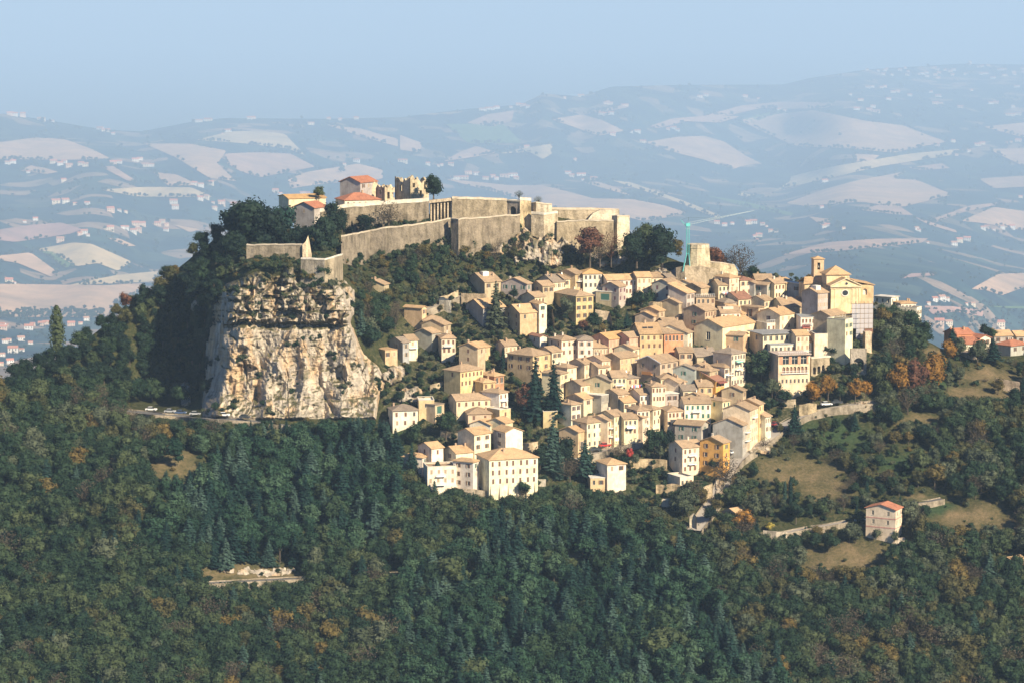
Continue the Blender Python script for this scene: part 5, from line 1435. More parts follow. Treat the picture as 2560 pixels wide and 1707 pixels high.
# arcaded building
def arcaded():
    Y = float(yh(1945, 985)) - 4; s = F / Y; al = R(14)
    ye = 886; H = 13.8
    th = thing('arcaded_building', P(1945, ye + H * s, Y), 'tall building with an arcade of seven arches under a brick red loggia', 'building', al)
    W, D = 82 / (s * math.cos(al)), 10.0
    m = MB()
    big = [(1.7 + i * 3.4, H - 3.4, 2.3, 2.9) for i in range(3)]
    arc = [(1.5 + i * 1.42, H - 6.6, 1.1, 2.3) for i in range(7)]
    sm = [(1.3 + i * 1.55, H - 10.2, 0.7, 1.4) for i in range(7)]
    facade(m, (0, 0), (1, 0), W, -5, H, big + arc + sm, 0.5)
    m.quad((0, 0, -5), (0, D, -5), (0, D, H), (0, 0, H)); m.quad((W, 0, -5), (W, D, -5), (W, D, H), (W, 0, H)); m.quad((0, D, -5), (W, D, -5), (W, D, H), (0, D, H))
    m.build('wall', PLASTER, th, (0.72, 0.58, 0.4))
    k = MB(); k.box(-0.6, -0.9, H + 0.004, W + 0.3, D, H + 0.3); k.build('roof', PLASTER, th, (0.5, 0.4, 0.33))
    for i in range(4):
        x0 = [0.35, 4.1, 7.5, 10.9][i]; x1 = [1.6, 5.0, 8.4, 11.5][i]
        k = MB(); k.box(x0, -0.05, H - 3.5, min(x1, W - 0.1), -0.003, H - 0.3); k.build('brick_panel', PLASTER, th, (0.58, 0.3, 0.19))
    for x, z, w, h in big:
        k = MB(); k.box(x, 0.4, z, x + w, 0.47, z + h); p = k.build('window', GLASS, th)
        k = MB(); k.box(x + w / 2 - 0.05, 0.3, z, x + w / 2 + 0.05, 0.398, z + h); k.box(x, 0.3, z + 1.9, x + w, 0.397, z + 2.0); k.build('frame', FRAME, p)
    for x, z, w, h in arc:
        g = MB(); u = x + w / 2; r = w / 2; zc = z + h - r
        for sgn in (-1, 1):
            for q in range(5):
                t0, t1 = math.pi / 2 * q / 5, math.pi / 2 * (q + 1) / 5
                a, b = u + sgn * r * math.cos(t0), u + sgn * r * math.cos(t1)
                g.prism([(a, 0.01, zc + r * math.sin(t0)), (b, 0.01, zc + r * math.sin(t1)), (b, 0.01, zc + r), (a, 0.01, zc + r)], [(a, 0.4, zc + r * math.sin(t0)), (b, 0.4, zc + r * math.sin(t1)), (b, 0.4, zc + r), (a, 0.4, zc + r)])
        ao = g.build('arch', PLASTER, th, (0.72, 0.58, 0.4))
        g = MB(); g.box(x, 0.46, z, x + w, 0.5, z + h); g.build('recess', PLASTER, ao, (0.3, 0.2, 0.15))
    for w in sm: put_window(th, (0, 0), 0, 'x', w)
    k = MB(); k.box(1.2, -0.7, H - 6.75, 11.5, -0.004, H - 6.62)
    for q in range(26): k.box(1.25 + q * 0.4, -0.68, H - 6.62, 1.29 + q * 0.4, -0.64, H - 5.8)
    k.box(1.2, -0.7, H - 5.8, 11.5, -0.62, H - 5.72); k.build('balcony', WHITE, th)
    k = MB()
    for q in range(int(W / 0.7)): k.box(q * 0.7, -0.85, H + 0.3, q * 0.7 + 0.05, -0.8, H + 1.2)
    k.box(-0.5, -0.86, H + 1.2, W + 0.2, -0.78, H + 1.27); k.build('railing', WHITE, th)
arcaded()
# white upper block standing on the terrace of the arcaded building
H_(1918,1926,1990,862,4.0,'f','w','s',(1,6),(0,0),'white band of rooms with six doors above the arcaded building terrace',Y=1020,e=0.3,ww=1.1,wh=2.2,top=0.9,a=16)
H_(1986,1992,2030,856,4.6,'g','w','o',(1,3),(0,0),'small pale annex with three windows right of the white band of rooms',Y=1022,a=16,ch=0)

# crane
def crane():
    Y = 1071
    foot = P(1719, 672, Y); th = thing('tower_crane', foot, 'slim teal crane with a raised thin jib beside the squat tower', 'crane')
    top = P(1719, 563, Y) - foot; h = top.z
    m = MB()
    for sx in (-0.5, 0.5):
        for sy in (-0.5, 0.5): m.tube((sx, sy, h * 0.32), (sx, sy, h), 0.1, k=5)
    n = 14
    for i in range(n):
        z0, z1 = h * (0.32 + 0.68 * i / n), h * (0.32 + 0.68 * (i + 1) / n)
        m.tube((-0.5, -0.5, z0), (0.5, -0.5, z1), 0.07, k=4); m.tube((0.5, -0.5, z0), (0.5, 0.5, z1), 0.07, k=4); m.tube((-0.5, 0.5, z0), (-0.5, -0.5, z1), 0.07, k=4)
    m.build('mast', TEAL, th)
    for x, y in ((-1.9, -1.4), (1.0, -1.4), (-1.9, 1.4), (1.0, 1.4)):
        m = MB(); m.tube((x, y, -1), (0.35 * (1 if x > 0 else -1), 0.35 * (1 if y > 0 else -1), h * 0.36), 0.16, k=5); m.build('leg', TEAL, th)
    e = P(1886, 527, Y + 2) - foot
    m = MB(); d = (e - top).normalized(); up = Vector((0, 0, 1))
    m.tube(top, e, 0.06, 0.045, 5); m.tube(top + up * 0.9, e, 0.045, 0.035, 5)
    L = (e - top).length
    for i in range(22):
        f0, f1 = i / 22, (i + 0.5) / 22
        m.tube(top + (e - top) * f0, top + (e - top) * f1 + up * 0.9 * (1 - f1), 0.035, k=4)
    m.build('jib', flat('pale_crane_paint', (0.5, 0.58, 0.56), 0.5), th)
    e2 = P(1702, 551, Y) - foot
    m = MB(); m.tube(top - up * 1.0, e2, 0.14, 0.12, 5); m.build('counter_jib', TEAL, th)
    m = MB(); m.box(-0.8, -0.8, h - 0.5, 0.8, 0.8, h + 0.7); m.build('slewing_cab', TEAL, th)
    q = P(1722, 544, Y) - foot
    m = MB(); m.tube(top, q, 0.05, k=4); m.tube(q, top + (e - top) * 0.45, 0.03, k=4); m.tube(q, e2, 0.03, k=4); m.build('cable', IRON, th)
crane()

# ------------------------------------------------------------------ roads
def road(name, pts, width, lift=0.6, material=ASPHALT):
    q = np.array(pts, float)
    d = np.concatenate([[0], np.cumsum(np.hypot(*np.diff(q, axis=0).T))])
    t = np.arange(0, d[-1] + 1, 9.0)
    xs, ys = np.interp(t, d, q[:, 0]), np.interp(t, d, q[:, 1])
    for _ in range(2):
        xs[1:-1] = (xs[:-2] + 2 * xs[1:-1] + xs[2:]) / 4; ys[1:-1] = (ys[:-2] + 2 * ys[1:-1] + ys[2:]) / 4
    c = unp(xs, ys, yh(xs, ys) - 1.5); c[:, 2] += 0.0
    tn = np.gradient(c, axis=0)[:, :2]; tn /= np.linalg.norm(tn, axis=1, keepdims=True) + 1e-9
    sd_ = np.stack([-tn[:, 1], tn[:, 0]], 1)
    m = MB(); e = MB()
    for i in range(len(c) - 1):
        def pt(k, o, z=0.0): return (c[k, 0] + sd_[k, 0] * o, c[k, 1] + sd_[k, 1] * o, c[k, 2] + z)
        h = width / 2
        m.quad(pt(i, -h), pt(i + 1, -h), pt(i + 1, h), pt(i, h))
        for o0, o1 in ((-h - 0.35, -h), (h, h + 0.35)):
            e.prism([pt(i, o0, -3.5), pt(i + 1, o0, -3.5), pt(i + 1, o1, -3.5), pt(i, o1, -3.5)], [pt(i, o0, 0.35), pt(i + 1, o0, 0.35), pt(i + 1, o1, 0.35), pt(i, o1, 0.35)])
    o = kind(m.build(name, material), 'structure')
    e.build('kerb', STONE, o, (0.36, 0.31, 0.24))
    return c
PALE = flat('pale_paving', (0.36, 0.32, 0.27))
RA = road('road', [(2190,1006),(2120,1012),(2065,1020),(2020,1032),(1985,1047),(1955,1066),(1925,1090),(1895,1112),(1865,1131),(1838,1150),(1818,1180),(1808,1212),(1790,1247),(1768,1277),(1748,1308),(1730,1330)], 5.5, material=PALE)
RB = road('road', [(318,1027),(400,1036),(480,1042),(560,1047),(640,1053),(700,1060),(760,1068)], 6)
road('road', [(420,1462),(530,1457),(640,1451),(780,1444),(860,1440),(940,1436),(1012,1432)], 4)
road('road', [(1895,1336),(1960,1332),(2020,1319),(2060,1314),(2125,1302)], 3.5, material=PALE)
road('road', [(2285,1258),(2330,1252),(2362,1245)], 3.5)
road('street', [(1438,1146),(1480,1134),(1520,1122),(1560,1110),(1605,1104)], 4.5, material=PALE)
road('lane', [(1060,776),(1100,762),(1140,745),(1165,738)], 3.2, material=PALE)

# ------------------------------------------------------------------ cars
CARS = {}
def car_meshes(paint):
    if paint in CARS: return CARS[paint]
    pm = flat('car_paint', paint, 0.35, 0.5)
    b = MB(); L, Wd = 4.1, 1.7
    prof = [(-2.05, 0.35), (-2.05, 0.8), (-1.85, 0.95), (2.0, 0.88), (2.05, 0.6), (2.05, 0.35)]
    b.prism([(x, -Wd / 2, z) for x, z in prof], [(x, Wd / 2, z) for x, z in prof])
    top = [(-1.7, 0.93), (-1.25, 1.42), (0.35, 1.45), (1.05, 0.9)]
    r = MB(); r.prism([(x, -0.62, z) for x, z in [(-1.2, 1.43), (-1.1, 1.5), (0.2, 1.52), (0.4, 1.46)]], [(x, 0.62, z) for x, z in [(-1.2, 1.43), (-1.1, 1.5), (0.2, 1.52), (0.4, 1.46)]])
    g = MB(); g.prism([(x, -0.72, z) for x, z in top], [(x, 0.72, z) for x, z in top])
    w = MB(); w.tube((0, -0.11, 0), (0, 0.11, 0), 0.32, k=10)
    l = MB(); l.box(-0.04, -0.2, -0.08, 0.04, 0.2, 0.08)
    CARS[paint] = (b.mesh('body', pm), g.mesh('cabin_glass', GLASS), r.mesh('car_roof', pm), w.mesh('wheel', IRON), l.mesh('headlight', WHITE))
    return CARS[paint]
def car(px, py, rz, paint, label, Y=None):
    p = P(px, py, Y if Y else float(yh(px, py)) - 2.2)
    th = thing('parked_car', p, label, 'car', rz, 'cars parked along the roads')
    b, g, r, w, l = car_meshes(paint)
    link('body', b, th); link('cabin_glass', g, th); link('car_roof', r, th)
    for x in (-1.3, 1.3):
        for y in (-0.8, 0.8): link('wheel', w, th, None, (x, y, 0.32))
    for y in (-0.55, 0.55): link('headlight', l, th, None, (2.03, y, 0.68))
RED, WH, DK, SIL_, BLU = (0.5, 0.03, 0.03), (0.78, 0.78, 0.76), (0.04, 0.045, 0.05), (0.4, 0.41, 0.42), (0.06, 0.1, 0.2)
car(1513, 1116, 0.35, RED, 'bright red car on the lower street before the cream corner house')
car(1487, 1126, 0.35, DK, 'dark car just left of the bright red car on the lower street')
car(1586, 1104, 0.3, DK, 'dark car under the tall cream house on the lower street')
car(1832, 1133, 0.9, WH, 'white car at the street bend under the big blank grey wall')
car(1937, 1063, 1.0, (0.25, 0.03, 0.03), 'dark red car at the upper end of the rising street')
car(2066, 1013, 0.25, WH, 'white car on the upper road before the orange trees')
car(2092, 1008, 0.2, DK, 'dark car right of the white car on the upper road')
car(1107, 753, 0.4, DK, 'dark car on the upper left lane above a white wall')
car(560, 1040, -0.1, WH, 'white car parked at the foot of the sunlit cliff')
car(612, 1045, -0.1, DK, 'dark car parked at the foot of the sunlit cliff')
car(452, 1034, -0.15, BLU, 'dark blue car on the cliff road in the shade')
car(378, 1026, -0.15, WH, 'white car at the far left of the cliff road')
car(425, 1031, -0.15, SIL_, 'silver car between the white and blue cars on the cliff road')
car(488, 1037, -0.1, SIL_, 'silver car on the cliff road, nearest the shaded cliff corner')
car(2152, 1304, 0.1, WH, 'white car by the terrace of the lone cream house', Y=930)

# power poles
for px, py, h, lab in ((1746, 1252, 7.5, 'wooden power pole with two crossarms at the head of the ramp'), (1402, 1148, 8, 'thin lamp pole at the left end of the lower street'), (1790, 1130, 7, 'thin pole beside the big blank grey wall'), (2052, 1012, 6.5, 'slim lamp pole on the upper road by the white car')):
    p = P(px, py, float(yh(px, py)) - 2.5)
    th = thing('utility_pole', p, lab, 'pole')
    m = MB(); m.tube((0, 0, -2), (0, 0, h), 0.13, 0.09, 6); m.build('post', BARK, th)
    if 'power' in lab:
        for z in (h - 0.4, h - 1.4):
            m = MB(); m.box(-1.5, -0.07, z, 1.5, 0.07, z + 0.16); m.build('crossarm', BARK, th)
    else:
        m = MB(); m.box(-0.1, -0.9, h - 0.05, 0.1, 0.1, h + 0.1); m.build('lamp_head', IRON, th)

# ------------------------------------------------------------------ trees (unit height)
def rdir(r):
    while True:
        v = Vector((r.uniform(-1, 1), r.uniform(-1, 1), r.uniform(-1, 1)))
        if 0.05 < v.length < 1: return v.normalized()

def leafquad(m, p, n, s, r):
    t = n.orthogonal().normalized(); b = n.cross(t)
    a = r.uniform(0, 6.28)
    u = (t * math.cos(a) + b * math.sin(a)) * s; v = (b * math.cos(a) - t * math.sin(a)) * s * r.uniform(0.6, 1.0)
    m.quad(p - u - v * 0.4, p - v, p + u + v * 0.3, p + v)

def blob(m, c, rad, r, seg=6):
    rings = [(0, -1)] + [(math.sin(math.pi * k / 4), -math.cos(math.pi * k / 4)) for k in (1, 2, 3)] + [(0, 1)]
    n0 = len(m.v)
    for q, (a, z) in enumerate(rings):
        for i in range(seg):
            t = 2 * math.pi * i / seg
            m.v.append((c.x + rad * a * math.cos(t), c.y + rad * a * math.sin(t), c.z + rad * z))
    for q in range(4):
        for i in range(seg):
            j = (i + 1) % seg
            m.f.append((n0 + q * seg + i, n0 + q * seg + j, n0 + (q + 1) * seg + j, n0 + (q + 1) * seg + i)); m.m.append(0)

def crown_round(seed, lobes, n, rx, z0, leaf, core=0.66, lr=(0.10, 0.19)):
    r = random.Random(seed); m = MB(); L = []
    zc = (z0 + 1) / 2; rz = (1 - z0) / 2
    for i in range(lobes):
        d = rdir(r); f = r.uniform(0.45, 1) if i else 0
        rad = r.uniform(*lr)
        c = Vector((d.x * f * (rx - rad * 0.6), d.y * f * (rx - rad * 0.6), zc + d.z * f * (rz - rad * 0.8)))
        L.append((c, rad))
    L.append((Vector((0, 0, zc)), min(rx, rz) * 0.62))
    for c, rad in L:
        if core: blob(m, c, rad * core, r)
    tot = sum(q[1] ** 2 for q in L)
    for c, rad in L:
        for _ in range(int(n * rad ** 2 / tot)):
            d = rdir(r)
            if d.z < -0.55 and r.random() < 0.6: continue
            p = c + d * rad * r.uniform(0.78, 1.12)
            leafquad(m, p, (d + rdir(r) * 0.7).normalized(), leaf * r.uniform(0.7, 1.3), r)
    return m

def crown_conifer(seed, tiers, rad, z0=0.1, droop=0.25, dens=1.0, p=0.85):
    r = random.Random(seed); m = MB()
    core = [(rad * 0.5 * (1 - t) ** p * math.cos(a), rad * 0.5 * (1 - t) ** p * math.sin(a), z0 + (0.98 - z0) * t) for t in (0.0, 0.5) for a in [k * 1.0472 for k in range(6)]]
    n0 = len(m.v); m.v += core + [(0, 0, 0.96)]
    for i in range(6):
        j = (i + 1) % 6
        m.f.append((n0 + i, n0 + j, n0 + 6 + j, n0 + 6 + i)); m.m.append(0); m.f.append((n0 + 6 + i, n0 + 6 + j, n0 + 12)); m.m.append(0)
    for k in range(tiers):
        t = k / (tiers - 1); z = z0 + (0.97 - z0) * t
        R0 = rad * ((1 - t) ** p) + 0.012
        nb = int((7 + 7 * (1 - t)) * dens)
        ph = r.uniform(0, 6)
        for i in range(nb):
            a = ph + 2 * math.pi * (i + r.uniform(-0.3, 0.3)) / nb
            L = R0 * r.uniform(0.7, 1.15); w = L * 0.3 + 0.008
            dv = Vector((math.cos(a), math.sin(a), 0)); sv = Vector((-math.sin(a), math.cos(a), 0))
            zz = z + r.uniform(-0.012, 0.012)
            b = Vector((0, 0, zz)); mid = dv * L * 0.55 + Vector((0, 0, zz - L * droop * 0.3)); tip = dv * L + Vector((0, 0, zz - L * droop))
            m.quad(b, mid - sv * w * 0.6, tip, mid + sv * w * 0.6)
            for _ in range(2):
                q = dv * L * r.uniform(0.45, 1) + Vector((0, 0, zz - L * droop * 0.6 + r.uniform(-0.02, 0.012)))
                leafquad(m, q + sv * w * r.uniform(-0.8, 0.8), (Vector((0, 0, 1)) + dv * 0.8 + rdir(r) * 0.5).normalized(), 0.018 + L * 0.12, r)
    return m

def crown_column(seed, rad, n, z0=0.05):
    r = random.Random(seed); m = MB()
    prof = lambda t: rad * (math.sin(math.pi * min(1, 0.12 + t * 0.62)) ** 0.8) * (1 - t) ** 0.42
    for k in range(7):
        t = k / 7; blob(m, Vector((0, 0, z0 + (1 - z0) * t)), max(0.01, prof(t) * 0.8), r)
    for _ in range(n):
        t = r.random() ** 0.9; a = r.uniform(0, 6.283); q = prof(t) * r.uniform(0.75, 1.15)
        d = Vector((math.cos(a), math.sin(a), 0.5))
        leafquad(m, Vector((q * math.cos(a), q * math.sin(a), z0 + (1 - z0) * t)), (d + rdir(r) * 0.6).normalized(), r.uniform(0.012, 0.026), r)
    return m

def crown_twigs(seed, n, rx, z0):
    r = random.Random(seed); m = MB()
    for i in range(26):
        d = rdir(r); d.z = abs(d.z) * 1.2 + 0.35; d.normalize()
        b = Vector((0, 0, r.uniform(0.15, 0.4)))
        e = b + Vector((d.x * rx * 1.5, d.y * rx * 1.5, d.z * 0.55))
        m.tube(b, e, 0.009, 0.003, 3)
    for _ in range(n):
        d = rdir(r); f = r.random() ** 0.4
        p = Vector((d.x * rx * f, d.y * rx * f, (1 + z0) / 2 + d.z * f * (1 - z0) / 2))
        leafquad(m, p, rdir(r), r.uniform(0.010, 0.024), r)
    return m

def trunk_mesh(h, r0, forks=3, seed=1):
    r = random.Random(seed); m = MB()
    m.tube((0, 0, -0.08), (0, 0, h), r0, r0 * 0.6, 6)
    for i in range(forks):
        a = 2.1 * i + r.random()
        m.tube((0, 0, h * 0.75), (0.16 * math.cos(a), 0.16 * math.sin(a), h + 0.18), r0 * 0.5, r0 * 0.2, 5)
    return m

SHAPES = {
 'round': [crown_round(s, 17, 1500, 0.36, 0.16, 0.026) for s in (1, 2, 3, 4)],
 'full': [crown_round(s, 22, 1900, 0.36, 0.02, 0.026, lr=(0.11, 0.19)) for s in (5, 6, 7, 8)],
 'tall': [crown_round(s, 15, 1300, 0.27, 0.12, 0.024, lr=(0.09, 0.15)) for s in (11, 12)],
 'con': [crown_conifer(21, 19, 0.21), crown_conifer(22, 17, 0.25, droop=0.35), crown_conifer(23, 21, 0.18, droop=0.15)],
 'pine': [crown_round(31, 11, 900, 0.25, 0.3, 0.024, lr=(0.09, 0.15)), crown_conifer(32, 14, 0.27, 0.15, 0.1, 1.1, 0.6)],
 'cedar': [crown_conifer(41, 15, 0.24, 0.06, 0.12, 1.15, 0.75), crown_conifer(42, 17, 0.2, 0.06, 0.2, 1.15, 0.7)],
 'col': [crown_column(51, 0.12, 900), crown_column(52, 0.17, 900)],
 'twig': [crown_twigs(61, 620, 0.33, 0.28), crown_twigs(62, 760, 0.38, 0.22)],
 'bush': [crown_round(71, 9, 620, 0.62, -0.05, 0.05, lr=(0.2, 0.34)), crown_round(72, 7, 560, 0.78, -0.05, 0.055, lr=(0.2, 0.36))],
}
TRUNKS = {k: trunk_mesh(h, r, f, 3).mesh('trunk', BARK) for k, h, r, f in (('round', 0.35, 0.028, 3), ('tall', 0.35, 0.022, 3), ('full', 0.3, 0.03, 3), ('con', 0.5, 0.016, 0), ('pine', 0.5, 0.018, 2), ('cedar', 0.5, 0.018, 0), ('col', 0.3, 0.02, 0), ('twig', 0.4, 0.022, 4), ('bush', 0.3, 0.03, 3))}
_CM = {}
def crown_mesh(shape, v, mt):
    k = (shape, v, mt.name)
    if k not in _CM: _CM[k] = SHAPES[shape][v].mesh('crown', mt)
    return _CM[k]

PROTO = {}
def plant(p, h, shape, mt, name, label, cat, group=None, v=None, wide=1.0):
    v = rng.randrange(len(SHAPES[shape])) if v is None else v
    th = thing(name, p, label, cat, rng.uniform(0, 6.28), group, (h * wide, h * wide, h))
    c = link('crown', crown_mesh(shape, v, mt), th)
    link('trunk', TRUNKS[shape], th)
    if not PROTO.get((shape, v, mt.name)): PROTO[(shape, v, mt.name)] = c
    return th

def tree_at(px, py, hpx, shape, mt, name, label, cat='tree', group=None, v=None, wide=1.0, Y=None, off=-1.0):
    Yg = Y if Y else float(yh(px, py)) + off
    return plant(P(px, py, Yg), hpx * Yg / F, shape, mt, name, label, cat, group, v, wide)

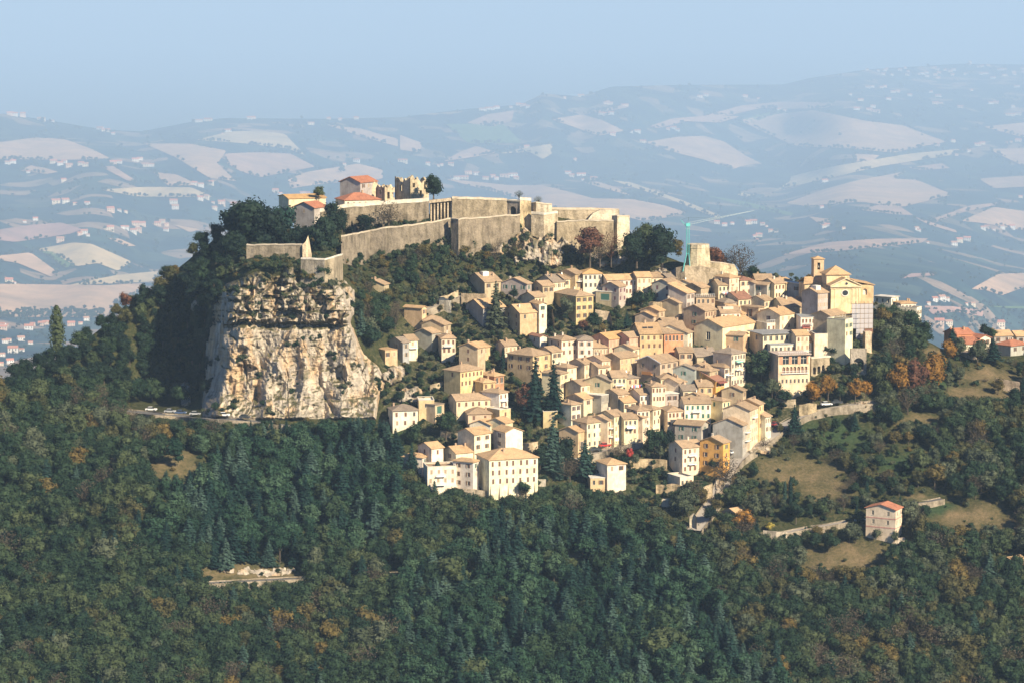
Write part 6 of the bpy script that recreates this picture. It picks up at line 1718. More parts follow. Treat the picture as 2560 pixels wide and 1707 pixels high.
SP = [
 (632,650,180,'round',L_DARK,'evergreen_oak','tallest dark tree crowning the left end of the fortress',0,1.0,1060),
 (668,640,150,'round',L_DARK,'evergreen_oak','dark round tree right of the tallest crowning tree',1,1.0,1058),
 (712,642,140,'pine',L_CON,'pine_tree','dark pine beside the gabled fortress barrack',0,1.2,1062),
 (592,600,95,'round',L_DARK,'evergreen_oak','dark tree on the left shoulder of the fortress hill',2,1.2,1075),
 (655,660,80,'tall',L_OCH,'young_tree','yellow-green young tree behind the left outwork wall',0,1.0,1056),
 (740,662,110,'round',L_DARK,'evergreen_oak','low dark tree behind the pointed outwork wall',3,1.1,1058),
 (808,650,130,'full',L_DARK,'conifer_tree','broad dark conifer between the corner bastion and the long fortress wall',0,0.95,1052),
 (833,600,108,'tall',L_DARK,'conifer_tree','tall narrow conifer in front of the red hipped fortress roof',1,0.95,1080),
 (856,596,88,'tall',L_DARK,'conifer_tree','dark conifer touching the upper fortress wall',0,0.8,1083),
 (914,580,52,'round',L_DARK,'evergreen_oak','round dark tree standing on the fortress terrace',0,1.45,1085),
 (880,582,30,'col',L_CON,'cypress_tree','little cypress between the conifers and the round terrace tree',0,1.0,1086),
 (972,568,66,'twig',L_BARE,'bare_tree','brown bare tree on the fortress terrace before the white parapet',1,1.45,1088),
 (1084,497,70,'round',L_DARK,'evergreen_oak','single dark tree rising behind the jagged ruin',1,1.05,1112),
 (797,500,36,'round',L_OAK,'small_tree','small tree peeping over the roof of the gabled barrack',2,1.2,1125),
 (1297,500,24,'twig',L_OAK,'small_tree','thin shrub tree on top of the arched gate block',0,1.5,1108),
 (1345,512,22,'twig',L_OAK,'small_tree','thin shrub tree right of the arched gate block',1,1.4,1108),
 (1475,662,108,'tall',L_RED,'bare_tree','russet half bare tree before the right bastion wall',1,1.25,1078),
 (1500,664,70,'twig',L_BARE,'bare_tree','low greyish bush tree right of the russet half bare tree',0,1.2,1077),
 (1528,662,88,'twig',L_RED,'bare_tree','slender bare tree near the end tower of the bastion wall',0,0.8,1078),
 (1592,664,100,'round',L_DARK,'evergreen_oak','left one of the two great dark oaks below the bastion',1,1.0,1076),
 (1655,668,118,'round',L_DARK,'evergreen_oak','right one of the two great dark oaks below the bastion',3,1.1,1074),
 (1790,692,86,'tall',L_RED,'small_tree','russet green tree behind the squat tower',0,1.2,1082),
 (1772,680,66,'round',L_OAK,'small_tree','green tree touching the right side of the squat tower',0,0.9,1084),
 (1850,700,92,'twig',L_BARE,'bare_tree','wide bare tree right of the bastion wall',1,1.05,1080),
 (1885,706,46,'round',L_OAK,'small_tree','low green tree at the end of the upper houses',3,1.2,1080),
 (1822,690,70,'twig',L_BARE,'bare_tree','bare tree between the russet tree and the wide bare tree',0,1.0,1082),
 (144,890,128,'col',L_OAK,'poplar_tree','single poplar rising above the left edge of the hill',1,1.25,None),
 (314,776,50,'round',L_RED,'small_tree','red-brown tree on the left skyline of the hill',0,1.0,None),
 (528,822,70,'con',L_OLV,'conifer_tree','pale green conifer beside the shaded cliff',0,1.0,None),
 # inside the town
 (1240,812,112,'cedar',L_OLV,'cedar_tree','grey-green cedar before the long low orange roof wing',0,1.05,None),
 (1284,752,32,'round',L_DARK,'garden_tree','round dark tree before the grey house with attic windows',1,1.3,None),
 (1416,800,66,'round',L_OLV,'garden_tree','grey-green tree against the tall crumbling house',0,0.95,None),
 (1482,826,48,'round',L_OAK,'garden_tree','green garden tree right of the tall crumbling house',2,1.1,None),
 (1458,828,32,'round',L_RED,'garden_tree','plum coloured bush tree below the tall crumbling house',3,1.2,None),
 (1598,760,42,'bush',L_DARK,'hedge','dark hedge mass under the long pale orange-roofed row',0,0.9,None),
 (1622,762,40,'bush',L_OAK,'hedge','green hedge mass left of the plum shuttered house',1,0.7,None),
 (1567,816,40,'con',L_CON,'conifer_tree','small conifer on the bank above the yellow cream house',1,1.4,None),
 (1545,822,26,'bush',L_OAK,'shrub','green shrubs left of the small conifer on the bank',1,1.0,None),
 (1258,926,58,'col',L_CON,'cypress_tree','slim dark cypress left of the long ochre villa',0,1.0,None),
 (1338,1046,160,'cedar',L_CON,'cedar_tree','left one of the two tallest cedars before the ochre villa',0,0.95,None),
 (1384,1046,150,'cedar',L_CON,'cedar_tree','right one of the two tallest cedars before the ochre villa',1,1.05,None),
 (1311,1038,86,'round',L_RED,'beech_tree','russet beech at the foot of the left tall cedar',2,0.85,None),
 (1382,1176,140,'cedar',L_CON,'cedar_tree','cedar with slim top standing below the two tallest cedars',1,1.1,None),
 (1410,1170,90,'round',L_DARK,'garden_tree','dark rounded tree right of the slim topped cedar',0,1.0,None),
 (1350,1180,70,'round',L_DARK,'garden_tree','dark rounded tree left of the slim topped cedar',2,1.0,None),
 (1462,1188,92,'con',L_CON,'conifer_tree','pointed conifer in front of the low ochre arched house',1,1.5,None),
 (1425,1200,60,'twig',L_BARE,'bare_tree','greyish bare tree left of the pointed conifer',1,1.2,None),
 (1636,1140,82,'round',L_OAK,'roadside_tree','big green roadside tree in the middle of the lower street',0,1.0,None),
 (1668,1132,66,'round',L_DARK,'roadside_tree','dark roadside tree under the house with long brown roof',3,0.9,None),
 (1650,1150,40,'round',L_OLV,'garden_tree','low greyish tree in front of the big roadside tree',1,1.2,None),
 (1545,1148,48,'twig',L_BARE,'bare_tree','grey bare tree above the bright hip roofed house',1,1.5,None),
 (1576,1146,30,'bush',flat('scarlet_leaves', (0.32, 0.04, 0.03)),'shrub','scarlet shrub beside the grey bare tree',1,0.6,None),
 (1783,1180,38,'round',L_OAK,'garden_tree','round green tree before the orange house',1,1.35,None),
 (1115,1092,72,'round',L_OAK,'garden_tree','big rounded tree above the left part of the lower complex',3,1.15,None),
 (1135,1096,50,'twig',L_OLV,'garden_tree','thin pale tree right of the big rounded tree',0,1.0,None),
 (1094,1222,72,'col',L_CON,'cypress_tree','black pointed cypress in front of the white terrace building',0,1.7,None),
 (1082,1220,50,'col',L_CON,'cypress_tree','lower cypress left of the black pointed cypress',1,1.2,None),
 (1030,1180,76,'con',L_CON,'conifer_tree','dark conifer left of the lower complex',0,1.3,None),
 (1310,1242,46,'round',L_OAK,'garden_tree','round tree at the right foot of the large lower building',0,1.2,None),
 (1904,962,104,'tall',L_OAK,'garden_tree','tall leafy tree left of the arcaded building',0,1.2,None),
 (1930,1000,60,'round',L_OLV,'garden_tree','rounded green tree at the foot of the arcaded building',1,1.3,None),
 (1896,1004,52,'round',L_DARK,'garden_tree','dark tree below the tall leafy tree',2,1.3,None),
 (1960,1012,44,'round',L_OAK,'garden_tree','bushy green tree before the arcaded building',3,1.4,None),
 (2032,1012,66,'round',L_GOLD,'autumn_tree','ochre brown tree left of the white car on the upper road',0,1.0,None),
 (2070,1006,76,'round',L_GOLD,'autumn_tree','tall golden tree behind the white car on the upper road',1,0.9,None),
 (2100,1000,50,'tall',L_OAK,'roadside_tree','green tree between the golden and orange trees on the upper road',0,1.2,None),
 (2138,1004,64,'round',L_GOLD,'autumn_tree','orange tree under the church terrace',2,0.95,None),
 (2164,998,52,'round',L_GOLD,'autumn_tree','small ochre tree right of the orange tree',3,1.0,None),
 (2135,928,26,'bush',L_DARK,'shrub','dark shrub in the arch under the scaffold',0,1.2,None),
 (2084,884,30,'bush',L_DARK,'shrub','dark shrub on the ledge below the tall tan gabled house',1,1.2,None),
 (2100,890,26,'bush',L_OLV,'shrub','reddish green shrub on the ledge by the pale wall house',0,1.0,None),
 (1986,1086,78,'con',L_CON,'conifer_tree','dark conifer at the bend of the upper road',0,1.5,None),
 (2245,1000,100,'round',L_GOLD,'autumn_tree','large orange tree right of the upper road end',1,0.9,None),
 (2290,1000,110,'round',L_RED,'autumn_tree','russet orange tree in the row right of the church',2,0.85,None),
 (2330,990,120,'round',L_GOLD,'autumn_tree','golden brown tree nearest the right village in the autumn row',3,0.85,None),
 (2372,905,62,'round',L_GOLD,'autumn_tree','orange tree at the left corner of the right village',0,1.0,None),
 (2206,960,80,'round',L_DARK,'small_tree','dark tree right under the church corner',2,1.0,None),
 (2482,902,62,'con',L_CON,'conifer_tree','dark cedar in front of the right village',1,1.8,None),
 (2462,848,40,'round',L_DARK,'small_tree','dark tree between the two roofs of the right village',1,1.3,1066),
 (2480,852,34,'round',L_OAK,'small_tree','lower green tree beside the dark tree of the right village',2,1.2,1066),
 (1962,1262,62,'col',L_CON,'cypress_tree','left cypress of the pair on the right slope',0,0.9,None),
 (1976,1262,74,'col',L_CON,'cypress_tree','right cypress of the pair on the right slope',1,0.7,None),
 (1990,1304,56,'round',L_DARK,'small_tree','dense dark tree below the cypress pair',0,1.1,None),
 (1925,1322,22,'bush',flat('yellow_leaves', (0.35, 0.28, 0.05)),'shrub','bright yellow bush above the lane wall',0,1.0,None),
 (1778,1310,50,'round',L_DARK,'small_tree','dark tree right of the ramp foot',1,1.2,None),
 (1860,1330,60,'round',L_GOLD,'autumn_tree','yellow green tree before the ruined stone hut',2,1.4,None),
 (2190,1345,30,'bush',L_OLV,'shrub','grey-green shrub at the left foot of the lone cream house',0,0.9,None),
 (2236,1350,26,'bush',L_OLV,'shrub','grey-green shrub before the front of the lone cream house',1,0.7,None),
]
for px, py, hp, sh, mt, nm, lab, v, wd, Y in SP:
    if nm == 'evergreen_oak': sh = 'full'
    v = v % len(SHAPES[sh])
    tree_at(px, py, hp, sh, mt, nm, lab, 'shrub' if nm in ('shrub', 'hedge') else 'tree', None, v, wd, Y, -2.0)

# ------------------------------------------------------------------ woods on the slopes
CZ1 = [(380,1180),(560,1105),(720,1085),(980,1070),(1010,1200),(1030,1330),(900,1420),(560,1420),(380,1400)]
CZ2 = [(990,1490),(1200,1340),(1420,1335),(1640,1380),(1760,1460),(1900,1707),(2100,1900),(1000,1900)]
LINE = np.array([(-600,0),(318,0),(320,1030),(480,1043),(640,1052),(700,1046),(950,1040),(985,1062),(1030,1150),(1056,1190),(1140,1215),(1225,1236),(1345,1222),(1400,1200),(1470,1212),(1520,1220),(1640,1258),(1720,1315),(1760,1330),(1795,1290),(1830,1190),(1900,1140),(1960,1092),(2040,1050),(2190,1020),(2195,0),(2376,0),(2378,900),(2430,925),(2478,940),(2490,898),(2600,898),(2601,0),(3300,0)], float)
ROADS = [[(525,1458),(640,1451),(770,1445)],[(965,1435),(1012,1432)],[(1895,1336),(1960,1332),(2020,1319),(2060,1314),(2125,1302)],[(2285,1258),(2362,1245)],[(2170,1350),(2262,1350)],[(1730,1330),(1768,1277),(1808,1212)]]
def roadcap(px):
    out = []
    for r in ROADS:
        if r[0][0] <= px <= r[-1][0] or r[-1][0] <= px <= r[0][0]:
            q = sorted(r); out.append(float(np.interp(px, [a for a, _ in q], [b for _, b in q])))
    return out

cand = []
def near_house(x, y, mg):
    for h in HOUSES:
        b = h[8]; dx, dy = x - b.x, y - b.y
        if abs(dx) > 32 or abs(dy) > 32: continue
        ca, sa = math.cos(h[6]), math.sin(h[6])
        u, v = dx * ca + dy * sa, -dx * sa + dy * ca
        if -mg < u < h[4] + mg and -mg < v < h[5] + mg: return True
    return False

for gy_ in np.arange(540, 1960, 20.0):
    for gx_ in np.arange(-480, 3010, 32.0):
        px = gx_ + rng.uniform(-13, 13); py = gy_ + rng.uniform(-9, 9)
        s0 = float(sil(px))
        if py < s0 + 2: continue
        if inpoly(TOWN, px, py) or sdist(CLIFF, np.array([px]), np.array([py]))[0] > (14 if gx_ < 560 else -6): continue
        if 860 < px < 1580 and py < 600 + (px < 1300) * (1300 - px) * 0.12: continue       # fortress
        if 600 < px < 870 and py < 700: continue
        a, b, c = zones(np.array([px]), np.array([py]))
        if a[0] > 0.55 and rng.random() < 0.93: continue
        if c[0] > 0.6 and rng.random() < 0.85: continue
        if 318 < px < 960 and 1018 < py < 1062: continue
        big = rng.uniform(0.75, 1.25)
        hm = 10.0 * big
        if inpoly(CZ1, px, py) or inpoly(CZ2, px, py):
            if rng.random() < 0.12: continue
            cq = noise.noise(Vector((px / 160, py / 120, 31)))
            k = 'oak' if rng.random() < 0.1 else 'con' if rng.random() < 0.5 + 0.7 * cq else 'pin'
            hm = 11.5 * rng.uniform(0.7, 1.25)
        elif 860 <= px <= 1600 and py < 800:
            k = rng.choices(('oak', 'bare', 'och', 'olv'), (52, 22, 12, 14))[0]; hm = 5.2 * big
        elif px < 900 and py < 1150:
            k = rng.choices(('oak', 'och', 'bare', 'olv'), (68, 14, 8, 10))[0]
            if py < 1000: k = rng.choices(('drk', 'oak', 'och'), ((82, 13, 5) if px < 620 else (10, 80, 10)))[0]; hm = 7.5 * big  # evergreen oaks on the left flank; darker leaves also stand in for shade
        elif px > 1650:
            k = rng.choices(('oak', 'och', 'bare', 'olv', 'con'), (46, 22, 12, 16, 4))[0]
            hm = 9.0 * big
            if 1850 < px < 2300 and 1080 < py < 1300: hm *= 0.6
        else:
            k = rng.choices(('oak', 'och', 'bare', 'olv', 'con'), (72, 5, 7, 8, 8))[0]
        # clumps of one kind
        inz = inpoly(CZ1, px, py) or inpoly(CZ2, px, py)
        cl = noise.noise(Vector((px / 130, py / 90, 5)))
        if k == 'oak' and not inz and cl > (0.38 if px > 1650 else 0.6): k = 'och'
        if k in ('och', 'bare') and cl < -0.3: k = 'oak'
        Y = float(yh(px, py)); s = F / Y; hp = hm * s
        ln = float(np.interp(px, LINE[:, 0], LINE[:, 1]))
        if ln > 0 and py > ln - 4: hp = min(hp, py - ln + rng.uniform(-2, 6))
        skip = False
        for ex, ey, ea, eb in CLEAR:
            if abs(px - ex) < ea * 0.8 and ey + eb * 0.4 < py < ey + eb * 0.4 + 90: hp = min(hp, py - (ey + eb * 0.3) + rng.uniform(-5, 12))
        for rc in roadcap(px):
            if rc - 22 < py < rc + 4: skip = True
            elif rc <= py < rc + 70: hp = min(hp, py - rc + rng.uniform(-8, 10))
        if px > 2140 and px < 2290 and 1352 < py < 1420: hp = min(hp, py - 1352)
        if skip or hp < 9: continue
        if near_house(*(P(px, py, Y).xy), 1.5): continue
        cand.append((py, px, k, hp / s, Y))
KSH = {'drk': ('round', L_DARK), 'oak': ('round', L_OAK), 'och': ('round', L_OCH), 'bare': ('twig', L_BARE), 'olv': ('round', L_OLV), 'con': ('con', L_CON), 'pin': ('tall', L_PINE)}
KNM = {'drk': ('evergreen_oak', 'dark evergreen oak'), 'oak': ('broadleaf_tree', 'dark green broadleaf tree'), 'och': ('autumn_tree', 'ochre autumn tree'), 'bare': ('bare_tree', 'greyish bare tree'), 'olv': ('olive_tree', 'grey-green small tree'), 'con': ('conifer_tree', 'blue-green conifer'), 'pin': ('pine_tree', 'bushy green pine')}
cand.sort(reverse=True)
count = {}; rest = []
for py, px, k, h, Y in cand:
    sh, mt = KSH[k]
    if h < 3.2 and sh == 'round': sh2 = 'bush'
    else: sh2 = sh if not (sh == 'round' and rng.random() < 0.3) else 'tall'
    v = rng.randrange(len(SHAPES[sh2]))
    lim = {'drk': 150, 'pin': 255, 'oak': 240, 'con': 255, 'och': 230, 'bare': 200, 'olv': 200}[k]
    p = P(px, py, Y); p.z -= 0.2
    if count.get(k, 0) < lim and 0 < px < 2560 and py - h * F / Y < 1700:
        count[k] = count.get(k, 0) + 1
        if 860 < px < 1600 and py < 800: zn = ('under the lower fortress wall, left half' if px < 1120 else 'under the fortress gate and crag')
        elif px < 700 and py < 1000: zn = 'on the left flank of the hill, upper part' if py < 800 else 'on the left flank of the hill, lower part'
        elif px < 980: zn = ('below the cliff road, ' if py < 1200 else 'above the lower forest road, ' if py < 1440 else 'just below the lower forest road, ' if py < 1560 else 'far below the lower forest road, ') + ('at the left edge' if px < 180 else 'far left' if px < 380 else 'middle left' if px < 580 else 'under the cliff' if px < 780 else 'towards the town')
        elif px < 1720: zn = ('just below the town houses' if py < 1330 else 'two tree rows below the town' if py < 1420 else 'halfway down the bottom middle slope' if py < 1520 else 'low on the bottom middle slope' if py < 1610 else 'at the bottom picture edge') + (', under the cliff end' if px < 1130 else ', under the large white building' if px < 1340 else ', under the bright hip roofed house' if px < 1540 else ', under the ramp')
        else: zn = ('below the upper road' if py < 1200 else 'around the lone cream house' if py < 1420 else 'below the lone cream house meadow' if py < 1560 else 'in the lower right corner wood') + (', nearer the town' if px < 2130 else ', nearer the right edge')
        nm, lb = KNM[k]
        hq = h * F / Y
        lb = ('tall ' if hq > 76 else 'low ' if hq < 52 else 'middling ') + lb
        plant(p, h, sh2, mt, nm, f'{lb} {zn}', 'tree', f'{lb}s {zn}', v, rng.uniform(1.3, 1.8) if sh2 == 'con' else rng.uniform(0.95, 1.35))
    else:
        rest.append((sh2, v, mt, p, h))
        if (sh2, v, mt.name) not in PROTO: PROTO[(sh2, v, mt.name)] = None

def scatter(name, groups, lab=None):
    """One object whose points carry copies of crown meshes (geometry nodes)."""
    pts = []; sc = []; idx = []; rot = []
    for q, (cm, L) in enumerate(groups):
        for p, s in L: pts.append(tuple(p)); sc.append(s); idx.append(q); rot.append((0, 0, rng.uniform(0, 6.28)))
    me = bpy.data.meshes.new(name); me.from_pydata(pts, [], [])
    for an, ty, key, dat in (('scl', 'FLOAT_VECTOR', 'vector', sc), ('rot', 'FLOAT_VECTOR', 'vector', rot), ('sel', 'INT', 'value', idx)):
        at = me.attributes.new(an, ty, 'POINT'); at.data.foreach_set(key, np.array(dat).ravel())
    o = link(name, me); kind(o, 'stuff')
    ng = bpy.data.node_groups.new(name + '_nodes', 'GeometryNodeTree')
    ng.interface.new_socket('Geometry', in_out='INPUT', socket_type='NodeSocketGeometry'); ng.interface.new_socket('Geometry', in_out='OUTPUT', socket_type='NodeSocketGeometry')
    gi, go = ng.nodes.new('NodeGroupInput'), ng.nodes.new('NodeGroupOutput')
    jn = ng.nodes.new('GeometryNodeJoinGeometry')
    def attr(n, t):
        a = ng.nodes.new('GeometryNodeInputNamedAttribute'); a.data_type = t; a.inputs['Name'].default_value = n
        return a.outputs[0]
    sl, rt, sv = attr('scl', 'FLOAT_VECTOR'), attr('rot', 'FLOAT_VECTOR'), attr('sel', 'INT')
    for q, (c, L) in enumerate(groups):
        oi = ng.nodes.new('GeometryNodeObjectInfo'); oi.inputs['Object'].default_value = c
        ip = ng.nodes.new('GeometryNodeInstanceOnPoints')
        cmp_ = ng.nodes.new('FunctionNodeCompare'); cmp_.data_type = 'INT'; cmp_.operation = 'EQUAL'
        ng.links.new(sv, cmp_.inputs[2]); cmp_.inputs[3].default_value = q
        ng.links.new(gi.outputs[0], ip.inputs['Points']); ng.links.new(cmp_.outputs[0], ip.inputs['Selection'])
        ng.links.new(oi.outputs['Geometry'], ip.inputs['Instance']); ng.links.new(rt, ip.inputs['Rotation']); ng.links.new(sl, ip.inputs['Scale'])
        ng.links.new(ip.outputs[0], jn.inputs[0])
    ng.links.new(jn.outputs[0], go.inputs[0])
    md = o.modifiers.new('copies', 'NODES'); md.node_group = ng
    return o

gr = {}
for sh2, v, mt, p, h in rest:
    c = PROTO[(sh2, v, mt.name)]
    if c is None:
        alt = [(k, x) for k, x in PROTO.items() if x and k[0] == sh2 and k[2] == mt.name] or [(k, x) for k, x in PROTO.items() if x and k[2] == mt.name] or [(k, x) for k, x in PROTO.items() if x and k[0] == sh2]
        c = alt[0][1]
    w = (rng.uniform(1.3, 1.8) if sh2 == 'con' else rng.uniform(0.95, 1.35)) * h
    gr.setdefault(c.name, (c, []))[1].append((p, (w, w, h)))
scatter('woodland', list(gr.values()))

# shrubs and little trees in the gardens of the town
garden = []
for gy_ in np.arange(690, 1290, 13.0):
    for gx_ in np.arange(950, 2200, 19.0):
        px = gx_ + rng.uniform(-9, 9); py = gy_ + rng.uniform(-6, 6)
        if not inpoly(TOWN, px, py): continue
        Y = float(yh(px, py)) - 0.3
        p = P(px, py, Y)
        if near_house(p.x, p.y, 0.5): continue
        rd = min(np.hypot(c[:, 0] - p.x, c[:, 1] - p.y).min() for c in (RA,))
        if rd < 5: continue
        dn = noise.noise(Vector((px / 90, py / 70, 2)))
        if rng.random() > 0.8 + 0.4 * dn: continue
        h = rng.choice((1.6, 2.0, 2.6, 3.2, 4.0)) * rng.uniform(0.8, 1.2)
        if near_house(p.x, p.y + 2.5, 1.2): h = min(h, 1.7)
        garden.append((px, py, p, h))
rng.shuffle(garden)
gr = {}
n_ind = 0
for px, py, p, h in garden:
    mt = rng.choices((L_OAK, L_OLV, L_DARK, L_OCH), (45, 25, 20, 10))[0]
    sh2 = 'bush' if h < 2.8 else 'round'
    if n_ind < 280:
        n_ind += 1
        hb = min(HOUSES, key=lambda q: (q[8].x - p.x) ** 2 + (q[8].y - p.y) ** 2)
        ht = hb[9]['label'].split(',')[0].split()[:9]
        while ht[-1] in ('the', 'a', 'and', 'with', 'of', 'in', 'on', 'to', 'before', 'under', 'left', 'right', 'its', 'one', 'two', 'next', 'three', 'below', 'beside', 'behind', 'by', 'at', 'dark', 'small', 'white', 'big', 'tall', 'long'): ht.pop()
        ad = {'oak_leaves': 'green', 'olive_leaves': 'grey-green', 'dark_evergreen_leaves': 'dark', 'autumn_leaves': 'brownish'}[mt.name]
        lb = f"{'low' if h < 2 else 'rounded' if h < 2.8 else 'tall'} {ad} shrub near the {' '.join(ht)}"
        plant(p, h, sh2, mt, 'garden_shrub', lb, 'shrub', lb.replace('shrub', 'shrubs', 1), None, 1.1)
    else:
        k = next((x for q, x in PROTO.items() if x and q[0] == sh2 and q[2] == mt.name), None)
        if k: gr.setdefault(k.name, (k, []))[1].append((p, (h * 1.1, h * 1.1, h)))
for mt_ in (L_OAK, L_DARK, L_OLV, L_OCH):
    ks = [x for q, x in PROTO.items() if x and q[0] == 'bush' and q[2] == mt_.name] or [x for q, x in PROTO.items() if x and q[0] == 'bush']
    for v_ in range(2):
        if not PROTO.get(('bush', v_, mt_.name)): PROTO[('bush', v_, mt_.name)] = ks[0]
# bushes along the foot of the fortress walls and in their joints
for seg in ([(853,652),(925,648),(966,642),(1060,612),(1126,602)],[(1128,604),(1200,592),(1300,572)],[(862,582),(1072,562)],[(617,662),(757,668)],[(757,690),(812,716),(856,700)],[(1392,645),(1534,660)],[(1690,705),(1845,712)]):
    a0 = np.array(seg, float)
    for _ in range(int((a0[-1, 0] - a0[0, 0]) / 4)):
        px = rng.uniform(a0[0, 0], a0[-1, 0]); py = float(np.interp(px, a0[:, 0], a0[:, 1])) + rng.uniform(-6, 8)
        k = PROTO.get(('bush', rng.randrange(2), rng.choice((L_OAK, L_OAK, L_OLV, L_OCH)).name))
        h = rng.uniform(0.8, 2.6)
        if k: gr.setdefault(k.name, (k, []))[1].append((P(px, py, float(yh(px, py)) - 2.0), (h, h, h)))
# scrub on the cliff, the fortress slope and the rocks
for _ in range(900):
    px = rng.uniform(430, 960); py = rng.uniform(690, 1040)
    i = int((px - 375) / 1.7); j = int((py - 640) / 1.7)
    if CLIFF_GRID[3][i, j] < 0.8: continue
    vn = noise.fractal(Vector((px / 55, py / 40, 21)), 0.8, 2, 3) + (0.35 if py < 740 else 0) + (0.3 if px < 520 else 0)
    if vn < 0.32: continue
    k = PROTO.get(('bush', rng.randrange(2), rng.choice((L_OAK, L_DARK, L_OLV)).name))
    h = rng.uniform(0.9, 2.6)
    if k: gr.setdefault(k.name, (k, []))[1].append((Vector(CLIFF_GRID[2][i, j].tolist()), (h, h, h)))
for _ in range(2600):
    px = rng.uniform(560, 1640); py = rng.uniform(560, 760)
    if py < sil(px) + 6 or inpoly(TOWN, px, py): continue
    if sdist(CLIFF, np.array([px]), np.array([py]))[0] > 0: continue
    k = PROTO.get(('bush', rng.randrange(2), rng.choice((L_OAK, L_OAK, L_OLV, L_OCH)).name))
    h = rng.uniform(0.9, 2.4)
    if k: gr.setdefault(k.name, (k, []))[1].append((P(px, py, float(yh(px, py))), (h, h, h)))
for _ in range(6400):
    px = rng.uniform(-400, 2960); py = rng.uniform(900, 1720)
    if inpoly(TOWN, px, py) or sdist(CLIFF, np.array([px]), np.array([py]))[0] > -8 or py < sil(px) + 4: continue
    if 318 < px < 960 and py < 1066: continue
    a, b, c = zones(np.array([px]), np.array([py]))
    if a[0] > 0.5 and rng.random() < 0.86: continue
    k = PROTO.get(('bush', rng.randrange(2), rng.choice((L_OAK, L_OAK, L_OLV, L_OCH)).name))
    h = rng.uniform(0.8, 2.2)
    ln = float(np.interp(px, LINE[:, 0], LINE[:, 1]))
    if ln > 0 and 0 < py - ln < 14: h *= 0.5
    if any(r - 12 < py < r + 8 for r in roadcap(px)): continue
    if k: gr.setdefault(k.name, (k, []))[1].append((P(px, py, float(yh(px, py))), (h, h, h)))
scatter('undergrowth', list(gr.values()))

# ------------------------------------------------------------------ far country: houses, woods, hedges
FW_, FR_ = None, None
def far_meshes():
    w = MB(); facade(w, (-0.5, -0.5), (1, 0), 1, -0.6, 0.75, [(0.12, 0.38, 0.12, 0.22), (0.44, 0.38, 0.12, 0.22), (0.76, 0.38, 0.12, 0.22), (0.12, 0.02, 0.12, 0.22), (0.76, 0.02, 0.12, 0.22), (0.42, 0, 0.16, 0.26)], 0.04)
    w.quad((-0.5, -0.5, -.6), (-0.5, 0.5, -.6), (-0.5, 0.5, 0.75), (-0.5, -0.5, 0.75)); w.quad((0.5, -0.5, -.6), (0.5, 0.5, -.6), (0.5, 0.5, 0.75), (0.5, -0.5, 0.75)); w.quad((-0.5, 0.5, -.6), (0.5, 0.5, -.6), (0.5, 0.5, 0.75), (-0.5, 0.5, 0.75))
    for x in (-0.5, 0.5): w.tri((x, -0.5, 0.75), (x, 0.5, 0.75), (x, 0, 1.0))
    r = MB(); r.slab([[(-0.55, -0.58, 0.73), (0.55, -0.58, 0.73), (0.55, 0, 1.03), (-0.55, 0, 1.03)], [(-0.55, 0, 1.03), (0.55, 0, 1.03), (0.55, 0.58, 0.73), (-0.55, 0.58, 0.73)]], 0.03)
    p = MB(); p.box(-0.06, 0.041, 0, 0.06, 0.05, 0.22)
    return w.mesh('wall', PLASTER), r.mesh('roof', ROOF), p.mesh('window', GLASS)
FM = far_meshes()
def far_house(px, py, w, col, rf, label, group, hh=None):
    Y = float(yb(px, py)) - 12; s = F / Y
    p = P(px, py + 0.5, Y)
    Wm = max(w / s, 5)
    th = thing('farmhouse', p, label, 'house', rng.uniform(-0.3, 0.6), group, (Wm, min(max(8, Wm * 0.6), 26), hh or min(max(8.0, Wm * 0.74), 30)))
    link('wall', FM[0], th, col); link('roof', FM[1], th, rf)
    if w > 9:
        for x in (0.18, 0.5, 0.82): link('window', FM[2], th, None, (x - 0.5, -0.5, 0.38))
    return th
FWC = [(0.78, 0.74, 0.68), (0.76, 0.66, 0.52), (0.74, 0.56, 0.44), (0.8, 0.79, 0.76)]
FRC = [(0.46, 0.2, 0.12), (0.42, 0.24, 0.16), (0.52, 0.22, 0.14)]
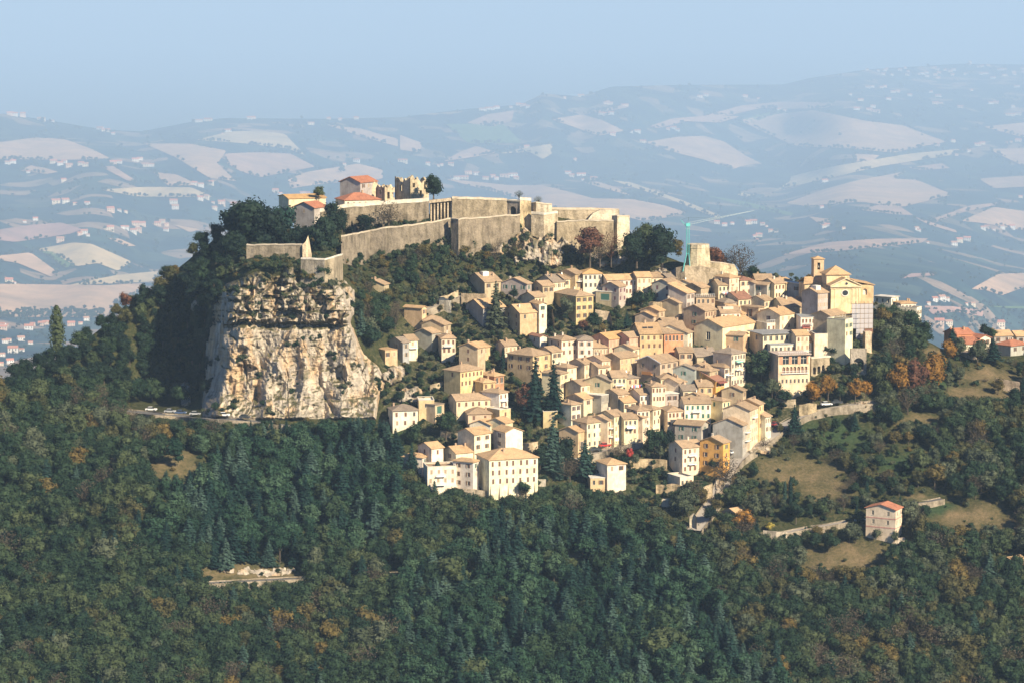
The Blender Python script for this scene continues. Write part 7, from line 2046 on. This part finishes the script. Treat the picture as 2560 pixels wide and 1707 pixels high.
CL = {
 'far left skyline ridge': (S1, [(65,282,34),(100,285,30),(148,285,32),(270,318,45),(655,380,40),(690,392,50),(740,412,22),(345,328,18)]),
 'ridge behind the fortress trees': (S1, [(1490,395,45),(1300,330,40),(1360,322,45),(1630,312,28),(1655,308,24),(2030,348,38),(2148,312,22),(2222,318,22),(2328,312,28),(1450,410,14)]),
 'upper left slope hamlet': (S1, [(50,605,30),(85,600,34),(350,600,40),(392,612,34),(420,598,30),(450,626,40),(530,612,34),(558,620,34),(740,606,40),(780,600,30),(885,588,40),(915,580,30),(950,622,40),(990,620,30)]),
 'lone farms on the left fields': (S1, [(185,662,22),(415,718,30),(1270,742,34),(1310,752,34),(1375,738,36),(60,1380,44),(95,1382,16),(232,972,30),(160,985,20)]),
 'left valley houses': (S1, [(370,862,60),(425,858,44),(490,870,24),(570,870,30),(1135,862,44),(1145,898,40),(1305,838,36),(1345,830,36),(1445,868,42),(1392,860,18),(1400,900,30),(1520,880,40),(1560,885,30),(720,915,44),(780,912,22),(820,920,20)]),
 'lower left valley village': (S1, [(690,1030,24),(720,1035,40),(800,1022,24),(825,1028,30),(885,1010,44),(930,1006,36),(1030,1005,36),(1060,990,34),(1085,1008,28),(1085,1042,28),(520,1068,30),(550,1060,40),(575,1075,22),(395,1110,42),(870,1052,36),(905,1045,36)]),
 'houses behind the fortress roofs': (S1, [(1800,790,36),(1830,805,24),(1975,808,36),(2010,805,28),(2330,590,36),(2250,610,20),(1985,860,26)]),
 'ridge above the fortress wall': (S2, [(610,462,50),(660,455,60),(710,447,40),(815,442,20),(870,425,34),(905,430,34),(940,440,26),(1515,415,34),(1545,418,34),(1530,402,20),(1480,492,34),(1515,495,40),(1555,488,34),(1650,432,50),(1330,360,40),(1210,372,20)]),
 'slope above the fortress wall': (S2, [(2205,365,40),(2010,596,40),(1970,604,24),(2040,612,26),(1745,622,40),(1700,626,22),(1560,642,40),(1785,698,40),(930,738,36),(890,742,22),(20,842,60),(205,862,30),(280,872,18),(305,866,22),(375,866,36),(1285,826,22)]),
 'farms just above the fortress skyline': (S2, [(400,968,60),(470,966,60),(500,930,50),(560,936,40),(630,970,40),(680,955,34),(705,972,34),(770,952,60),(830,945,60),(855,968,34),(1235,930,40),(1262,950,34),(1330,944,60),(1425,972,44),(1345,976,20)]),
 'hilltop town on the right skyline': (S3, [(1200,168,20),(1280,175,18),(1330,172,22),(1345,160,18),(1440,170,24),(1478,155,20),(1500,180,20),(1318,200,24),(1380,205,20),(1495,205,26),(1605,196,30),(1640,215,28),(1635,190,24),(1690,155,34),(1715,165,26),(1725,190,30),(1720,228,30),(1700,205,24),(1810,178,30),(1835,168,26),(1825,205,26),(1945,128,24),(1955,112,20),(1925,200,36),(2025,150,32),(2045,140,24),(2088,135,24),(2070,195,34),(2040,200,24),(2125,228,34),(2180,168,40),(2205,165,30),(2210,210,34),(2275,185,28),(2280,200,24),(2340,160,26),(2345,185,24),(2410,170,30),(2450,190,30),(2500,165,30),(1575,200,20),(1770,170,22)]),
 'slope below the hilltop town': (S3, [(1205,298,30),(1240,292,22),(1300,298,30),(1330,292,26),(1390,332,34),(1425,328,26),(1150,392,40),(1355,385,36),(1668,332,22),(1722,362,40),(1512,356,30),(1700,415,40),(1742,418,24),(1885,442,36),(2105,415,34),(2145,410,34),(2300,292,36),(1075,350,20),(2270,440,24),(1965,320,22)]),
 'white villas on the right hill': (S3, [(1120,458,40),(1215,462,40),(1260,475,60),(1240,440,34),(550,462,26),(600,472,34),(300,362,40),(400,380,20),(2250,500,60),(2310,495,40),(15,355,30)]),
 'roadside farms on the right hill': (S3, [(1830,695,30),(1712,722,34),(2010,722,40),(2045,712,36),(1945,768,26),(1857,795,22),(2222,705,18),(2258,698,18),(2310,690,40),(885,990,44),(865,1180,26),(2325,1105,26)]),
 'farms above the church': (S3, [(95,1296,36),(150,1312,34),(205,1300,26),(320,1300,44),(365,1295,44),(430,1306,30),(458,1318,20),(490,1355,30),(530,1358,24),(370,1400,34),(405,1392,40),(400,1425,30),(880,1325,34),(905,1315,34),(1025,1335,24),(1560,1340,34),(1580,1350,26),(2050,1335,34),(2080,1325,30),(2130,1342,20),(2190,1330,36),(2262,1330,40),(1645,1438,18),(1835,1455,44),(1875,1430,44),(1935,1420,44)]),
 'houses behind the right village': (S4, [(920,385,80),(1010,372,90),(1080,375,60),(840,428,50),(1338,430,34),(1420,440,60),(985,690,110),(1100,695,90),(1770,715,110)]),
 'lower left valley edge': ((0.2721, 0, 700), [(25,430,50),(60,425,30),(30,460,60),(385,425,60),(420,410,50),(300,420,40),(655,425,60),(790,375,50),(740,410,34),(265,460,70),(45,580,50),(80,565,40),(20,700,46),(10,780,40),(120,665,80),(90,765,60),(190,560,60),(280,590,40),(200,655,40)]),
}
for zn, (s, L) in CL.items():
    for x, y, w in L:
        c = rng.choice(FWC); wpx = w * s[0]
        cw = ['white', 'cream', 'orange walled', 'bright white'][FWC.index(c)]
        sz = 'tiny' if wpx < 9 else 'small' if wpx < 14 else 'long'
        lb = f'{sz} {cw} house with reddish roof, {zn}'
        far_house(x * s[0] + s[1], y * s[0] + s[2], wpx * 1.12, c, rng.choice(FRC), lb, f'{sz} {cw} houses, {zn}')

# woods and hedges of the far country
far_kinds = [PROTO[k] for k in list(PROTO) if PROTO[k] and k[0] == 'round' and k[2] in (L_OAK.name, L_DARK.name)][:5]
fg = {c.name: (c, []) for c in far_kinds}
def far_tree(px, py, h):
    Y = float(yb(px, py)) - 8; h = h * 0.85 * Y / F
    if py < np.interp(px, BSIL[:, 0], BSIL[:, 1]) + 1.5: return
    c = rng.choice(far_kinds)
    fg[c.name][1].append((P(px, py, Y), (h * 1.25, h * 1.25, h)))
for q in FIELDS:
    for a, b in zip(q, np.roll(q, -1, 0)):
        if not -60 < a[0] < 2620: continue
        dn = noise.noise(Vector((a[0] / 70, a[1] / 40, 4)))
        if dn < -0.05: continue
        low = 1.6 if b[0] < a[0] else 0.8         # hedges stand mostly along the lower edges
        for _ in range(3):
            if rng.random() < (0.42 + 0.7 * dn) * low:
                t = rng.random(); far_tree(a[0] + (b[0] - a[0]) * t + rng.uniform(-2, 2), a[1] + (b[1] - a[1]) * t + rng.uniform(0, 3), rng.uniform(6, 14))
inf = lambda x, y: any(f[:, 0].min() < x < f[:, 0].max() and f[:, 1].min() < y < f[:, 1].max() and inpoly(f, x, y) for f in FIELDS)
n = 0
while n < 5200:
    px = rng.uniform(-40, 2600); py = rng.uniform(160, 880)
    if py < np.interp(px, BSIL[:, 0], BSIL[:, 1]) + 2 or py > sil(px) + 10: continue
    n += 1
    dn = noise.fractal(Vector((px / 80, py / 28, 14)), 0.8, 2, 3)
    if dn < 0.12 or inf(px, py): continue
    far_tree(px, py, rng.uniform(7, 15))
for x, y, h in ((1982,302,12),(2036,308,9),(2024,328,11),(2002,336,9),(2100,343,14),(2305,341,9),(2340,375,10),(855,435,24),(735,462,24),(690,470,20),(420,560,18)):
    far_tree(x, y, h)
for _ in range(420):      # wooded valley floor at the left and behind the right village
    px = rng.uniform(-20, 420); py = rng.uniform(770, 900)
    if noise.noise(Vector((px / 40, py / 25, 3))) > -0.05: far_tree(px, py, rng.uniform(7, 14))
for _ in range(260):
    px = rng.uniform(-20, 260); py = 778 + 14 * noise.noise(Vector((px / 40, 0, 3))) + rng.uniform(0, 16)
    far_tree(px, py, rng.uniform(8, 15))
for _ in range(300):
    px = rng.uniform(2220, 2570); py = rng.uniform(775, 820)
    if noise.noise(Vector((px / 30, py / 25, 8))) > -0.1: far_tree(px, py, rng.uniform(7, 13))
scatter('far_woods', [g for g in fg.values() if g[1]])
